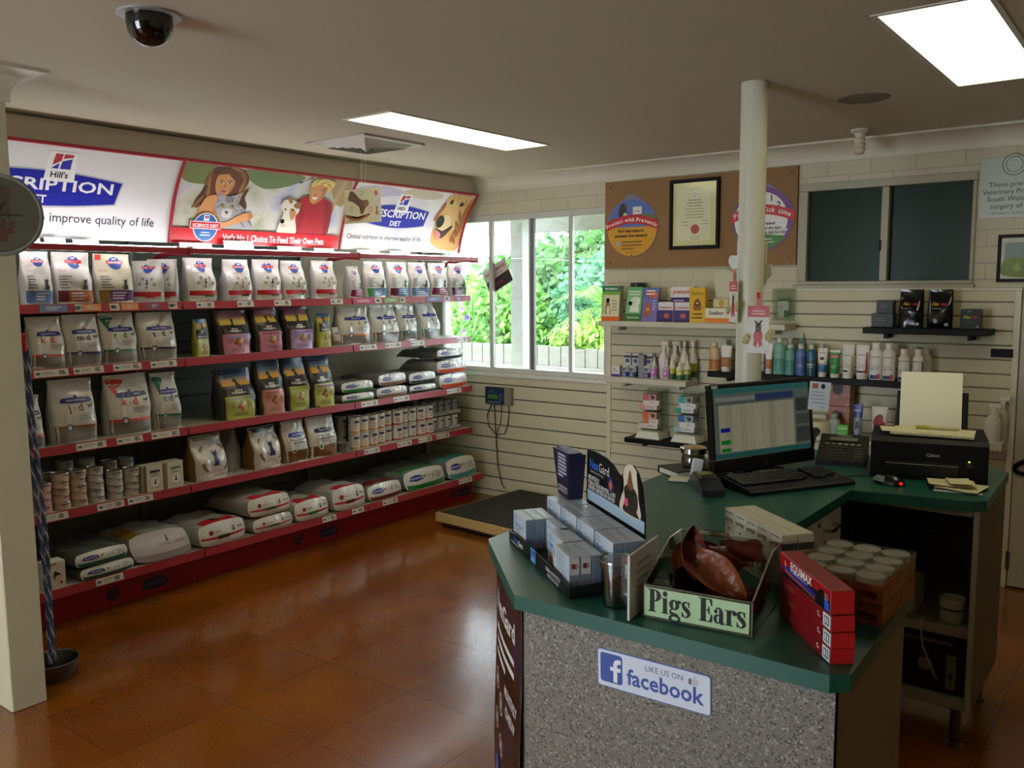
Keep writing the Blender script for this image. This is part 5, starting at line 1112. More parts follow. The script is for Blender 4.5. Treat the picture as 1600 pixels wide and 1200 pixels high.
A = Art().rect(0, .0, .14, .028, M('#e0641c', .5)).rect(0, .195, .14, .232, M('#1f7a5a', .5)).text('MILBEMAX', .07, .205, .020, M('#e8f0d8', .5), True, maxw=.1).rect(0, .172, .14, .195, M('#7ab83c', .5)).lines(.08, .128, .13, 4, .02, .006, M('#8a8a6a', .6), 3).blob([(.03, .05), (.035, .12), (.05, .14), (.06, .12), (.07, .05)], M('#b0703c', .5)).ell(.047, .135, .014, .016, BLACK).ell(.052, .07, .014, .03, M('#e8e0cc', .5)).rect(.0, .04, .018, .172, M('#b5d07a', .5))
card_box('display_box', 'cream and green box with sitting dog in an orange holder, leftmost on white shelf', 'box', -3.095, -2.96, Y0, .05, ZU, .235, '#e2dfb8', A, tilt=.08)
t = thing('dark_bottle', 'dark green bottle behind the green leaflet', 'bottle', (-2.885, 5.15, ZU)); MB().lathe([(.048, 0), (.05, .01), (.05, .2), (.045, .21)], M('#2c3a34', .4), 18).obj('body', t); MB().lathe([(.05, .21), (.053, .235), (.05, .25)], M('#1f2a26', .4), 18).obj('cap', t)
A = Art().rect(0, 0, .115, .05, M('#3a7a3c', .5)).rect(.03, .06, .095, .10, M('#e9efe2', .5)).blob([(.02, .12), (.05, .16), (.10, .15), (.095, .11), (.06, .10)], M('#d8e6d2', .5)).ell(.03, .118, .016, .014, BLACK).ell(.085, .13, .012, .03, M('#e9efe2', .5)).rect(0, .205, .115, .225, M('#5fae6c', .5)).lines(.015, .10, .19, 2, .018, .007, M('#e9efe2', .5), 2).text('FRONTLINE', .057, .018, .016, M('#e9efe2', .5), True, maxw=.09)
card_box('leaflet_holder', 'green leaflet with dogs leaning in a holder on the white shelf', 'leaflet', -2.912, -2.80, Y0, .02, ZU, .222, '#7fbf84', A, tilt=.16)
A = Art().rect(0, .15, .115, .22, M('#5f6fae', .5)).blob([(.03, .19), (.06, .20), (.11, .18), (.10, .155), (.05, .16)], M('#d8643c', .5)).lines(.025, .09, .195, 2, .02, .009, M('#f2efe8', .5), 2).blob([(.02, .04), (.025, .10), (.045, .125), (.065, .10), (.065, .04)], M('#b0603c', .5)).ell(.045, .08, .014, .012, M('#d89a70', .5)).lines(.08, .105, .13, 4, .018, .006, M('#d8d6f0', .5), 4)
card_box('leaflet_holder', 'purple leaflet with a brown dog leaning right of the green one', 'leaflet', -2.795, -2.68, Y0, .02, ZU, .222, '#7a72b4', A, tilt=.16)
A = Art().rect(0, 0, .16, .155, M('#3f2a6c', .45)).text('preventic', .08, .178, .040, RED, True, maxw=.13, shear=.15).lines(.02, .14, .13, 1, .02, .008, M('#c9b8e0', .5)).lines(.02, .14, .09, 3, .02, .006, M('#a898c8', .5), 4)
card_box('collar_box', 'tall white and purple tick collar box behind two small ones', 'box', -2.62, -2.46, 5.11, .05, ZU, .222, '#e9e6e6', A, group='tick collar boxes')
for i, x in enumerate((-2.668, -2.553)):
    A = Art().rect(0, 0, .105, .075, M('#4a2f7c', .45)).text('preventic', .052, .085, .024, RED, True, maxw=.09, shear=.1).ell(.06, .04, .02, .016, M('#c06a4c', .5)).rect(.0, .0, .105, .016, M('#33215a', .45))
    card_box('collar_box', ('small purple tick collar box, left of the front pair', 'small purple tick collar box, right of the front pair')[i], 'box', x, x + .106, 5.05 - .02, .05, ZU, .125, '#e6e2e6', A, group='tick collar boxes')
A = Art().text('Scalibor', .055, .172, .028, INK, False, maxw=.085, shear=.1).blob([(.03, .08), (.035, .13), (.055, .15), (.075, .13), (.08, .08)], M('#9a5f14', .5)).ell(.055, .118, .018, .016, INK).ell(.055, .12, .010, .008, M('#e6b43c', .5)).text('3 month', .055, .048, .020, INK, True, maxw=.085).text('protection', .055, .026, .016, INK, True, maxw=.085)
card_box('collar_box', 'tall yellow collar box with a dog drawing on the white shelf', 'box', -2.452, -2.345, Y0, .04, ZU, .218, '#e2b41c', A)
t = thing('counter_display', 'white and orange collar box with round silvery topper behind the hanging card', 'display', (-2.265, 5.03, ZU))
A = Art().rect(0, 0, .16, .03, M('#e8861c', .4)).text('Scalibor', .075, .052, .030, INK, True, maxw=.11, shear=.1); MB().box(-.08, 0, 0, .08, .11, .09, M('#efe9cf', .45), c=.001).art(A, plane((-.08, 0, 0), (1, 0, 0), (0, 0, 1))).obj('tray', t)
MB().box(-.055, .05, .09, .055, .10, .15, M('#d8cf9c', .3), c=.008).art(Art().ell(.06, .03, .018, .022, M('#c09a3c', .4)), plane((-.055, .05, .09), (1, 0, 0), (0, 0, 1))).obj('pack', t)
MB().prism([(-.05, .0), (.05, .0), (.07, .12)] + [(.0 + .07 * math.cos(a), .14 + .055 * math.sin(a)) for a in [i * PI / 10 for i in range(11)]] + [(-.07, .12)], 0, .004, M('#d6d3b6', .25), TR(0, .104, .13) @ RX(PI / 2)).obj('topper', t)
t = thing('leaflet_pocket', 'clear hanging pocket with a green printed packet behind the column', 'pocket', (-1.90, 5.17, 1.40))
MB().box(-.07, -.012, 0, .07, -.010, .19, GLASSC).box(-.07, 0, 0, .07, .002, .19, GLASSC).obj('pocket', t)
MB().box(-.035, -.008, .02, .035, -.003, .13, M('#c9d2c4', .5)).art(Art().rect(0, .095, .07, .11, M('#1f7a4c', .5)).rect(.04, .0, .07, .04, M('#1f7a4c', .5)).ell(.02, .06, .012, .012, M('#d0a89c', .5)), plane((-.035, -.008, .02), (1, 0, 0), (0, 0, 1))).obj('packet', t)
# bottles
def bottle(label, x, y, z, r, h, col, cap, A=None, grp=None, neck=.45, caph=.022, squash=.75, name='bottle', rz=0.0, a0=-PI / 2, cat='bottle', shoulder=.80):
    m = MB(); S = Matrix.Diagonal((1, squash, 1, 1)); hb = h - caph; mt = col if not isinstance(col, str) else M(col, .35)
    m.lathe([(r * .92, 0), (r, .004), (r, hb * shoulder), (r * .96, hb * (shoulder + .05)), (r * .75, hb * (shoulder + .11)), (r * neck, hb * (shoulder + .16)), (r * neck, hb)], mt, 20, S)
    if A: m.art(A.cut([PI * r * k / 12 for k in range(-11, 12)]), roundface(r, 0, a0), S, step=.0001, base=.0003)
    o = m.obj(name, None, (x, y, z), rz, ang=50); tag(o, label, cat, grp)
    MB().lathe([(r * neck * 1.12, hb), (r * neck * 1.15, h - .003), (r * neck * 1.0, h)], cap if not isinstance(cap, str) else M(cap, .4), 16).obj('cap', o)
    return o
def a_bot(r, h, bands, words=(), col='#e8e6e0', seed=1):
    c = PI * r; A = Art()
    for (a, b, m) in bands: A.rect(-c * .9, h * a, c * .9, h * b, M(m, .35), 20)
    for (w, y, s, m) in words: A.text(w, 0, h * y, s, M(m, .4), True, maxw=c * .62)
    return A.lines(-c * .25, c * .25, h * .36, 3, h * .04, h * .012, M(col, .5), seed, True)
ZB, GB = 1.0884, 'bottles and tubes on the long black shelf'
def tube(label, x, y, z, w, h, col, A, capc='#d8d6cc', grp=GB, ch=.022, name='tube'):
    """squeeze tube standing on its cap: round at the bottom, crimped flat at the top; front looks along -y"""
    r = w * .40; col = M(col, .35); m = MB(); N = 20
    def P(a, t): rx = r + (w / 2 - r) * t; ry = r * (1 - .93 * t); return rx * math.cos(a), ry * math.sin(a)
    m.grid(lambda u, v: (*P(2 * PI * u, v), ch + (h - ch) * v), N, 8, col, None, True)
    b = len(m.v); m.add([(*P(2 * PI * i / N, 0), ch) for i in range(N)] + [(*P(2 * PI * i / N, 1), h) for i in range(N)], [tuple(reversed(range(N))), tuple(range(N, 2 * N))], col)
    def F(x, yy, k):
        t = max(0, min(1, (yy - ch) / (h - ch))); rx = r + (w / 2 - r) * t; ry = r * (1 - .93 * t); q = max(-1, min(1, x / rx))
        return (q * rx, -ry * math.sqrt(1 - q * q) - k - .0004, yy)
    m.art(A.cut([w * k / 10 for k in range(-4, 5)], [h * k / 8 for k in range(1, 8)]), F, step=.0001)
    o = m.obj(name, None, (x, y, z), ang=50); tag(o, label, 'tube', grp)
    MB().lathe([(r * .98, 0), (r * .98, ch - .001)], M(capc, .4), N).obj('cap', o)
    return o
def a_tube(w, h, bands, words, seed=1, lc='#8a8a86'):
    A = Art()
    for a, b, m in bands: A.rect(-w * .46, h * a, w * .46, h * b, M(m, .35), 8, 2)
    for t, y, s, m in words: A.text(t, 0, h * y, s, M(m, .4), True, maxw=w * .75)
    return A.lines(-w * .25, w * .25, h * .42, 3, h * .045, h * .012, M(lc, .5), seed, True)
YBt = 5.045
bottle('orange and white shampoo bottle, first on the long black shelf left of the column', -2.283, YBt, ZB, .034, .175, '#cfae86', '#ddd9cc', a_bot(.034, .175, [(.05, .40, '#b8743c')], [('MALASEB', .36, .012, '#5a3a2c')], '#8a5c3c'), GB, name='shampoo_bottle')
tube('white tube with orange lower half, second on the long black shelf', -2.205, YBt, ZB, .074, .158, '#e6e2d8', a_tube(.074, .158, [(.18, .55, '#b87a4a')], [('ALOVEEN', .5, .012, '#4a3a34')]))
bottle('pale bottle behind the orange shampoo bottles', -2.25, YBt + .08, ZB, .03, .19, '#b9c4be', '#c9cfc8', None, GB)
bottle('pale grey-green bottle partly behind the column on the black shelf', -2.13, YBt + .08, ZB, .032, .20, '#8fa89e', '#7f9a90', None, GB)
tube('white tube with orange base at the right side of the column', -1.937, YBt, ZB, .048, .18, '#e9e4da', a_tube(.048, .18, [(.16, .48, '#b8703c')], [], 4))
bottle('tall teal shampoo bottle, first right of the column', -1.874, YBt, ZB, .035, .213, '#7fb2a2', '#d5dcd2', a_bot(.035, .213, [(.09, .42, '#5a9a8c')], [('ALOVEEN', .40, .014, '#3a5a54'), ('oatmeal', .60, .009, '#9a5a5a')], '#3f6a60'), GB, name='shampoo_bottle')
bottle('tall pale teal bottle behind the first teal bottle', -1.84, YBt + .075, ZB, .034, .21, '#8fb8aa', '#c9d2c8', None, GB)
bottle('shorter teal shampoo bottle, second right of the column', -1.81, YBt, ZB, .029, .178, '#6aa89c', '#d5dcd2', a_bot(.029, .178, [(.06, .50, '#4f8f8a')], [('ALOVEEN', .42, .012, '#34504c')], '#3f6a66'), GB, name='shampoo_bottle')
bottle('blue-violet shampoo bottle among the teal bottles', -1.747, YBt, ZB, .029, .178, '#5a78b0', '#d5dcd2', a_bot(.029, .178, [(.06, .62, '#4a5f9c')], [('PYOHEX', .42, .012, '#8a4a6a')], '#a8b4d0'), GB, name='shampoo_bottle')
bottle('dark blue-green shampoo bottle left of the white and blue tube', -1.686, YBt, ZB, .027, .178, '#2f6a86', '#d5dcd2', a_bot(.027, .178, [(.04, .50, '#1f4a52')], [('SHAMPOO', .36, .012, '#d8e0e0')], '#9ab8c4'), GB, name='shampoo_bottle')
for i, x in enumerate((-1.775, -1.71, -1.65)): bottle('pale teal bottle in the rear row, %s of three right of the column' % ordw(i), x, YBt + .075, ZB, .027, .18, '#8fb0aa', '#b9c8c0', None, 'pale bottles in the rear row')
tube('white tube with blue band and dog head on the black shelf', -1.621, YBt, ZB, .058, .163, '#e4ded2', a_tube(.058, .163, [(.16, .42, '#2f6fb0')], [('PYOHEX', .82, .009, '#7a2c2c'), ('MEDICAL', .44, .010, '#7a2c2c')]).ell(0, .105, .012, .010, M('#4a2c22', .5)))
tube('green and white tube with red word on the black shelf', -1.551, YBt, ZB, .064, .158, '#2f8a4c', a_tube(.064, .158, [(.90, .99, '#d8d8cc')], [('fuciderm', .76, .012, '#e8e0d8')], 2, '#bfe0c4').rect(-.026, .112, .026, .128, M('#c83c34', .4)).text('fuciderm', 0, .116, .010, WHITE, True, maxw=.046))
tube('tall white tube with gold edge, left of the red-striped tube', -1.478, YBt, ZB, .07, .188, '#dcd9cc', a_tube(.07, .188, [], [('MEDICAL', .68, .009, '#6a6a66')], 3).rect(-.03, .036, .005, .046, INK).rect(.022, .03, .028, .13, M('#b09a4c', .4)))
tube('tall white tube with red side stripe on the black shelf', -1.401, YBt, ZB, .072, .189, '#e2dfd6', a_tube(.072, .189, [], [('MEDICAL', .70, .009, '#6a4a4a')], 5).rect(.022, .03, .029, .15, M('#b83c44', .4)).rect(-.03, .036, .012, .046, INK).rect(.012, .036, .03, .05, M('#c84c44', .4)))
for i, (x, h, r) in enumerate(((-1.328, .206, .034), (-1.260, .205, .034), (-1.183, .177, .029), (-1.11, .176, .03))):
    A = a_bot(r, h, [], [('PROFESSIONAL', .60, .009, '#5a5a6a')], '#9a9aa0', i).rect(-.028, h * .03, .012, h * .13, M('#26367c', .4), 6).rect(.012, h * .03, .03, h * .16, M('#c84c54', .4), 3).ring(-.015, h * .28, .005, .007, GREY, 10)
    if i == 3: A.rect(.022, h * .12, .028, h * .62, M('#2a3050', .4)).rect(.030, h * .12, .035, h * .62, M('#b83c44', .4))
    bottle(('tall white bottle with navy base, left of the pair of tall white bottles', 'tall white bottle with navy base, right of the pair of tall white bottles', 'short white bottle with navy base, left of the last pair', 'short white bottle with red and black side stripes, last on the shelf')[i], x, YBt, ZB, r, h, '#e2dfd6', '#e8e6de', A, GB, caph=.034, name='lotion_bottle', neck=.56, shoulder=.86)
for i, x in enumerate((-1.155, -1.085)): bottle('white bottle in the rear at the right end, %s one' % ('left', 'right')[i], x, YBt + .075, ZB, .027, .18, '#c9c4ba', '#d5d2c8', None, GB, caph=.032)
bottle('pale green bottle high behind the teal bottles', -1.79, YBt + .13, ZB, .027, .235, '#7fa08e', '#c9d2c8', None, GB, neck=.5)
bottle('dark blue jar next to the hanging card on the black shelf', -1.965, YBt + .07, ZB, .03, .165, '#3a5a86', '#2a3a4c', None, GB)
# little shelf: boxes, jars, drops and sprays
ZL = 1.0124; GL = 'small products on the short white shelf'
card_box('pill_box', 'white box with purple base strip at the left end of the short shelf', 'box', -3.012, -2.95, 5.03, .05, ZL, .075, '#dcd8d4', Art().rect(0, 0, .062, .018, M('#4a3a8c', .4)).lines(.01, .05, .05, 2, .012, .005, SMALL), group=GL)
def jar(label, x, y, col, r=.026, h=.075):
    A = Art().rect(-.07, .004, .07, h * .48, M(col, .4), 14).rect(-.02, h * .5, .02, h * .9, M('#9aa0b0', .4), 4).ell(0, h * .72, .012, .012, M('#5a5a62', .4)).lines(-.015, .015, h * .3, 2, .01, .004, M('#d5d8e6', .4), 3, True)
    o = MB().lathe([(r * .95, 0), (r, .003), (r, h * .82)], M('#dcd9d6', .4), 18).art(A.cut([.07 * k / 8 for k in range(-7, 8)]), roundface(r, 0, -PI / 2), step=.0001, base=.0003).obj('pill_jar', None, (x, y, z_), ang=50)
    tag(o, label, 'jar', GL); MB().lathe([(r * .9, h * .82), (r * .9, h), (r * .8, h + .002)], M('#d8d6d0', .4), 18).obj('lid', o)
    return o
z_ = ZL
jar('blue and white pill jar, left of the front pair', -2.915, 5.05, '#2f4a86'); jar('blue and white pill jar, right of the front pair', -2.86, 5.05, '#2f4a86'); jar('purple and white pill jar beside the dropper bottles', -2.75, 5.05, '#4a2f80', .027, .08)
card_box('pill_box', 'grey box standing between the blue and the purple jars', 'box', -2.828, -2.785, 5.06, .05, ZL, .15, '#8f8f94', Art(), group=GL)
for i, x in enumerate((-2.93, -2.87, -2.77)): card_box('pill_box', 'white and navy box in the rear, %s from the left on the short shelf' % ordw(i), 'box', x - .025, x + .025, 5.10, .05, ZL, .155 if i < 2 else .16, '#c9c9cc', Art().rect(0, .125, .05, .14, M('#3a3a44', .4)).ell(.025, .105, .016, .014, M('#4a5a7c', .4)).rect(0, 0, .05, .07, M('#33467c', .4)), group=GL)
def dropper(label, x, y, col, lc, h=.14, r=.023, base=None):
    A = Art().rect(-.055, h * .12, .055, h * .46, M(lc, .4), 12)
    if base: A.rect(-.055, h * .02, .055, h * .26, M(base, .4), 12)
    A.lines(-.015, .015, h * .34, 2, h * .07, h * .03, M('#f0e8f0', .4), 2, True)
    o = MB().lathe([(r * .95, 0), (r, .003), (r, h * .52), (r * .8, h * .60), (r * .5, h * .64)], M(col, .35), 18).art(A.cut([.055 * k / 8 for k in range(-7, 8)]), roundface(r, 0, -PI / 2), step=.0001, base=.0003).obj('dropper_bottle', None, (x, y, ZL), ang=50)
    tag(o, label, 'bottle', GL); MB().lathe([(r * .62, h * .62), (r * .62, h * .72), (r * .3, h * .80), (r * .14, h)], M('#dedbd0', .4), 14).obj('nozzle', o)
dropper('clear dropper bottle with pink label left of the spray bottle', -2.70, 5.045, '#b9b4b2', '#b878b4'); dropper('clear dropper bottle with pink label right of the spray bottle', -2.612, 5.045, '#b9b4b2', '#b878b4', .135)
dropper('yellow and green drop bottle at the front of its group', -2.515, 5.045, '#d8d4c0', '#c9c02c', .142, .026, '#3a6a3c'); dropper('yellow and green drop bottle at the left of its group', -2.585, 5.075, '#d8d4c0', '#c9c02c', .155, .024, '#2f6a34'); dropper('yellow and green drop bottle behind the front one', -2.478, 5.072, '#d8d4c0', '#b0a82c', .155, .024, '#3a5a2c')
def spray(label, x, y, z, r, h, col, lc, base=None, rz=0.0, grp=GL, cat='bottle'):
    c = PI * r; A = Art().rect(-c * .8, h * .08, c * .8, h * .42, M(lc, .4), 16)
    if base: A.rect(-c * .8, h * .06, c * .8, h * .22, M(base, .4), 16)
    A.lines(-r * .6, r * .6, h * .36, 3, h * .04, h * .015, M('#f0e8f0', .4), 3, True)
    o = MB().lathe([(r * .95, 0), (r, .003), (r, h * .50), (r * .85, h * .58), (r * .45, h * .68), (r * .32, h * .74)], M(col, .35), 20).art(A.cut([c * k / 12 for k in range(-10, 11)]), roundface(r, 0, -PI / 2), step=.0001, base=.0003).obj('spray_bottle', None, (x, y, z), rz, ang=50)
    tag(o, label, cat, grp)
    q = MB().lathe([(r * .42, h * .72), (r * .42, h * .80)], M('#dedbd0', .4), 14).box(-.035, -.010, h * .86, .022, .010, h * .98, M('#dedbd0', .4), .004).box(-.012, -.007, h * .79, .014, .007, h * .88, M('#dedbd0', .4), .002)
    q.tube([(-.022, 0, h * .87), (-.033, 0, h * .80), (-.034, 0, h * .73)], .0045, M('#dedbd0', .4), 6); q.obj('trigger_head', o)
spray('white spray bottle with pink label among the dropper bottles', -2.66, 5.10, ZL, .033, .25, '#dcd8d2', '#b06a9c', rz=PI); spray('white spray bottle with pale label behind the pink one', -2.605, 5.15, ZL, .03, .25, '#d2cec4', '#a8685c', rz=PI)
spray('white spray bottle with yellow-green label at the right of the short shelf', -2.540, 5.155, ZL + .0, .03, .25, '#dcd8cc', '#c0ba2c', '#4a6a30', rz=PI - 1.2); spray('white spray bottle with dark green label, last on the short shelf', -2.475, 5.15, ZL, .026, .25, '#dcd8cc', '#a0a02c', '#2c5a30', rz=PI - 1.3)
# acrylic stands of small boxes
def stand_acrylic(label, x, cols):
    t = thing('display_stand', label, 'display', (x, 5.03, .6155), 0, 'clear display stands on the short black shelf')
    q = MB(); q.add([(-.095, 0, 0), (.085, 0, 0), (.085, .13, 0), (-.095, .13, 0), (-.075, .015, .045), (.065, .015, .045), (.075, .13, .06), (-.085, .13, .06)], [(0, 3, 2, 1), (4, 5, 6, 7), (0, 1, 5, 4), (1, 2, 6, 5), (2, 3, 7, 6), (3, 0, 4, 7)], M('#dcdccb', .35)); q.obj('base', t, ang=20)
    MB().box(-.07, .118, .06, .095, .122, .325, GLASSC).box(.091, .02, .05, .095, .118, .325, GLASSC).obj('clear_panel', t)
    for i, z in enumerate((.06, .185)):
        MB().box(-.07, .03, z, .09, .117, z + .003, GLASSC).obj('clear_ledge', t)
    k = 0
    for lv, z in enumerate((.0635, .1885)):
        for j, (w, h, dz, c, lc) in enumerate(cols[lv]):
            A = Art().rect(0, 0, w * .36, h, M(lc, .4)).lines(w * .42, w * .92, h * .6, 2, h * .25, h * .09, SMALL, j)
            if j == 2: A = Art().rect(0, 0, w * .42, h, M(lc, .4)).ell(w * .75, h * .5, h * .34, h * .3, M('#4a4448', .5)).ell(w * .62, h * .7, h * .12, h * .14, M('#6a5a54', .5))
            o = MB().box(-w / 2, 0, 0, w / 2, .06, h, M(c, .45), .001).art(A, plane((-w / 2, 0, 0), (1, 0, 0), (0, 0, 1))).obj('tablet_box', None, (x - .01 + (-.008, .012, .0)[j], 5.03 + .034 + .003 * j, .6155 + z + dz), 0)
            tag(o, 'small %s tablet box, %s, in the %s clear stand' % (cols[2], ('bottom of the lower three', 'middle of the lower three', 'top of the lower three', 'bottom of the upper three', 'middle of the upper three', 'top of the upper three')[k], cols[3]), 'box', 'tablet boxes in the clear stands'); k += 1
stand_acrylic('clear acrylic stand with orange and pink boxes, left on the black shelf', -2.735, [[(.14, .032, 0, '#e6ddd2', '#d8d2c6'), (.11, .03, .0325, '#e6ddd2', '#d8784a'), (.105, .045, .063, '#d8a890', '#d8683c')], [(.13, .03, 0, '#e6d6d2', '#e09c98'), (.115, .03, .0305, '#ece2de', '#e6dcd8'), (.095, .042, .061, '#c9a09c', '#d8606c')], 'orange and pink', 'left'])
stand_acrylic('clear acrylic stand with blue and green boxes, right on the black shelf', -2.475, [[(.14, .032, 0, '#dfe2de', '#a8c4cc'), (.11, .03, .0325, '#e2e4e2', '#e0e0dc'), (.105, .045, .063, '#9ab0b8', '#3a6fae')], [(.13, .03, 0, '#dfe6e0', '#3aa88c'), (.115, .03, .0305, '#e6e8e4', '#e0e4e0'), (.095, .042, .061, '#a8b0a8', '#3ab0b0')], 'blue and green', 'right'])
# upper right black shelf
ZK = 1.3784; BKG = 'black packs on the upper right shelf'
def blackbox(label, x0, x1, y, z, h, d): card_box('black_box', label, 'box', x0, x1, y, d, z, h, '#131415', Art().lines((x1 - x0) * .25, (x1 - x0) * .8, h * .6, 2, h * .16, h * .05, M('#5a5a5c', .5), 3), group=BKG)
blackbox('black box at the bottom of the stack of two, left end of the shelf', -1.362, -1.25, 5.05, ZK, .075, .08); blackbox('black box on top of another at the left end of the shelf', -1.34, -1.255, 5.055, ZK + .0755, .072, .07)
for i, (a, b) in enumerate(((-1.225, -1.105), (-1.082, -.962))):
    w, h = b - a, .205; A = Art().text('Ako', w * .32, h * .585, .026, M('#c9a82c', .4), True, maxw=w * .3).text('vite', w * .68, h * .585, .026, M('#b0282c', .4), True, maxw=w * .35).lines(w * .2, w * .8, h * .50, 1, .1, .004, GREY).lines(w * .15, w * .85, h * .40, 5, h * .05, h * .012, M('#3c4442', .5), i).ell(w * .80, h * .10, w * .075, w * .075, M('#b0b4b4', .4))
    T = bag('black_pouch', ('glossy black pouch with yellow and red lettering, left of the pair', 'glossy black pouch with yellow and red lettering, right of the pair')[i], 'pouch', BKG, ((a + b) / 2, 5.085, ZK), -PI / 2, w, h, .06, A, M('#0d0e0f', .12), M('#0d0e0f', .2), 80 + i, flat=.8, rough=.004)
A = Art().text('Ako', .03, .055, .022, M('#c9c02c', .4), True, maxw=.035).text('vite', .068, .055, .022, M('#b0282c', .4), True, maxw=.04).lines(.03, .06, .09, 1, .01, .004, GREY).lines(.01, .08, .04, 2, .008, .003, M('#3a5a4a', .5)).ell(.08, .012, .005, .005, LGREY)
card_box('dark_green_box', 'dark green box with yellow and red lettering at the right end of the black shelf', 'box', -.917, -.82, 5.05, .09, ZK, .102, '#1c2a22', A, rz=.12)
# low ledge behind the printer
wall_shelf('low white ledge behind the telephone and printer', -1.75, -1.13, 4.93, .735, .762, M('#c9c8c0', .5))
ZG = .7624
fl = noise_print('floral_carton', [(0.35, '#5a1f14'), (0.46, '#a8502c'), (0.55, '#6a3424'), (0.66, '#c9824a')], 38)
for k in range(2):
    tag(MB().box(-.06, 0, 0, .06, .10, (.16, .175)[k], fl, c=.002).art(Art().ell(.05, .10, .03, .036, M('#3a3430', .5)), plane((-.06, 0, 0), (1, 0, 0), (0, 0, 1))).obj('floral_box', None, (-1.525, 5.06, ZG + .1605 * k)), ('dark floral patterned box, lower of two behind the monitor', 'dark floral patterned box on top of the other behind the memo')[k], 'box', 'floral boxes')
bottle('small clear bottle in front of the floral boxes', -1.525, 4.99, ZG, .03, .125, '#9aa098', '#b0b2a8', None, None, caph=.02)
q = MB(); q.lathe([(.02, 0), (.078, 0), (.08, .004), (.08, .075), (.078, .08), (.02, .08)], M('#cfc6a0', .6), 28, cap0=False, cap1=False).lathe([(.02, .08), (.02, 0)], M('#8a8060', .6), 28, cap0=False, cap1=False)
tag(q.obj('tape_roll', None, (-1.62, 4.985 + .0, ZG), ang=40), 'thick cream roll of labels behind the telephone', 'roll')
for k in range(2): card_box('green_box', ('bright green small box, lower of two by the blue tube', 'bright green small box, upper of two by the blue tube')[k], 'box', -1.50, -1.44, 4.955, .03, ZG + .0355 * k, .035, '#4fae2c', Art().rect(.005, .012, .055, .018, M('#bfe0a0', .5)), group='green boxes')
tube('dark blue and silver tube standing behind the telephone', -1.395, 4.98, ZG, .052, .19, '#2a3a86', a_tube(.052, .19, [(.12, .62, '#7a8a98')], [('DENTAL', .80, .011, '#d8dcf0')]).poly([(-.01, .05), (.012, .06), (.006, .10), (-.008, .09)], M('#26303c', .4)), '#26347a', None)
tube('white tube with red dog silhouettes behind the printer', -1.28, 4.98, ZG, .088, .185, '#dcdad0', a_tube(.088, .185, [], [('DERMA', .28, .014, '#3a3230')]).blob([(-.03, .09), (-.02, .13), (.005, .145), (.02, .13), (.012, .10), (-.01, .085)], M('#8a2430', .4)).blob([(.0, .075), (.012, .11), (.03, .10), (.028, .075)], M('#c8283c', .4)), '#cfcdc2', None)
bottle('dark green bottle with white cap behind the printer', -1.165, 4.98, ZG, .036, .21, '#1f4a3c', '#d8d8d0', Art().rect(-.024, .03, .012, .12, M('#d2d6d0', .4), 4).lines(-.018, .006, .10, 3, .015, .004, SMALL), None, caph=.03)
tag(MB().box(-.10, 0, 0, .06, .09, .10, M('#c9c6b6', .5), .004).obj('white_tub', None, (-1.66, 5.08, ZG)), 'cream tub behind the roll of labels', 'tub')
# right end sprays on a small bracket shelf
wall_shelf('tiny white bracket shelf with spray bottles at the right end', -.80, -.69, 5.02, .755, .80, SHW)
spray('white spray bottle in front on the tiny right end shelf', -.745, 5.075, .8005, .04, .20, '#d5d2c4', '#d2cfc4', grp=None, rz=PI); spray('white spray bottle hung behind at the right end of the wall', -.712, 5.145, .8005, .026, .235, '#c9c6b8', '#c6c3b6', grp=None, rz=PI)
# ---------------------------------------------------------------- hanging things
t = thing('hanging_card', 'printed cat card hanging on threads below the ceiling vent', 'card', (-3.778, 3.40, 1.972), 0.0)
A = Art().rect(0, 0, .29, .185, M('#d2c99a', .45)).blob([(.01, .05), (.10, .025), (.20, .05), (.19, .035), (.10, .012), (.02, .03)], M('#a05a34', .5)).blob([(.03, .13), (.05, .175), (.08, .17), (.13, .13), (.17, .12), (.19, .10), (.17, .08), (.15, .05), (.13, .05), (.13, .08), (.10, .10), (.06, .12)], M('#6a4c34', .5)).ell(.175, .105, .022, .02, M('#8a5a3c', .5)).ring(.14, .16, .010, .014, M('#7ab0c0', .5)).ring(.06, .08, .010, .014, M('#b08ab0', .5)).ring(.21, .07, .010, .014, M('#c06a5c', .5)).rect(.235, .01, .285, .16, M('#cfc6b2', .5)).ell(.255, .155, .012, .014, M('#a85a6a', .5)).cat(.258, .04, .05, M('#a8703c', .5)).lines(.02, .18, .012, 1, .01, .005, M('#8a7a5a', .5))
MB().box(0, -.001, 0, .29, .001, .185, PAPER).art(A, plane((0, -.001, 0), (1, 0, 0), (0, 0, 1)), step=.0001).obj('card', t)
MB().tube([(.14, 0, .185), (.11, .03, .40)], .0008, M('#d8d8d0', .4), 4).tube([(.17, 0, .185), (.15, .03, .42)], .0008, M('#d8d8d0', .4), 4).obj('thread', t)
HW = M('#cfcfc6', .35)
ts = tag(MB().prism([(-.064, 0), (.064, 0), (.064, .18), (-.064, .18)], 0, .006, M('#d6d6ca', .35), RX(PI / 2)).prism([(-.075 + .026 * math.cos(a), .10 + .03 * math.sin(a) * (1 + .2 * math.sin(3 * a))) for a in [i * PI / 8 for i in range(16)]], .0062, .0082, M('#d6d6ca', .35), RX(PI / 2)).prism([(.072 + .024 * math.cos(a), .06 + .03 * math.sin(a) * (1 + .2 * math.sin(3 * a))) for a in [i * PI / 8 for i in range(16)]], .0062, .0082, M('#d6d6ca', .35), RX(PI / 2)).obj('display_backing', None, (-1.440, 3.535, 1.615)), 'white scalloped backing board behind the upper part of the column', 'display')
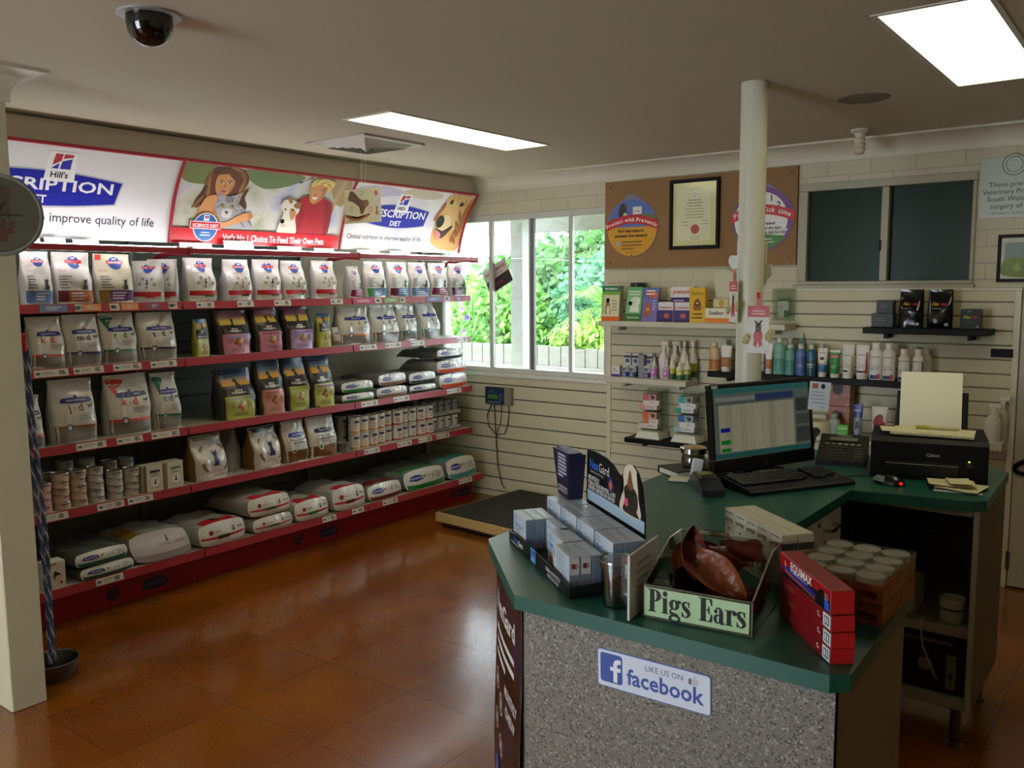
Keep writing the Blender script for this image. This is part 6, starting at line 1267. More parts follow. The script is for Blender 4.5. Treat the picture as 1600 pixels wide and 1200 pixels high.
def dog_tag(label, x, y, z, s, rz, flip):
    t = thing('hanging_tag', label, 'tag', (x, y, z), rz, 'red and white dog cards hung on the column'); w, h = .082 * s, .175 * s
    A = Art().rect(0, h * .76, w, h, M('#b81f26', .4)).lines(w * .25, w * .75, h * .94, 1, .01, h * .012, M('#d88a88', .5)).lines(w * .08, w * .92, h * .875, 2, h * .06, h * .03, M('#e8b8b4', .5), 3, True)
    A.blob([(w * .30, h * .30), (w * .32, h * .44), (w * .5, h * .50), (w * .68, h * .44), (w * .70, h * .30), (w * .5, h * .25)], M('#b01e22', .4)).poly([(w * .32, h * .30), (w * .28, h * .14), (w * .36, h * .17), (w * .42, h * .10), (w * .50, h * .27), (w * .58, h * .10), (w * .64, h * .17), (w * .72, h * .14), (w * .66, h * .30)], M('#b01e22', .4))
    A.blob([(w * .40, h * .46), (w * .38, h * .58), (w * .42, h * .64), (w * .60, h * .64), (w * .63, h * .58), (w * .60, h * .46)], M('#2c2622', .5)).poly([(w * .40, h * .62), (w * .30, h * .69), (w * .44, h * .67)], BLACK).poly([(w * .60, h * .62), (w * .72, h * .71), (w * .57, h * .67)], BLACK).ell(w * .5, h * .52, w * .07, h * .04, M('#6a5a4c', .5)).text('2', w * .88, h * .03, h * .07, INK)
    MB().prism([(0, 0), (w, 0), (w, h), (0, h)], 0, .003, M('#d9d8cb', .45), RX(PI / 2)).art(A, plane((0, -.003, 0), (1, 0, 0), (0, 0, 1)), step=.0001).obj('card', t)
    q = MB(); P = [(w * .5, -.002, h), (w * .50, -.003, h + .03), (w * .44, .006, h + .052), (w * .36, .02, h + .048)]
    for a, b in zip(P, P[1:]): q.add([(a[0] - .008, a[1], a[2]), (a[0] + .008, a[1], a[2]), (b[0] + .008, b[1], b[2]), (b[0] - .008, b[1], b[2])], [(0, 1, 2, 3)], M('#c0242a', .4))
    q.obj('hanger_loop', t)
    for cx, cz, r in ((w * 1.02, h * .36, .016 * s), (w * -.06, h * .27, .014 * s)):
        MB().ellip((cx, -.008, cz), (r, .006, r * 1.1), M('#cfc48a', .6, bump=.6, bs=120), 12, 8).ellip((cx + .006, -.008, cz + r), (r * .8, .006, r * .8), M('#cfc48a', .6, bump=.6, bs=120), 12, 8).obj('rosette', t)
dog_tag('white and red dog card hung at the left side of the column', -1.488, 3.43, 1.464, .95, -.75, 1)
dog_tag('white and red dog card hung lower, over the right side of the column', -1.380, 3.36, 1.345, 1.08, .0, 1)
t = thing('wall_clock', 'round grey-green wall clock at the left edge, partly cut by the frame', 'clock', (-3.145, 1.305, 1.865), math.radians(66)); t.scale = (.87, .87, .87)
q = MB(); q.lathe([(.150, 0), (.156, .006), (.156, .040), (.150, .046), (.142, .046), (.138, .036)], M('#77796c', .35), 48, RX(PI / 2), cap1=False); q.obj('case', t)
A = Art().ell(0, 0, .139, .139, M('#9ba39b', .3), 40).blob([(-.01, .09), (.03, .11), (.05, .08), (.04, .04), (.045, -.01), (.03, -.02), (.02, -.09), (-.02, -.09)], M('#8f7f78', .4)).poly([(.0, -.05), (.05, -.045), (.05, -.07), (.03, -.075), (.03, -.1), (.0, -.1)], M('#a0605a', .4)).text('FRONTLINE', -.03, -.042, .034, M('#7a5f5c', .4), True, maxw=.22)
MB().lathe([(.14, .030), (.14, .034)], M('#7d837c', .3), 40, RX(PI / 2)).art(A, plane((0, -.0342, 0), (1, 0, 0), (0, 0, 1)), step=.0001).obj('dial', t)
MB().box(0, -.0395, -.002, .085, -.038, .002, BLACK).obj('minute_hand', t); MB().box(0, -.042, -.003, .055, -.0405, .003, BLACK, T=RY(-1.05)).obj('hour_hand', t)
MB().lathe([(.14, .0435), (.14, .0445)], clear('clock_glass', (1, 1, 1), .3), 40, RX(PI / 2)).obj('glass', t)
MB().tube([(0, .0, .10), (-.03, .10, .10), (-.05, .16, .10)], .008, STEEL, 8).obj('wall_bracket', t)
# leads and bowl beside the wall end
def rope(p0, p1, r, n, mats, seed, sway):
    m = MB(); q = random.Random(seed); P = []
    for i in range(n + 1):
        s = i / n; P.append(Vector((p0[0] + (p1[0] - p0[0]) * s + sway * math.sin(3 * s * PI + seed), p0[1] + (p1[1] - p0[1]) * s + sway * math.cos(2.4 * s * PI + seed), p0[2] + (p1[2] - p0[2]) * s)))
    m.tube(P, r, mats[0], 6)
    for g in (0, 1):
        H = []
        for i in range(n * 4 + 1):
            s = i / 4; j = min(n - 1, int(s)); p = P[j].lerp(P[j + 1], s - j); a = s * 1.6 + g * PI; H.append(p + Vector((math.cos(a) * r * .75, math.sin(a) * r * .75, 0)))
        m.tube(H, r * .55, mats[1 + g], 4)
    return m
t = thing('dog_lead', 'bundle of blue and white braided leads hanging by the wall end', 'lead', (0, 0, 0))
mt = (M('#5a6a9a', .7), M('#c0c8dc', .7), M('#3c4c86', .7))
for i, (dx, dy, zb, sd) in enumerate(((0, 0, .09, 1), (.014, .012, .12, 2), (-.008, .018, .10, 3))): rope((-3.560 + dx * .6, 1.537 + dy, 1.40), (-3.600 + dx * 1.5, 1.575 + dy, zb), .0065, 60, mt, sd, .004).obj('cord', t)
for i, dx in enumerate((-.018, .014)): MB().tube([(-3.56 + dx, 1.535, 1.385), (-3.565 + dx * 1.6, 1.53, 1.42), (-3.56 + dx * 2.2, 1.525, 1.45)], .011, M('#c8281c', .35), 8).obj('red_clip', t)
MB().tube([(-3.56, 1.50, 1.43), (-3.56, 1.535, 1.42), (-3.56, 1.54, 1.405)], .005, STEEL, 8).obj('hook', t)
t = thing('dog_bowl', 'steel dog bowl on the floor beside the wall end', 'bowl', (-3.685, 1.618, 0))
q = MB(); q.lathe([(.088, 0), (.092, .004), (.102, .072), (.108, .076), (.102, .078), (.096, .074), (.084, .008), (.0005, .006)], M('#6f6e68', .35, .9), 36, cap1=False); q.obj('bowl', t, ang=40)
# platform scale by the window wall and its display
t = thing('platform_scale', 'low animal scale with black mat and cream edge on the floor', 'scale', (-3.56, 4.70, 0), math.radians(-4))
MB().box(-.36, -.44, .035, .36, .44, .095, M('#b89a5c', .5), .004).obj('frame', t); MB().box(-.335, -.415, .095, .335, .415, .101, M('#26261f', .8), .002).obj('rubber_mat', t); MB().box(-.33, -.40, 0.006, .33, .40, .035, M('#141210', .8)).obj('base', t)
for a in (-.30, .30):
    for b in (-.37, .37): MB().lathe([(.02, 0), (.02, .0065)], BLACK, 12, TR(a, b, 0)).obj('foot', t)
t = thing('scale_display', 'grey scale display with green screen mounted on the slat wall', 'display', (-4.10, YW, .79), 0)
T_ = TR(-.075, -.085, 0) @ RZ(-.25)
MB().box(-.10, -.03, -.068, .14, .075, .068, M('#8f8a76', .5), .004).obj('housing', t)
MB().box(-.105, -.036, -.066, .075, -.030, .066, M('#1f2f4c', .35), .002).art(Art().rect(.03, .045, .125, .075, M('#4f8a2c', .3)).lines(.04, .115, .10, 2, .012, .005, M('#5a7aa0', .4)).rect(.14, .03, .165, .09, M('#3a5a86', .4)), plane((-.105, -.036, -.066), (1, 0, 0), (0, 0, 1))).obj('screen_panel', t)
q = MB()
for i in range(5): q.box(-.075 + i * .025, -.0385, -.052, -.06 + i * .025, -.036, -.045, LGREY)
q.obj('buttons', t); MB().box(.02, .03, .068, .05, .075, .09, M('#6a6654', .5), .002).obj('mount', t)
q = MB(); CAB = M('#15140f', .5)
q.tube([(-.06, -.01, -.066), (-.10, -.02, -.16), (-.085, -.02, -.24), (-.02, -.01, -.30), (.06, -.01, -.29), (.10, -.02, -.22), (.105, -.01, -.12), (.095, 0, -.066)], .004, CAB, 6).tube([(-.035, -.01, -.066), (-.03, -.01, -.2), (-.02, -.01, -.35), (.0, -.02, -.55), (.04, -.02, -.68), (.09, -.05, -.70)], .004, CAB, 6).tube([(.03, 0, -.066), (.025, -.01, -.2), (.0, -.02, -.28), (-.02, -.01, -.34)], .003, CAB, 6)
q.obj('cables', t)
# ---------------------------------------------------------------- reception counter
GREEN = M('#155648', 0.36, var=.06, vs=60, spec=.5)
SPK = speckle('speckled_laminate', '#8f897e', '#5f594f', '#bcb6a9', 240)
SPK_SHADE = M('#8a7a5c', .6, var=.08, vs=30); CABW = M('#bdb9a8', .5); DARKIN = M('#4a473f', .7)  # counter end and inner panels: speckled laminate, shade painted in as brown
CT = .90
t = thing('reception_counter', 'green topped speckled reception counter wrapping round the desk', 'counter', (0, 0, 0))
OUT = [(-1.540, 1.895), (-1.522, 1.875), (-1.205, 1.575), (-.476, 1.580), (-.446, 1.611), (-.462, 2.165), (-.885, 2.215), (-.885, 3.100), (-.512, 3.165), (-.474, 3.203), (-.487, 3.742), (-.535, 3.79), (-1.540, 3.79)]
cu = D.curves.new('slab_outline', 'CURVE'); cu.dimensions = '2D'; cu.fill_mode = 'BOTH'; cu.extrude = .0175
for pts in (OUT, [(-1.415 + .056 * math.cos(2 * PI * i / 28), 3.46 + .056 * math.sin(2 * PI * i / 28)) for i in range(28)]):
    sp = cu.splines.new('POLY'); sp.points.add(len(pts) - 1); sp.use_cyclic_u = True
    for p, (x, y) in zip(sp.points, pts): p.co = (x, y, 0, 1)
ob = D.objects.new('slab_outline', cu); me0 = ob.to_mesh()
q = MB().add([(v.co.x, v.co.y, v.co.z + CT - .0175) for v in me0.vertices], [tuple(p.vertices) for p in me0.polygons], GREEN)
ob.to_mesh_clear(); D.objects.remove(ob); D.curves.remove(cu)
q.obj('countertop', t, ang=20)
def panel(name, p, q_, th, z0, z1, mat, parent):
    p, q_ = Vector(p), Vector(q_); d = (q_ - p).normalized(); n = Vector((-d.y, d.x)) * th
    a = [p, q_, q_ + n, p + n]
    return MB().prism([(v.x, v.y) for v in a], z0, z1, mat).obj(name, parent, ang=20)
ZT = CT - .0355
panel('front_panel', (-1.192, 1.600), (-.470, 1.600), .018, 0, ZT, SPK, t)
panel('corner_panel', (-1.505, 1.895), (-1.192, 1.600), .018, 0, ZT, SPK, t)
panel('side_panel', (-1.505, 3.72), (-1.505, 1.897), .018, 0, ZT, SPK, t)
panel('end_panel', (-.470, 1.602), (-.470, 2.11), .018, 0, ZT, SPK_SHADE, t)
panel('back_panel', (-.472, 2.11), (-.905, 2.17), .016, 0, ZT, SPK_SHADE, t)
t2 = thing('drawer_cabinet', 'pale drawer cabinet under the inner edge of the counter', 'cabinet', (0, 0, 0))
MB().box(-1.36, 2.30, .08, -.925, 3.08, ZT - .001, CABW, c=.003).box(-1.34, 2.32, 0, -.98, 3.06, .08, DARKIN).obj('carcass', t2)
for i, (y0, y1) in enumerate(((2.305, 2.685), (2.692, 3.075))):
    dw = MB().box(-.9245, y0, .655, -.906, y1, .855, M('#c2beae', .45), c=.003).obj('drawer', t2); c = (y0 + y1) / 2 + .05
    MB().tube([(-.906, c - .05, .80), (-.885, c - .05, .80), (-.882, c, .795), (-.885, c + .05, .80), (-.906, c + .05, .80)], .006, CHROME, 8).obj('handle', dw)
    MB().lathe([(.008, 0), (.008, .006)], STEEL, 12, TR(-.906, c - .10, .83) @ RY(PI / 2)).obj('lock', dw)
    dd = MB().box(-.9245, y0, .09, -.906, y1, .648, M('#bfbbab', .45), c=.003).obj('door', t2)
    MB().tube([(-.906, c - .05, .60), (-.885, c - .05, .60), (-.885, c + .05, .60), (-.906, c + .05, .60)], .006, CHROME, 8).obj('handle', dd)
t3 = thing('open_cabinet', 'open shelved cabinet on legs under the printer end of the counter', 'cabinet', (0, 0, 0))
CB = M('#8f8b78', .55)
MB().box(-.512, 3.215, .150, -.494, 3.74, ZT - .001, M('#6b5e44', .6), c=.002).obj('side_panel', t3)
MB().box(-.5125, 3.205, .150, -.4945, 3.2145, ZT - .001, M('#a5a08c', .5), c=.002).obj('edge_strip', t3)
MB().box(-1.34, 3.725, .15, -.5125, 3.74, ZT - .001, DARKIN).obj('back_panel', t3)
MB().box(-1.34, 3.215, .15, -1.325, 3.725, ZT - .001, DARKIN).obj('side_panel', t3)
MB().box(-1.324, 3.21, .150, -.5135, 3.724, .185, CB, c=.002).obj('bottom_shelf', t3)
MB().box(-1.324, 3.22, .405, -.5135, 3.724, .44, CB, c=.002).obj('middle_shelf', t3)
MB().box(-1.324, 3.205, ZT - .028, -.5135, 3.222, ZT - .001, CB, c=.002).obj('front_rail', t3)
for x, y in ((-.545, 3.26), (-.545, 3.69), (-1.28, 3.26), (-1.28, 3.69)):
    MB().lathe([(.028, 0), (.028, .006), (.018, .012), (.018, .15)], M('#5c5a52', .3, .8), 16, TR(x, y, 0)).obj('leg', t3)
t = thing('computer_tower', 'black computer tower lying in the bottom of the open cabinet', 'computer', (-.90, 3.24, .1855))
MB().box(-.12, 0, 0, .38, .42, .175, M('#0b0b0c', .35), c=.006).obj('case', t); MB().box(-.10, -.004, .178, .34, .3, .19, M('#5a5850', .5), c=.002).obj('top_tray', t)
MB().lathe([(.024, 0), (.023, .004)], M('#8d8f92', .3, .6), 24, TR(.252, 0, .095) @ RX(PI / 2)).obj('badge', t); MB().box(.320, -.005, .02, .352, 0, .145, M('#6d6c66', .4), c=.003).box(.331, -.007, .06, .341, -.004, .075, BLACK).obj('port_strip', t)
t = thing('ribbed_cup', 'white ribbed cup with dark strap on the cabinet shelf', 'cup', (-.575, 3.275, .4405))
q = MB().lathe([(.034, 0), (.037, .005), (.042, .085), (.040, .087), (.036, .01), (.001, .008)], M('#b9b5a4', .5), 24, cap1=False)
for i in range(12): a = 2 * PI * i / 12; q.box(-.0025, .036, .01, .0025, .041, .06, M('#a19d8c', .5), T=RZ(a))
q.obj('cup', t); MB().lathe([(.0415, .048), (.0425, .055)], M('#3a3a34', .5), 24, cap0=False, cap1=False).obj('band', t)
tag(MB().box(-.09, 0, 0, .0, .12, .12, M('#a39a6a', .6), c=.003).obj('carton', None, (-.705, 3.27, .4405), -.1), 'dull yellow carton on the cabinet shelf left of the cup', 'box')
tag(MB().box(-.05, 0, 0, .05, .16, .14, M('#1c1e1e', .5), c=.006).obj('adapter_box', None, (-.83, 3.36, .4405), .1), 'dark adapter box at the back of the cabinet shelf', 'box')
tag(MB().box(-.010, 0, 0, .010, .20, .30, M('#15171a', .5), c=.004).obj('dark_folder', None, (-.545, 3.40, .4405)), 'dark folder standing at the right of the cabinet shelf', 'folder')
tag(MB().tube([(-.66, 3.235, .446), (-.66, 3.212, .446), (-.66, 3.203, .43), (-.650, 3.197, .36), (-.61, 3.205, .26), (-.60, 3.225, .235)], .0028, M('#a5a396', .5), 6).obj('white_cable', None), 'thin pale cable hanging from the shelf to the computer tower', 'cable')
tag(MB().tube([(-.90, 3.30, .60), (-.84, 3.28, .68), (-.74, 3.30, .74), (-.64, 3.32, .78), (-.56, 3.34, .80)], .004, BLACK, 6).tube([(-.92, 3.30, .58), (-.86, 3.30, .64), (-.74, 3.32, .70), (-.60, 3.36, .76)], .004, BLACK, 6).tube([(-.91, 3.25, .83), (-.915, 3.26, .78), (-.91, 3.28, .62)], .004, BLACK, 6).obj('cables', None), 'black cables looped at the top of the open cabinet', 'cable')
# poster wrapped over the left corner of the counter
PB = noise_print('poster_brown', [(0.3, '#1c0f0c'), (0.5, '#3a1f16'), (0.62, '#2a2440'), (0.75, '#4a2c1e')], 7)
e1 = (Vector((-1.192, 1.600)) - Vector((-1.505, 1.895))).normalized(); e2 = Vector((e1.y, -e1.x))
WP, HP = .40, .862
def pface(x, y, k):
    o = Vector((-1.505, 1.895)) + e1 * (.015 + x) + e2 * (.013 + .012 * math.sin(PI * x / WP) * (y / HP) + .006 * math.sin(6 * y) + k); return (o.x, o.y, y)
A = Art()
A.text('NexGard', .20, .74, .075, WHITE, True, maxw=.34).lines(.06, .34, .68, 3, .035, .016, M('#d8d4d2', .5), 2)
for i, (x, y) in enumerate(((.08, .54), (.16, .50), (.09, .43), (.17, .39))): A.ring(x, y, .026, .030, WHITE, 20).ell(x, y, .010, .014, M('#cfcac8', .5), 10)
A.text('MONTHLY', .30, .56, .04, M('#d8d4d2', .5), True, maxw=.15).text('CHEW', .30, .51, .04, M('#d8d4d2', .5), True, maxw=.12)
A.blob([(.06, .02), (.05, .2), (.10, .33), (.16, .2), (.14, .02)], M('#5a6aa8', .4)).blob([(.20, .02), (.19, .22), (.25, .34), (.35, .30), (.37, .02)], M('#4a2a1c', .5)).blob([(.27, .05), (.26, .16), (.30, .2), (.34, .14), (.33, .05)], M('#c8607c', .4))
A.cut([WP * k / 6 for k in range(1, 6)], [HP * k / 10 for k in range(1, 10)])
q = MB().grid(lambda u, v: pface(WP * u, HP * v, 0), 8, 14, PB); q.grid(lambda u, v: pface(WP * (1 - u), HP * v, -.002), 8, 14, PAPER).art(A, pface)
tag(q.obj('poster', None), 'dark brown pet product poster on the left corner of the counter', 'poster')
# sticker on the counter front
A = Art(); W_, H_ = .272, .086; FBL = M('#3b57a8', .4); FW = M('#dfe6f8', .35)
def rr(x0, y0, x1, y1, r, n=5): return [(cx + r * math.cos(a), cy + r * math.sin(a)) for cx, cy, a0 in ((x1 - r, y1 - r, 0), (x0 + r, y1 - r, PI / 2), (x0 + r, y0 + r, PI), (x1 - r, y0 + r, 3 * PI / 2)) for a in [a0 + PI / 2 * i / n for i in range(n + 1)]]
A.poly(rr(.002, .002, W_ - .002, H_ - .002, .006), FW).poly(rr(.008, .012, .064, H_ - .008, .007), M('#2f4a98', .4)).poly(rr(.0095, .0135, .0625, H_ - .0095, .006), FBL)
A.poly([(.041, .015), (.041, .040), (.033, .040), (.033, .049), (.041, .049), (.041, .056), (.044, .064), (.051, .068), (.060, .068), (.060, .058), (.054, .058), (.051, .055), (.051, .049), (.060, .049), (.059, .040), (.051, .040), (.051, .015)], M('#f0f3fc', .35))
A.text('facebook', .166, .020, .050, FBL, True, maxw=.182).text('LIKE US ON', .165, .061, .018, M('#5a6270', .4), maxw=.088)
A.rect(.222, .058, .229, .070, M('#6a7078', .4)).poly([(.231, .058), (.243, .058), (.244, .069), (.238, .070), (.239, .077), (.236, .078), (.231, .069)], M('#c5cad4', .4))
q = MB().prism(rr(0, 0, W_, H_, .008), 0, .0012, M('#5a78c8', .4), RX(PI / 2)).art(A, plane((0, -.0012, 0), (1, 0, 0), (0, 0, 1)), step=.0001)
tag(q.obj('sticker', None, (-.988, 1.5995, .733), rot=(0, math.radians(-1.2), 0)), 'white and blue social media sticker on the speckled counter front', 'sticker')
# ---------------------------------------------------------------- flea tablet display on the counter corner
O = Vector((-1.481, 1.92)); AN = math.atan2(-.592, .806)
t = thing('counter_display', 'black cardboard display tray of silver-blue cartons on the counter corner', 'display', (O.x, O.y, CT + .0004), AN)
BK = M('#101114', .4)
q = MB().box(-.004, 0, 0, .498, .235, .003, BK)
pts = [(-.004, .0), (.498, .0), (.498, .026), (.40, .034), (.23, .036), (.10, .034), (-.004, .028)]
q.prism(pts, 0, .003, BK, TR(0, .0015, 0) @ RX(PI / 2))
for x in (-.004, .495): q.add([(x + dx, y, z) for dx in (0, .003) for y, z in ((0, 0), (.235, 0), (.235, .075), (.20, .06), (.10, .034), (.0, .028))], [(0, 1, 2, 3, 4, 5), (11, 10, 9, 8, 7, 6)] + [(i, 6 + i, 6 + (i + 1) % 6, (i + 1) % 6) for i in range(6)], BK)
A = Art().text('Nex', .045, .010, .020, M('#2f6fd0', .4), True, 'l').text('Gard', .088, .010, .020, WHITE, True, 'l').lines(.02, .14, .004, 1, .01, .003, LGREY).text('CLEAN & PROTECT', .38, .018, .013, M('#d8d8da', .4), True, maxw=.16).text('TRIPLE ACTION', .38, .004, .012, M('#d8d8da', .4), True, maxw=.14).rect(.205, .004, .245, .040, M('#5fa0d8', .3)).rect(.209, .02, .241, .036, M('#2f5fa8', .3))
q.art(A, plane((0, -.0015, 0), (1, 0, 0), (0, 0, 1))); q.obj('tray', t, ang=20)
MB().box(.0, .106, .003, .494, .20, .036, BK).obj('step', t)
LB = M('#a8c0d4', .4)
top = [(.055, .0), (.445, .0), (.445, .16), (.43, .225), (.425, .235), (.405, .262), (.375, .276), (.345, .272), (.322, .255), (.305, .235), (.282, .237), (.25, .252), (.20, .262), (.13, .265), (.062, .262)]
q = MB().prism(top, 0, .003, BK, TR(0, .213, 0) @ RX(PI / 2))
A = Art().rect(.056, .12, .444, .150, LB).text('Nex', .085, .215, .036, M('#2f74d8', .35), True, 'l', shear=.0).text('Gard', .152, .215, .036, WHITE, False, 'l').text('(afoxolaner) for dogs', .09, .203, .011, M('#c8c8cc', .4), al='l', maxw=.11)
A.text('MONTHLY', .075, .182, .017, WHITE, True, 'l', .09).text('FLEA & TICK PROTECTION', .075, .168, .016, WHITE, True, 'l', .20).text('NEVER TASTED SO GOOD', .075, .154, .016, WHITE, True, 'l', .20).ell(.235, .195, .022, .022, M('#24346c', .4)).ell(.235, .195, .013, .016, M('#c8643c', .4), 4)
FAWN = M('#d8cdb8', .5)
A.blob([(.30, .15), (.315, .20), (.32, .25), (.345, .272), (.38, .275), (.405, .255), (.41, .20), (.42, .15)], FAWN).blob([(.318, .235), (.308, .225), (.302, .20), (.312, .19), (.322, .21)], BLACK).blob([(.40, .262), (.425, .24), (.432, .20), (.42, .19), (.408, .22)], BLACK)
A.blob([(.325, .21), (.36, .225), (.40, .21), (.408, .18), (.40, .16), (.415, .15), (.32, .15), (.33, .18)], M('#2a2420', .5)).blob([(.35, .24), (.36, .262), (.372, .24), (.38, .215), (.345, .215)], M('#7a4a2c', .5)).ell(.338, .205, .006, .006, M('#0a0a0a', .2), 10).ell(.383, .208, .007, .006, M('#0a0a0a', .2), 10).ell(.34, .207, .0015, .0015, WHITE, 6).ell(.384, .21, .0015, .0015, WHITE, 6).ell(.36, .193, .014, .009, M('#151312', .3), 12).blob([(.328, .18), (.345, .187), (.352, .172), (.34, .164), (.33, .170)], M('#d0506c', .4))
q.art(A, plane((0, .210, 0), (1, 0, 0), (0, 0, 1)), step=.0001); q.obj('header_card', t, ang=20)
t = thing('leaflet_box', 'dark navy leaflet box standing on the left rear cartons of the display', 'box', (O.x, O.y, CT + .0004), AN)
A = Art().lines(.0, .075, .115, 7, .010, .006, M('#b8b8c8', .4), 5)
for i in range(4): A.ring(.014 + .019 * i, .022, .0065, .009, WHITE, 12)
T = TR(-.012, .150, .1226)
q = MB(); q.add([(0, 0, 0), (.085, 0, 0), (.09, 0, .132), (-.05, 0, .128), (0, .042, 0), (.085, .042, 0), (.09, .050, .126), (-.05, .050, .122)], [(0, 1, 2, 3), (5, 4, 7, 6), (1, 5, 6, 2), (4, 0, 3, 7), (3, 2, 6, 7), (0, 4, 5, 1)], M('#1b1a3c', .4), T).art(A, plane((-.002, 0, 0), (1, 0, 0), (0, 0, 1)), T); q.obj('holder', t, ang=20)
MB().box(-.052, .158, .246, .073, .19, .2535, M('#231f4a', .5)).obj('leaflets', t)
CARD = M('#b9c4d0', .35); CARD_SHADE = M('#77828c', .4); BLUE1 = M('#3f86c8', .4)
proto = None; GNX = 'silver-blue cartons in the counter display'
def carton_mesh(back=False):
    w, d, h = .114, .0272, .084; A = Art()
    if back: A.rect(.006, .05, .024, .078, WHITE).lines(.008, .022, .074, 6, .004, .002, INK, 3).lines(.03, .108, .075, 9, .0075, .002, M('#8a98a8', .4), 4)
    else: A.lines(.01, .05, .074, 2, .008, .004, M('#8a98a8', .4), 3).text('Nex', .012, .046, .020, BLUE1, True, 'l').text('Gard', .052, .046, .020, M('#5a6a86', .4), False, 'l').lines(.012, .07, .038, 2, .008, .003, M('#8a98a8', .4), 6).ell(.028, .012, .012, .011, M('#c8765c', .4)).ell(.045, .014, .007, .011, M('#e6e0da', .4))
    m = MB().box(0, 0, 0, w, d, h, CARD, c=.0012).art(A, plane((0, 0, 0), (1, 0, 0), (0, 0, 1)), step=.0001)
    B = Art().rect(.001, .0, d - .001, h * .98, CARD_SHADE)  # end face tinted darker, painting in the shade away from daylight
    if back: B.rect(.002, h * .48, d - .002, h * .97, M('#d2d2d0', .4)).rect(.006, h * .66, .016, h * .80, M('#8a2a24', .4)).ring(.016, h * .73, .004, .006, M('#8a2a24', .4))
    else: B.text('NexGard', d * .62, h * .5, .014, M('#4a7ab0', .4), True, rot=PI / 2, maxw=.06)
    return m.art(B, plane((w, 0, 0), (0, 1, 0), (0, 0, 1)), step=.0001).art(Art().lines(.02, .1, .018, 1, .01, .003, M('#8a98a8', .4)), plane((0, 0, h), (1, 0, 0), (0, 1, 0)), step=.0001)
protos = {}
lay = [('upper', c, k) for c in range(4) for k in range(3)] + [('lower', 0, 0), ('lower', 0, 1), ('lower', 0, 2), ('lower', 1, 2), ('lower', 2, 1), ('lower', 2, 2), ('lower', 3, 0), ('lower', 3, 1), ('lower', 3, 2)]
R3 = Matrix.Rotation(AN, 3, 'Z')
for (tier, c, k) in lay:
    s = .006 + c * .1225; d = (.109 if tier == 'upper' else .010) + k * .0287
    if tier == 'lower': s += (-.004, -.004, -.030, -.026)[c]
    bk = tier == 'lower' and c == 3 and k < 2
    p = R3 @ Vector((s, d, 0)); loc = (O.x + p.x, O.y + p.y, CT + (.0368 if tier == 'upper' else .0036))
    lab = 'silver-blue carton, %s tier, %s column from the left, %s%s' % (tier, ordw(c), ('front', 'middle', 'rear')[k], ' with barcode side out' if bk and k == 0 else '')
    if bk not in protos: protos[bk] = tag(carton_mesh(bk).obj('carton', None, loc, AN), lab, 'carton', GNX)
    else: dup(protos[bk], loc, lab, rz=AN)
# ---------------------------------------------------------------- tub, card, pigs ears, cartons
t = thing('plastic_tub', 'clear round plastic tub of dark treats beside the carton display', 'tub', (-.977, 1.668, CT + .0004)); t.scale = (.95, .95, .97)
q = MB().lathe([(.0375, 0), (.040, .003), (.0445, .088), (.047, .090), (.0475, .104), (.0455, .104), (.0445, .09), (.0385, .005)], clear('tub_plastic', (.86, .88, .88), .4, .08), 36, cap1=False); q.obj('tub', t, ang=40)
q = MB(); q.lathe([(.0465, .104), (.0478, .106), (.047, .110), (.043, .110), (.041, .1065), (.001, .1062)], clear('tub_lid', (.8, .84, .86), .9, .15), 36, cap0=False, cap1=False); q.obj('lid', t)
rr_ = random.Random(9); q = MB()
for i in range(70):
    a, r = rr_.uniform(0, 6.28), .031 * math.sqrt(rr_.random()); q.ellip((r * math.cos(a), r * math.sin(a), .008 + .055 * rr_.random()), (.007, .006, .005), M('#2a211c', .7), 6, 4)
o = q.obj('treats', t); o['kind'] = 'stuff'
cd = Vector((-.028, .205)); ca = math.atan2(cd.y, cd.x)
tag(MB().box(0, -.003, 0, cd.length * .85, .003, .144, M('#d5d5cf', .3), c=.001).art(Art().lines(.04, .16, .11, 4, .018, .008, M('#a8aaa6', .4), 3), plane((0, -.003, 0), (1, 0, 0), (0, 0, 1))).obj('acrylic_sign', None, (-.908, 1.592, CT + .0004), ca), 'white acrylic sign seen edge-on between tub and pigs ears box', 'sign')
P0 = (-.897, 1.634); PR = math.radians(7.2); PW, PD = .240, .245
t = thing('acrylic_bin', 'clear acrylic bin lettered for pigs ears on the counter front', 'bin', (P0[0], P0[1], CT + .0004), PR)
AC = clear('bin_acrylic', (.90, .93, .90), .35)
MB().box(0, 0, 0, PW, PD, .004, AC).obj('base', t)
f = MB().box(0, 0, .004, PW, .004, .074, AC); f.obj('front_wall', t)
for x in (0, PW - .004):
    q = MB(); V = [(.0045, .004), (PD - .0045, .004), (PD - .0045, .135), (.16, .135), (.0045, .074)]
    q.add([(x + dx, y, z) for dx in (0, .004) for y, z in V], [(0, 1, 2, 3, 4), (9, 8, 7, 6, 5)] + [(i, 5 + i, 5 + (i + 1) % 5, (i + 1) % 5) for i in range(5)], AC); q.obj('side_wall', t, ang=20)
MB().box(0, PD - .004, .004, PW, PD, .135, AC).obj('back_wall', t)
MB().box(.05, PD - .03, .1355, .125, PD + .004, .138, AC).box(.05, PD - .03, .138, .125, PD - .027, .152, AC).obj('lid_handle', t)
q = MB()
for a, b in ((0, .0), (PW - .003, 0)): q.box(a, -.0015, 0, a + .003, -.0002, .074, M('#6a6458', .4))
q.box(0, -.0015, .071, PW, -.0002, .074, M('#57523e', .4)).box(0, -.0015, 0, PW, -.0002, .004, M('#57523e', .4)); q.obj('edge_trim', t)
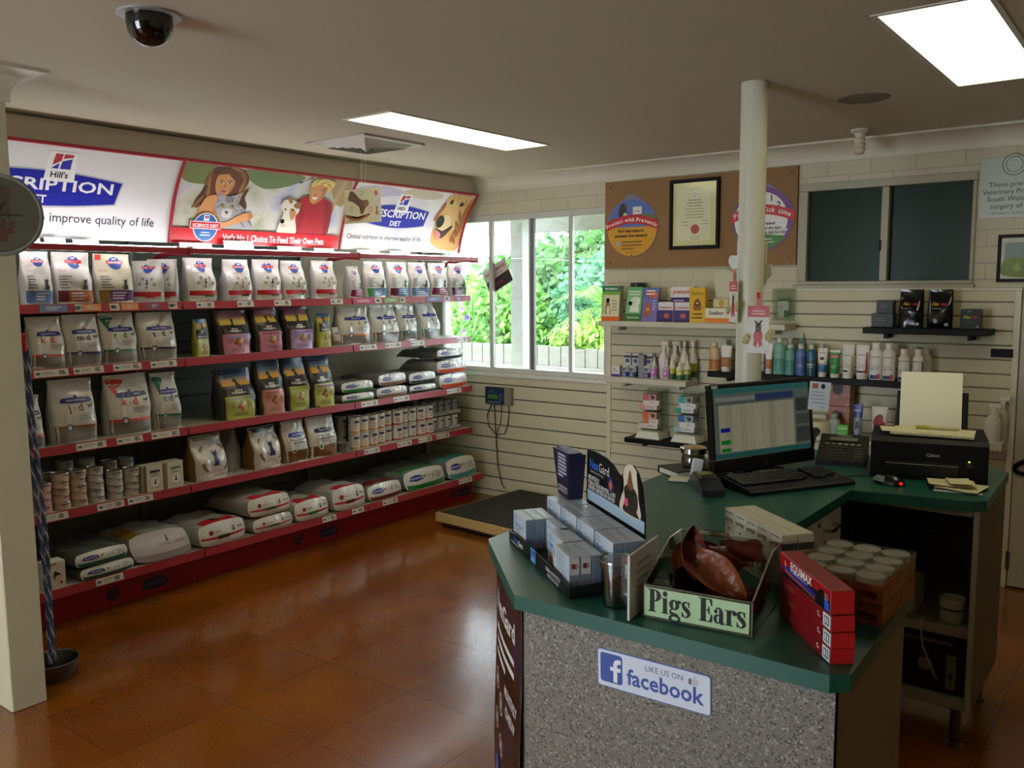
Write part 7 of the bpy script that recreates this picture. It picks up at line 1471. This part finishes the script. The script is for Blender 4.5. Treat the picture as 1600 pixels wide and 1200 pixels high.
# fat-face serif lettering drawn by hand
def cres(A, cx, cy, rx, ry, ix, iy, dx, a0, a1, mat, n=18):
    o = [(cx + rx * math.cos(a0 + (a1 - a0) * i / n), cy + ry * math.sin(a0 + (a1 - a0) * i / n)) for i in range(n + 1)]
    k = [(cx + dx + ix * math.cos(a0 + (a1 - a0) * i / n), cy + iy * math.sin(a0 + (a1 - a0) * i / n)) for i in range(n + 1)]
    return A._add(o + k, [(i, i + 1, n + 2 + i, n + 1 + i) for i in range(n)], mat)
def stroke(A, pts, ws, mat):
    P = [Vector(p) for p in smooth_open(pts, 6)]; n = len(P); vs = []
    for i, p in enumerate(P):
        d = (P[min(n - 1, i + 1)] - P[max(0, i - 1)]).normalized(); s = i / (n - 1) * (len(ws) - 1); j = min(len(ws) - 2, int(s)); w = ws[j] + (ws[j + 1] - ws[j]) * (s - j)
        vs += [(p.x - d.y * w / 2, p.y + d.x * w / 2), (p.x + d.y * w / 2, p.y - d.x * w / 2)]
    return A._add(vs, [(2 * i, 2 * i + 1, 2 * i + 3, 2 * i + 2) for i in range(n - 1)], mat)
def smooth_open(pts, n):
    P = [pts[0]] + list(pts) + [pts[-1]]; out = []
    for i in range(1, len(P) - 2):
        p0, p1, p2, p3 = (Vector(P[i + j]) for j in (-1, 0, 1, 2))
        for q in range(n):
            t = q / n; out.append(tuple(0.5 * ((2 * p1) + (p2 - p0) * t + (2 * p0 - 5 * p1 + 4 * p2 - p3) * t * t + (3 * p1 - p0 - 3 * p2 + p3) * t ** 3)))
    return out + [tuple(pts[-1])]
def fat(A, ch, x, y, s, mat):
    B = Art(); H = PI / 2
    if ch == 'P': B.rect(.13, 0, .36, 1, mat).rect(.02, 0, .48, .045, mat).rect(.02, .955, .42, 1, mat); cres(B, .40, .735, .36, .265, .14, .225, 0, -H, H, mat); adv = .80
    elif ch == 'i': B.rect(.12, 0, .32, .68, mat).rect(.02, 0, .42, .04, mat).rect(.02, .64, .2, .68, mat).ell(.22, .87, .115, .115, mat); adv = .46
    elif ch == 'g': cres(B, .31, .46, .28, .225, .10, .185, 0, 0, 2 * PI, mat, 26); cres(B, .34, -.14, .33, .17, .22, .085, 0, 0, 2 * PI, mat, 26); stroke(B, [(.2, .27), (.10, .2), (.12, .09), (.3, .05), (.52, .02)], [.03, .06, .12, .13, .10], mat); stroke(B, [(.5, .6), (.56, .67), (.62, .64)], [.03, .03, .03], mat); B.ell(.63, .61, .075, .07, mat); adv = .72
    elif ch == 's': stroke(B, [(.46, .55), (.36, .655), (.22, .655), (.12, .56), (.18, .42), (.36, .30), (.46, .17), (.36, .03), (.20, .015), (.08, .15)], [.025, .04, .06, .13, .17, .19, .17, .06, .04, .025], mat); B.poly([(.44, .46), (.475, .46), (.475, .68), (.445, .68)], mat).poly([(.06, 0), (.09, 0), (.09, .22), (.06, .22)], mat); adv = .58
    elif ch == 'E': B.rect(.13, 0, .37, 1, mat).rect(.02, 0, .74, .045, mat).rect(.02, .955, .72, 1, mat).rect(.37, .49, .56, .53, mat).poly([(.56, .36), (.585, .36), (.585, .66), (.56, .66), (.52, .53), (.52, .49)], mat).poly([(.76, .34), (.735, .34), (.62, .045), (.75, .045)], mat).poly([(.74, .70), (.715, .70), (.62, .955), (.73, .955)], mat); adv = .84
    elif ch == 'a': B.rect(.33, .06, .52, .50, mat); stroke(B, [(.12, .55), (.2, .655), (.34, .655), (.43, .5)], [.03, .05, .07, .19], mat); B.ell(.13, .52, .085, .08, mat); cres(B, .23, .20, .21, .20, .085, .16, .02, H * .6, PI * 2 - H * .4, mat); stroke(B, [(.43, .12), (.46, .02), (.56, .02), (.62, .08)], [.18, .10, .04, .02], mat); adv = .64
    elif ch == 'r': B.rect(.12, 0, .32, .66, mat).rect(.02, 0, .44, .04, mat).rect(.02, .62, .2, .66, mat); stroke(B, [(.30, .44), (.36, .62), (.48, .655), (.55, .60)], [.04, .05, .05, .05], mat); B.ell(.53, .55, .10, .095, mat); adv = .62
    else: return .42 * s
    for f, m in zip(B.f, B.m): pass
    A.layer += 1; b = len(A.v); A.v += [(x + vx * s * .92, y + vy * s, A.layer) for vx, vy, _ in B.v]
    for f in B.f: A.f.append(tuple(i + b for i in f)); A.m.append(mat)
    return adv * s * .92
A = Art(); x = .010
for ch in 'Pigs Ears': x += fat(A, ch, x, .017, .050, INK)
k = .222 / x
n_ = len(A.v); A.v = [(vx * k, vy, 1) for vx, vy, vl in A.v] + [(vx * k + .0013, vy, 2) for vx, vy, vl in A.v]; A.f += [tuple(i + n_ for i in f) for f in A.f]; A.m += A.m
MB().box(.006, -.0045, .006, PW - .006, -.0016, .069, M('#b8d8a8', .5)).art(A, plane((.006, -.0045, 0), (1, 0, 0), (0, 0, 1))).obj('label_card', t)
# the pigs ears themselves
def ear(label, x, y, z, L, Wd, rz, rx, ry, curl, col, seed):
    q = MB(); mt = M(col, .38, var=.35, vs=25, bump=.4, bs=60)
    def P(u, v, th):
        s = u; w = Wd * (math.sin(PI * min(1, s * .92 + .08)) ** .7) * (1 - .35 * s); b = (v - .5) * 2
        xx = L * (s - .5); yy = b * w / 2; c = curl * (b * b) * .03 + .022 * math.sin(2.6 * s + seed) + .004 * math.sin(14 * b + 9 * s + seed)
        return (xx, yy * (1 - .25 * curl * abs(b)), c + th)
    q.grid(lambda u, v: P(u, v, .0022), 12, 10, mt); q.grid(lambda u, v: P(1 - u, v, -.0022), 12, 10, mt)
    bd = lambda s: [(0, s), (s, 1), (1, 1 - s), (1 - s, 0)]
    for F0 in (lambda s: (s, 0), lambda s: (1, s), lambda s: (1 - s, 1), lambda s: (0, 1 - s)): q.grid(lambda u, v: P(*F0(u), -.0022 + .0044 * v), 12, 1, mt)
    c, d = math.cos(PR), math.sin(PR)
    o = q.obj('pig_ear', None, (P0[0] + x * c - y * d, P0[1] + x * d + y * c, CT + z), rot=(rx, ry, rz + PR), ang=60)
    tag(o, label, 'dog treat', 'dried pigs ears in the clear bin')
ear('large light brown pig ear at the front of the clear bin, tip right', .150, .080, .066, .165, .125, -.50, .50, .22, 1.0, '#7a3a17', 1)
ear('very dark pig ear at the front left of the clear bin', .070, .088, .052, .12, .11, 1.2, .75, -.1, .8, '#2a120c', 2)
ear('reddish pig ear standing up at the back left of the bin', .070, .125, .118, .13, .10, 2.0, .35, -.9, .9, '#6a2414', 3)
ear('mid brown pig ear folded over in the middle of the bin', .130, .165, .105, .13, .085, -.2, -.35, .15, 1.3, '#6b2f16', 4)
ear('dark thin pig ear pointing right at the back of the bin', .168, .165, .104, .12, .06, -.35, .3, .1, 1.5, '#4a1c10', 5)
ear('flat brown pig ear at the bottom right of the bin', .165, .10, .022, .13, .10, .2, 0, 0, .5, '#5a2814', 6)
ear('small yellow-brown pig ear pressed against the left wall', .034, .17, .085, .09, .06, 1.4, .3, -.8, .8, '#9a6a24', 7)
ear('brown pig ear lying low behind the label of the bin', .075, .14, .024, .12, .10, .6, 0, 0, .6, '#4f2412', 8)
ear('tan pig ear edge showing between the middle and back ears', .105, .205, .085, .11, .06, .4, .6, .3, 1.1, '#9a5c2c', 9)
# row of white cartons behind the bin
WA = math.atan2(-.617, .787); S0 = Vector((-.924, 2.125)); R3 = Matrix.Rotation(WA, 3, 'Z'); pr_ = None
for c in range(5):
    for k in range(2):
        w, d, h = .0535, .042, .136
        p = R3 @ Vector((c * .0548, k * .0440, 0)); loc = (S0.x + p.x, S0.y + p.y, CT + .0004)
        lab = 'slim white worming carton with animal drawing, %s of the %s row behind the ears bin' % (ordw(c), ('front', 'rear')[k])
        if pr_ is None:
            A = Art().lines(.006, .045, .126, 1, .01, .004, GREY, 2).text('INTER', .026, .104, .014, INK, True, maxw=.04).rect(.004, .098, .049, .0995, LGREY).rect(.02, .085, .03, .089, INK).sitdog(.030, .02, .05, M('#5c5448', .5)).lines(.006, .045, .012, 1, .01, .003, GREY, 2)
            B = Art().rect(.0, .098, d, .115, M('#4a4c4c', .4)).text('INTER', d * .55, .07, .011, M('#5a5c5c', .4), True, rot=-PI / 2, maxw=.04)
            pr_ = tag(MB().box(0, 0, 0, w, d, h, M('#d9d5bf', .5), c=.001).art(A, plane((0, 0, 0), (1, 0, 0), (0, 0, 1)), step=.0001).art(B, plane((w, 0, 0), (0, 1, 0), (0, 0, 1)), step=.0001).obj('worming_carton', None, loc, WA), lab, 'carton', 'slim white cartons behind the bin')
        else: dup(pr_, loc, lab, rz=WA)
# red horse wormer boxes
EA = math.atan2(-.745, .667); EP = Vector((-.658, 1.813)); L_, Wd_ = .252, .047
for i in range(4):
    top_ = i == 3; h = .046 if top_ else .0318; z = CT + .0004 + i * .032
    A = Art()
    if top_:
        A.rect(.02, .001, L_ - .001, .026, M('#16182c', .4)).poly([(.02, .026), (.10, .026), (.20, .014), (.20, .010), (.02, .016)], M('#24349a', .4)).poly([(.03, .018), (.19, .008), (.19, .005), (.03, .012)], M('#b04a3c', .4)).blob([(.185, .004), (.20, .03), (.22, .036), (.225, .02), (.22, .003)], M('#0c0c10', .4)).text('EQUIMAX', .115, .026, .024, M('#f2efe8', .4), True, maxw=.11).rect(.228, .004, .249, .02, M('#2f5fd0', .4)).lines(.228, .248, .032, 3, .005, .002, LGREY, 3).rect(.06, .022, .15, .0232, M('#d8c8c0', .4)).ell(.035, .03, .006, .008, M('#d85a4c', .4), 10)
    else:
        A.rect(L_ - .034, .003, L_ - .002, h - .003, M('#e2e6ea', .4)).rect(L_ - .029, .007, L_ - .007, h - .007, M('#4a5a68', .4)).rect(L_ - .026, .010, L_ - .02, h - .010, M('#dfe6ea', .4)).rect(L_ - .016, .010, L_ - .011, h - .010, M('#dfe6ea', .4)).lines(L_ - .06, L_ - .045, .018, 2, .006, .003, M('#d8a8a0', .4)).text('EQUIMAX', .05, .012, .016, M('#b0543c', .4), True, maxw=.07)
    col = '#9c141c' if top_ else '#7c1218'
    m = MB().box(0, 0, 0, L_, Wd_, h, M(col, .35), c=.001).art(A, plane((0, 0, 0), (1, 0, 0), (0, 0, 1)), step=.0001).art(Art().rect(.001, .001, Wd_ - .001, h - .001, M('#c81c20', .4)), plane((L_, 0, 0), (0, 1, 0), (0, 0, 1)), step=.0001)
    dx = (0, .002, -.001, -.006)[i]
    p = Matrix.Rotation(EA, 3, 'Z') @ Vector((dx, 0, 0))
    tag(m.obj('wormer_box', None, (EP.x + p.x, EP.y + p.y, z), EA), ('long red box at the bottom of the red stack on the counter', 'long red box, second from the bottom of the red stack', 'long red box, third from the bottom of the red stack', 'taller long red box with black panel on top of the red stack')[i], 'box', 'long red boxes stacked on the counter')
# shrink-wrapped tray of cans
t = thing('can_tray', 'shrink-wrapped tray of small white-lidded cans on the counter right end', 'tray', (-.557, 2.003, CT + .0004), math.radians(-1))
ORT = noise_print('orange_tray_print', [(0.35, '#a8642e'), (0.5, '#e08a42'), (0.65, '#bc6a34')], 16)
for k in range(2):
    q = MB(); z = k * .046
    q.box(-.0985, -.1285, z, .0985, .1285, z + .003, ORT)
    for a, b, c, d in ((-.0985, -.0965, -.1285, .1285), (.0965, .0985, -.1285, .1285), (-.0965, .0965, -.1285, -.1265), (-.0965, .0965, .1265, .1285)): q.box(a, c, z, b, d, z + .042, ORT)
    A = Art().rect(.10, .012, .185, .026, M('#7a2418', .5)).arc(.065, .0, .024, .027, .1, PI - .1, M('#8a7a5c', .5)).lines(.11, .175, .02, 2, .006, .002, M('#d8a88a', .5))
    q.art(A, plane((-.0985, -.1285, z), (1, 0, 0), (0, 0, 1)), step=.0001); q.obj('cardboard_tray', t)
proto = None
for i in range(3):
    for j in range(4):
        lc = (-.0635 + .0635 * i, -.0945 + .063 * j, .0495)
        if proto is None:
            LID = M('#e8e6da', .28, .05, bump=.3, bs=60); q = MB().lathe([(.029, 0), (.0305, .003), (.0305, .044), (.031, .047), (.0305, .0495), (.028, .0495), (.027, .047), (.012, .0478), (.0005, .048)], LID, 24, cap1=False); proto = q.obj('can', t, lc)
        else:
            o = proto.copy(); COL.objects.link(o); o.parent = t; o.location = lc
q = MB(); q.box(-.0995, -.1295, .0, .0995, .1295, .1005, clear('shrink_wrap', (.93, .93, .9), .25, .15)); q.obj('shrink_wrap', t)
# ---------------------------------------------------------------- desk equipment
ma = math.atan2(.917, .40); t = thing('computer_monitor', 'black flat computer monitor with beige screen on the green desk', 'monitor', (-1.246, 3.222, CT + .0004), ma)
q = MB(); LOOK = RX(math.radians(-6)); TM = TR(0, 0, .018) @ LOOK; w, h = .265, .332
BM = M('#0b0b0d', .3)
for a, b, c, d in ((-w, w, .285 + .03, h), (-w, w, 0, .052), (-w, -w + .018, .052, .315), (w - .018, w, .052, .315)): q.box(a, -.014, c, b, .014, d, BM, c=.003, T=TM)
q.box(-w + .01, .0, .01, w - .01, .014, h - .01, BM, T=TM).box(-.14, .013, .06, .14, .04, .26, BM, c=.01, T=TM).art(Art().ell(.265, .022, .009, .009, M('#3a3c40', .3)), plane((-w, -.0142, 0), (1, 0, 0), (0, 0, 1)), TM).box(-w + .008, -.0146, h - .016, -w + .038, -.014, h - .004, LGREY, T=TM); q.obj('bezel', t)
def glow(c, s=.30): 
    k = ('glow', c)
    if k not in _mats: _mats[k] = emit('screen_' + c.strip('#'), lin(c), s)
    return _mats[k]
sw, sh = 2 * (w - .018), .263
A = Art().rect(0, 0, sw, sh, glow('#6f7a70')).rect(0, sh - .022, sw, sh, glow('#3f7a74')).rect(.01, sh - .05, sw * .42, sh - .034, glow('#9a9a92')).rect(sw * .42, sh - .055, sw * .83, sh - .030, glow('#3c4a72')).rect(.005, sh - .058, sw * .8, sh - .056, glow('#3a3c38')).rect(.0, 0, sw, .018, glow('#2f6a64')).rect(.022, .022, sw * .83, sh - .064, glow('#b8b294'))
for i in range(5): A.rect(.022 + (sw * .83 - .022) * (i * .19 + .08), .022, .022 + (sw * .83 - .022) * (i * .19 + .17), sh - .064, glow(('#aca68a', '#b0aa8e', '#bdb79a', '#a9a386', '#b4ae92')[i]))
A.rect(.028, .098, .075, .114, glow('#20289a')).rect(.028, .052, .075, .068, glow('#1f8a2c')).rect(.028, .024, .075, .038, glow('#1f8a2c')).rect(sw * .85, .10, sw * .995, .14, glow('#56584e')).rect(sw * .85, .03, sw * .995, .09, glow('#4c4e48')).rect(sw * .85, .15, sw * .98, sh - .06, glow('#4a4c46'))
MB().box(-w + .018, -.010, .052, w - .018, -.006, .315, BM, T=TM).art(A, plane((-w + .018, -.010, .052), (1, 0, 0), (0, 0, 1)), TM, step=.0001).obj('screen', t)
q = MB(); q.box(-.035, .02, .01, .035, .05, .12, BM, c=.006); q.lathe([(.11, 0), (.115, .004), (.10, .012), (.04, .018)], BM, 32, TR(0, .03, 0) @ Matrix.Diagonal((1, .75, 1, 1))); q.obj('stand', t)
# memo taped to the monitor's right edge
A = Art().rect(.01, .085, .032, .105, M('#b0644a', .5)).ell(.05, .095, .008, .010, INK).lines(.01, .065, .07, 4, .014, .003, M('#8a96a0', .5), 5).lines(.05, .058, .01, 1, .01, .004, INK)
tag(MB().box(0, -.0006, 0, .078, .0006, .112, M('#cfd6da', .6)).art(A, plane((0, -.0006, 0), (1, 0, 0), (0, 0, 1)), step=.0001).obj('memo_note', None, (-1.150, 3.415, 1.128), rot=(0, .06, .30)), 'white memo note stuck to the right edge of the monitor', 'note')
ka = math.atan2(.855, .52); t = thing('keyboard', 'black keyboard with palm rest in front of the monitor', 'keyboard', (-1.012, 2.998, CT + .0004), ka)
KB = M('#0e0e0f', .35); q = MB(); P = [(.0, .0), (.0, .012), (.012, .018), (.055, .022), (.17, .034), (.175, .026), (.175, 0)]
q.add([(x, y, z) for x in (-.225, .225) for y, z in P], [tuple(reversed(range(7))), tuple(range(7, 14))] + [(i, (i + 1) % 7, 7 + (i + 1) % 7, 7 + i) for i in range(7)], KB); q.obj('body', t, ang=30)
KEY = M('#1a1a1b', .45)
for r_ in range(6):
    q = MB(); n = 15 if r_ else 9
    xs = [(-.21 + i * .0195, .017) for i in range(n)] if r_ else [(-.21, .03), (-.178, .02), (-.156, .02), (-.134, .11), (-.02, .02), (.002, .02), (.024, .03), (.10, .017), (.12, .03)]
    if r_: xs += [(.105 + i * .0195, .017) for i in range(5)]
    for (x, wk) in xs: q.box(x, .06 + r_ * .0182, .0225 + r_ * .0019, x + wk, .06 + r_ * .0182 + .016, .0305 + r_ * .0021, KEY, c=.002)
    q.obj('key_row', t)
MB().box(-.06, .172, .034, .02, .176, .040, M('#c8c6a0', .4)).box(-.03, .1765, .0, -.01, .178, .02, LGREY).obj('label_strip', t)
t = thing('card_terminal', 'dark blue card payment terminal on the desk corner', 'terminal', (-1.285, 2.800, CT + .0004), math.radians(-52))
q = MB(); V = [(-.09, 0), (-.095, .03), (-.075, .052), (.02, .046), (.09, .022), (.095, .0)]
q.add([(x, y * (1 - .12 * (abs(z - .02) > .015)), z) for y in (-.042, .042) for x, z in V], [tuple(range(6)), tuple(reversed(range(6, 12)))] + [(i, 6 + i, 6 + (i + 1) % 6, (i + 1) % 6) for i in range(6)], M('#141c2e', .3)); q.obj('body', t, ang=25)
q = MB(); TT = TR(-.072, 0, .0525) @ RY(math.radians(3.6)); q.box(0, -.03, 0, .09, .03, .002, M('#4a4f3c', .4), T=TT).box(.008, -.024, .002, .045, .024, .003, M('#7a8448', .3), T=TT)
for i in range(4):
    for j in range(3): q.box(.05 + i * .010, -.022 + j * .016, .002, .057 + i * .010, -.010 + j * .016, .0045, M(('#8a2c24' if (i, j) == (3, 2) else '#2c302c'), .4), T=TT)
q.obj('keypad', t)
t = thing('glass_jar', 'squat glass jar with shiny silver lid on the dark book', 'jar', (-1.452, 3.035, CT + .0288))
MB().lathe([(.040, 0), (.044, .004), (.046, .03), (.042, .045), (.038, .050)], clear('jar_glass', (.86, .80, .74), .5, .04), 32, cap1=False).obj('glass', t); MB().lathe([(.046, .050), (.050, .053), (.050, .072), (.046, .075), (.001, .0755)], CHROME, 32).obj('lid', t); o = MB().lathe([(.036, .003), (.039, .02), (.03, .036), (.001, .04)], M('#4a2c1c', .6, bump=.6, bs=90), 20).obj('contents', t)
t = thing('dark_book', 'thick dark book with white page edges under the silver lidded jar', 'book', (-1.452, 3.035, CT + .0004), math.radians(58)); MB().box(-.11, -.065, .003, .11, .065, .023, M('#d0cdbc', .7)).obj('pages', t); MB().box(-.115, -.07, 0, .115, .07, .003, M('#23261f', .5)).box(-.115, -.07, .023, .115, .07, .028, M('#23261f', .5)).box(-.115, .066, .003, .115, .07, .023, M('#23261f', .5)).obj('cover', t)
tag(MB().box(-.035, -.03, 0, .035, .03, .012, M('#d5d2bb', .6), c=.001).box(-.036, -.031, -.003 + .003, .036, .031, .004, M('#2c302c', .5)).obj('note_pad', None, (-1.435, 2.885, CT + .0004), .3), 'small white note pad beside the card terminal', 'pad')
tag(MB().box(-.02, -.01, 0, .02, .01, .07, M('#c9cdd0', .4), c=.004, T=RY(.15)).obj('white_packet', None, (-1.405, 2.955, CT + .006), .6), 'small white packet propped beside the silver lidded jar', 'packet')
t = thing('desk_phone', 'dark grey desk telephone with small display behind the keyboard', 'telephone', (-1.075, 3.60, CT + .0004), math.radians(12)); t.location.x += .012; t.scale = (.93, .95, .95)
PH = M('#20221f', .4); q = MB(); V = [(-.115, 0), (-.115, .022), (.10, .098), (.115, .09), (.115, 0)]
q.add([(x, y, z) for x in (-.10, .10) for y, z in V], [tuple(reversed(range(5))), tuple(range(5, 10))] + [(i, (i + 1) % 5, 5 + (i + 1) % 5, 5 + i) for i in range(5)], PH); q.obj('body', t, ang=20)
TP = TR(0, -.115, .022) @ RX(math.atan2(.076, .215))
q = MB().box(-.07, .155, .0, .07, .205, .006, PH, c=.001, T=TP).box(-.058, .165, .006, .055, .190, .0065, M('#7d8268', .3), T=TP).box(-.03, .208, .0, .03, .216, .002, LGREY, T=TP); q.obj('display', t)
q = MB()
for i in range(6): q.box(-.075 + i * .026, .135, 0, -.058 + i * .026, .143, .004, M('#a5a596', .4), T=TP)
for i in range(4):
    for j in range(3): q.box(-.05 + j * .026, .03 + i * .024, 0, -.034 + j * .026, .044 + i * .024, .004, M('#3c3e3a', .4), T=TP)
for i in range(4): q.box(.05, .03 + i * .024, 0, .085, .042 + i * .024, .003, M('#4a4c46', .4), T=TP)
q.obj('keys', t)
q = MB(); q.tube([(-.125, -.09, .03), (-.13, -.04, .06), (-.13, .05, .095), (-.125, .10, .105)], [.018, .014, .014, .02], PH, 10); q.obj('handset', t)
# printer
pa = math.radians(13); PO = (-.895, 3.375)
t = thing('printer', 'black inkjet printer with paper in its rear feed on the desk', 'printer', (PO[0], PO[1], CT + .0004), pa)
PBK = M('#0d0e10', .55, spec=.25); q = MB(); V = [(0, 0), (.0, .135), (.02, .150), (.29, .152), (.315, .13), (.315, 0)]
q.add([(x, y, z) for x in (0, .39) for y, z in V], [tuple(reversed(range(6))), tuple(range(6, 12))] + [(i, (i + 1) % 6, 6 + (i + 1) % 6, 6 + i) for i in range(6)], PBK)
q.art(Art().text('Canon', .21, .088, .017, M('#c2c2c0', .4), True, maxw=.06).rect(.06, .062, .30, .0635, M('#4a4c50', .4)).rect(.325, .075, .332, .080, glow('#b8d83c', 2.0)).lines(.32, .345, .066, 2, .008, .003, M('#5a5c60', .4)), plane((0, 0, 0), (1, 0, 0), (0, 0, 1))); q.obj('body', t, ang=20)
MB().box(.05, -.006, .012, .295, 0, .058, M('#141518', .35), c=.002).obj('output_tray', t)
TS = TR(0, .272, .150) @ RX(-.30)
MB().box(.08, .012, .0, .335, .017, .150, M('#1a1c1e', .3), c=.002, T=TS).obj('rear_paper_support', t)
MB().box(.092, .0, .0, .312, .0012, .226, M('#f6f2d6', .7), T=TS).obj('paper_sheet', t)
c, d = math.cos(pa), math.sin(pa)
def onpr(x, y): return (PO[0] + x * c - y * d, PO[1] + x * d + y * c)
t = thing('notebook', 'spiral bound pad with loose papers on top of the printer', 'notebook', (*onpr(.20, .12), CT + .1565), pa - .10)
q = MB().box(-.13, -.085, 0, .15, .085, .008, M('#d9d5ae', .7)); q.obj('pad', t); q = MB()
for i in range(22): q.tube([(-.12 + i * .0122, -.085 + .005 * math.cos(a), .004 + .006 * math.sin(a)) for a in [2 * PI * k / 8 for k in range(8)]], .0009, M('#8a90a8', .3, .5), 4, closed=True)
q.obj('spiral', t); MB().box(-.17, -.04, .0082, .10, .075, .0092, M('#dedab6', .7), T=RZ(.2)).obj('loose_sheet', t)
t = thing('highlighter', 'clear and yellow-green highlighter lying on the papers on the printer', 'pen', (*onpr(.225, .15), CT + .1565 + .0165), pa - .04)
MB().tube([(-.075, 0, 0), (-.03, 0, 0), (-.025, 0, 0)], [.007, .0075, .006], M('#a8a82c', .4), 10).obj('cap', t); MB().tube([(-.025, 0, 0), (.07, 0, 0), (.075, 0, 0)], [.0065, .0065, .005], M('#bdb98a', .3), 10).obj('barrel', t)
t = thing('computer_mouse', 'black and silver computer mouse beside the paper pile', 'mouse', (-.800, 3.272, CT + .0004), math.radians(-15))
MB().ellip((0, 0, 0.001), (.058, .032, .036), M('#111214', .25), 20, 8, None, 0.0).obj('body', t); MB().ellip((-.018, -.004, .002), (.042, .030, .033), M('#7a8894', .35), 20, 6, None, 0.3, .85).obj('top_plate', t)
MB().ellip((.05, -.012, .012), (.007, .007, .006), emit('mouse_light', (1, .02, .02, 1), .8), 8, 6).obj('red_light', t)
tag(MB().tube([(-.845, 3.30, CT + .014), (-.90, 3.34, CT + .006), (-.945, 3.30, CT + .006), (-.96, 3.24, CT + .006)], .002, BLACK, 5).obj('mouse_cable', None), 'thin black mouse cable curling across the green desk', 'cable')
rp = random.Random(4)
for i, (x, y, w, h, a, cc, lb) in enumerate(((-.585, 3.33, .15, .15, .15, '#cdd2d4', 'bottom bluish sheet of the paper pile at the right desk corner'), (-.575, 3.335, .14, .15, -.1, '#d8d3a8', 'creased cream sheet in the middle of the paper pile'), (-.61, 3.34, .15, .11, .3, '#d2cda4', 'cream slip jutting left from the paper pile'), (-.585, 3.34, .075, .10, .35, '#dcd7ae', 'small cream card on top of the paper pile'))):
    q = MB().grid(lambda u, v: (w * (u - .5), h * (v - .5), .008 * i + .0012 + .003 * math.sin(5 * u + i) * math.sin(4 * v + i) ** 2), 6, 6, M(cc, .75)); q.grid(lambda u, v: (w * (.5 - u), h * (v - .5), .008 * i + .0006 + .003 * math.sin(5 * (1 - u) + i) * math.sin(4 * v + i) ** 2), 6, 6, M(cc, .75))
    tag(q.obj('paper_sheet', None, (x, y, CT + .0015), a), lb, 'paper', 'loose papers at the desk corner')
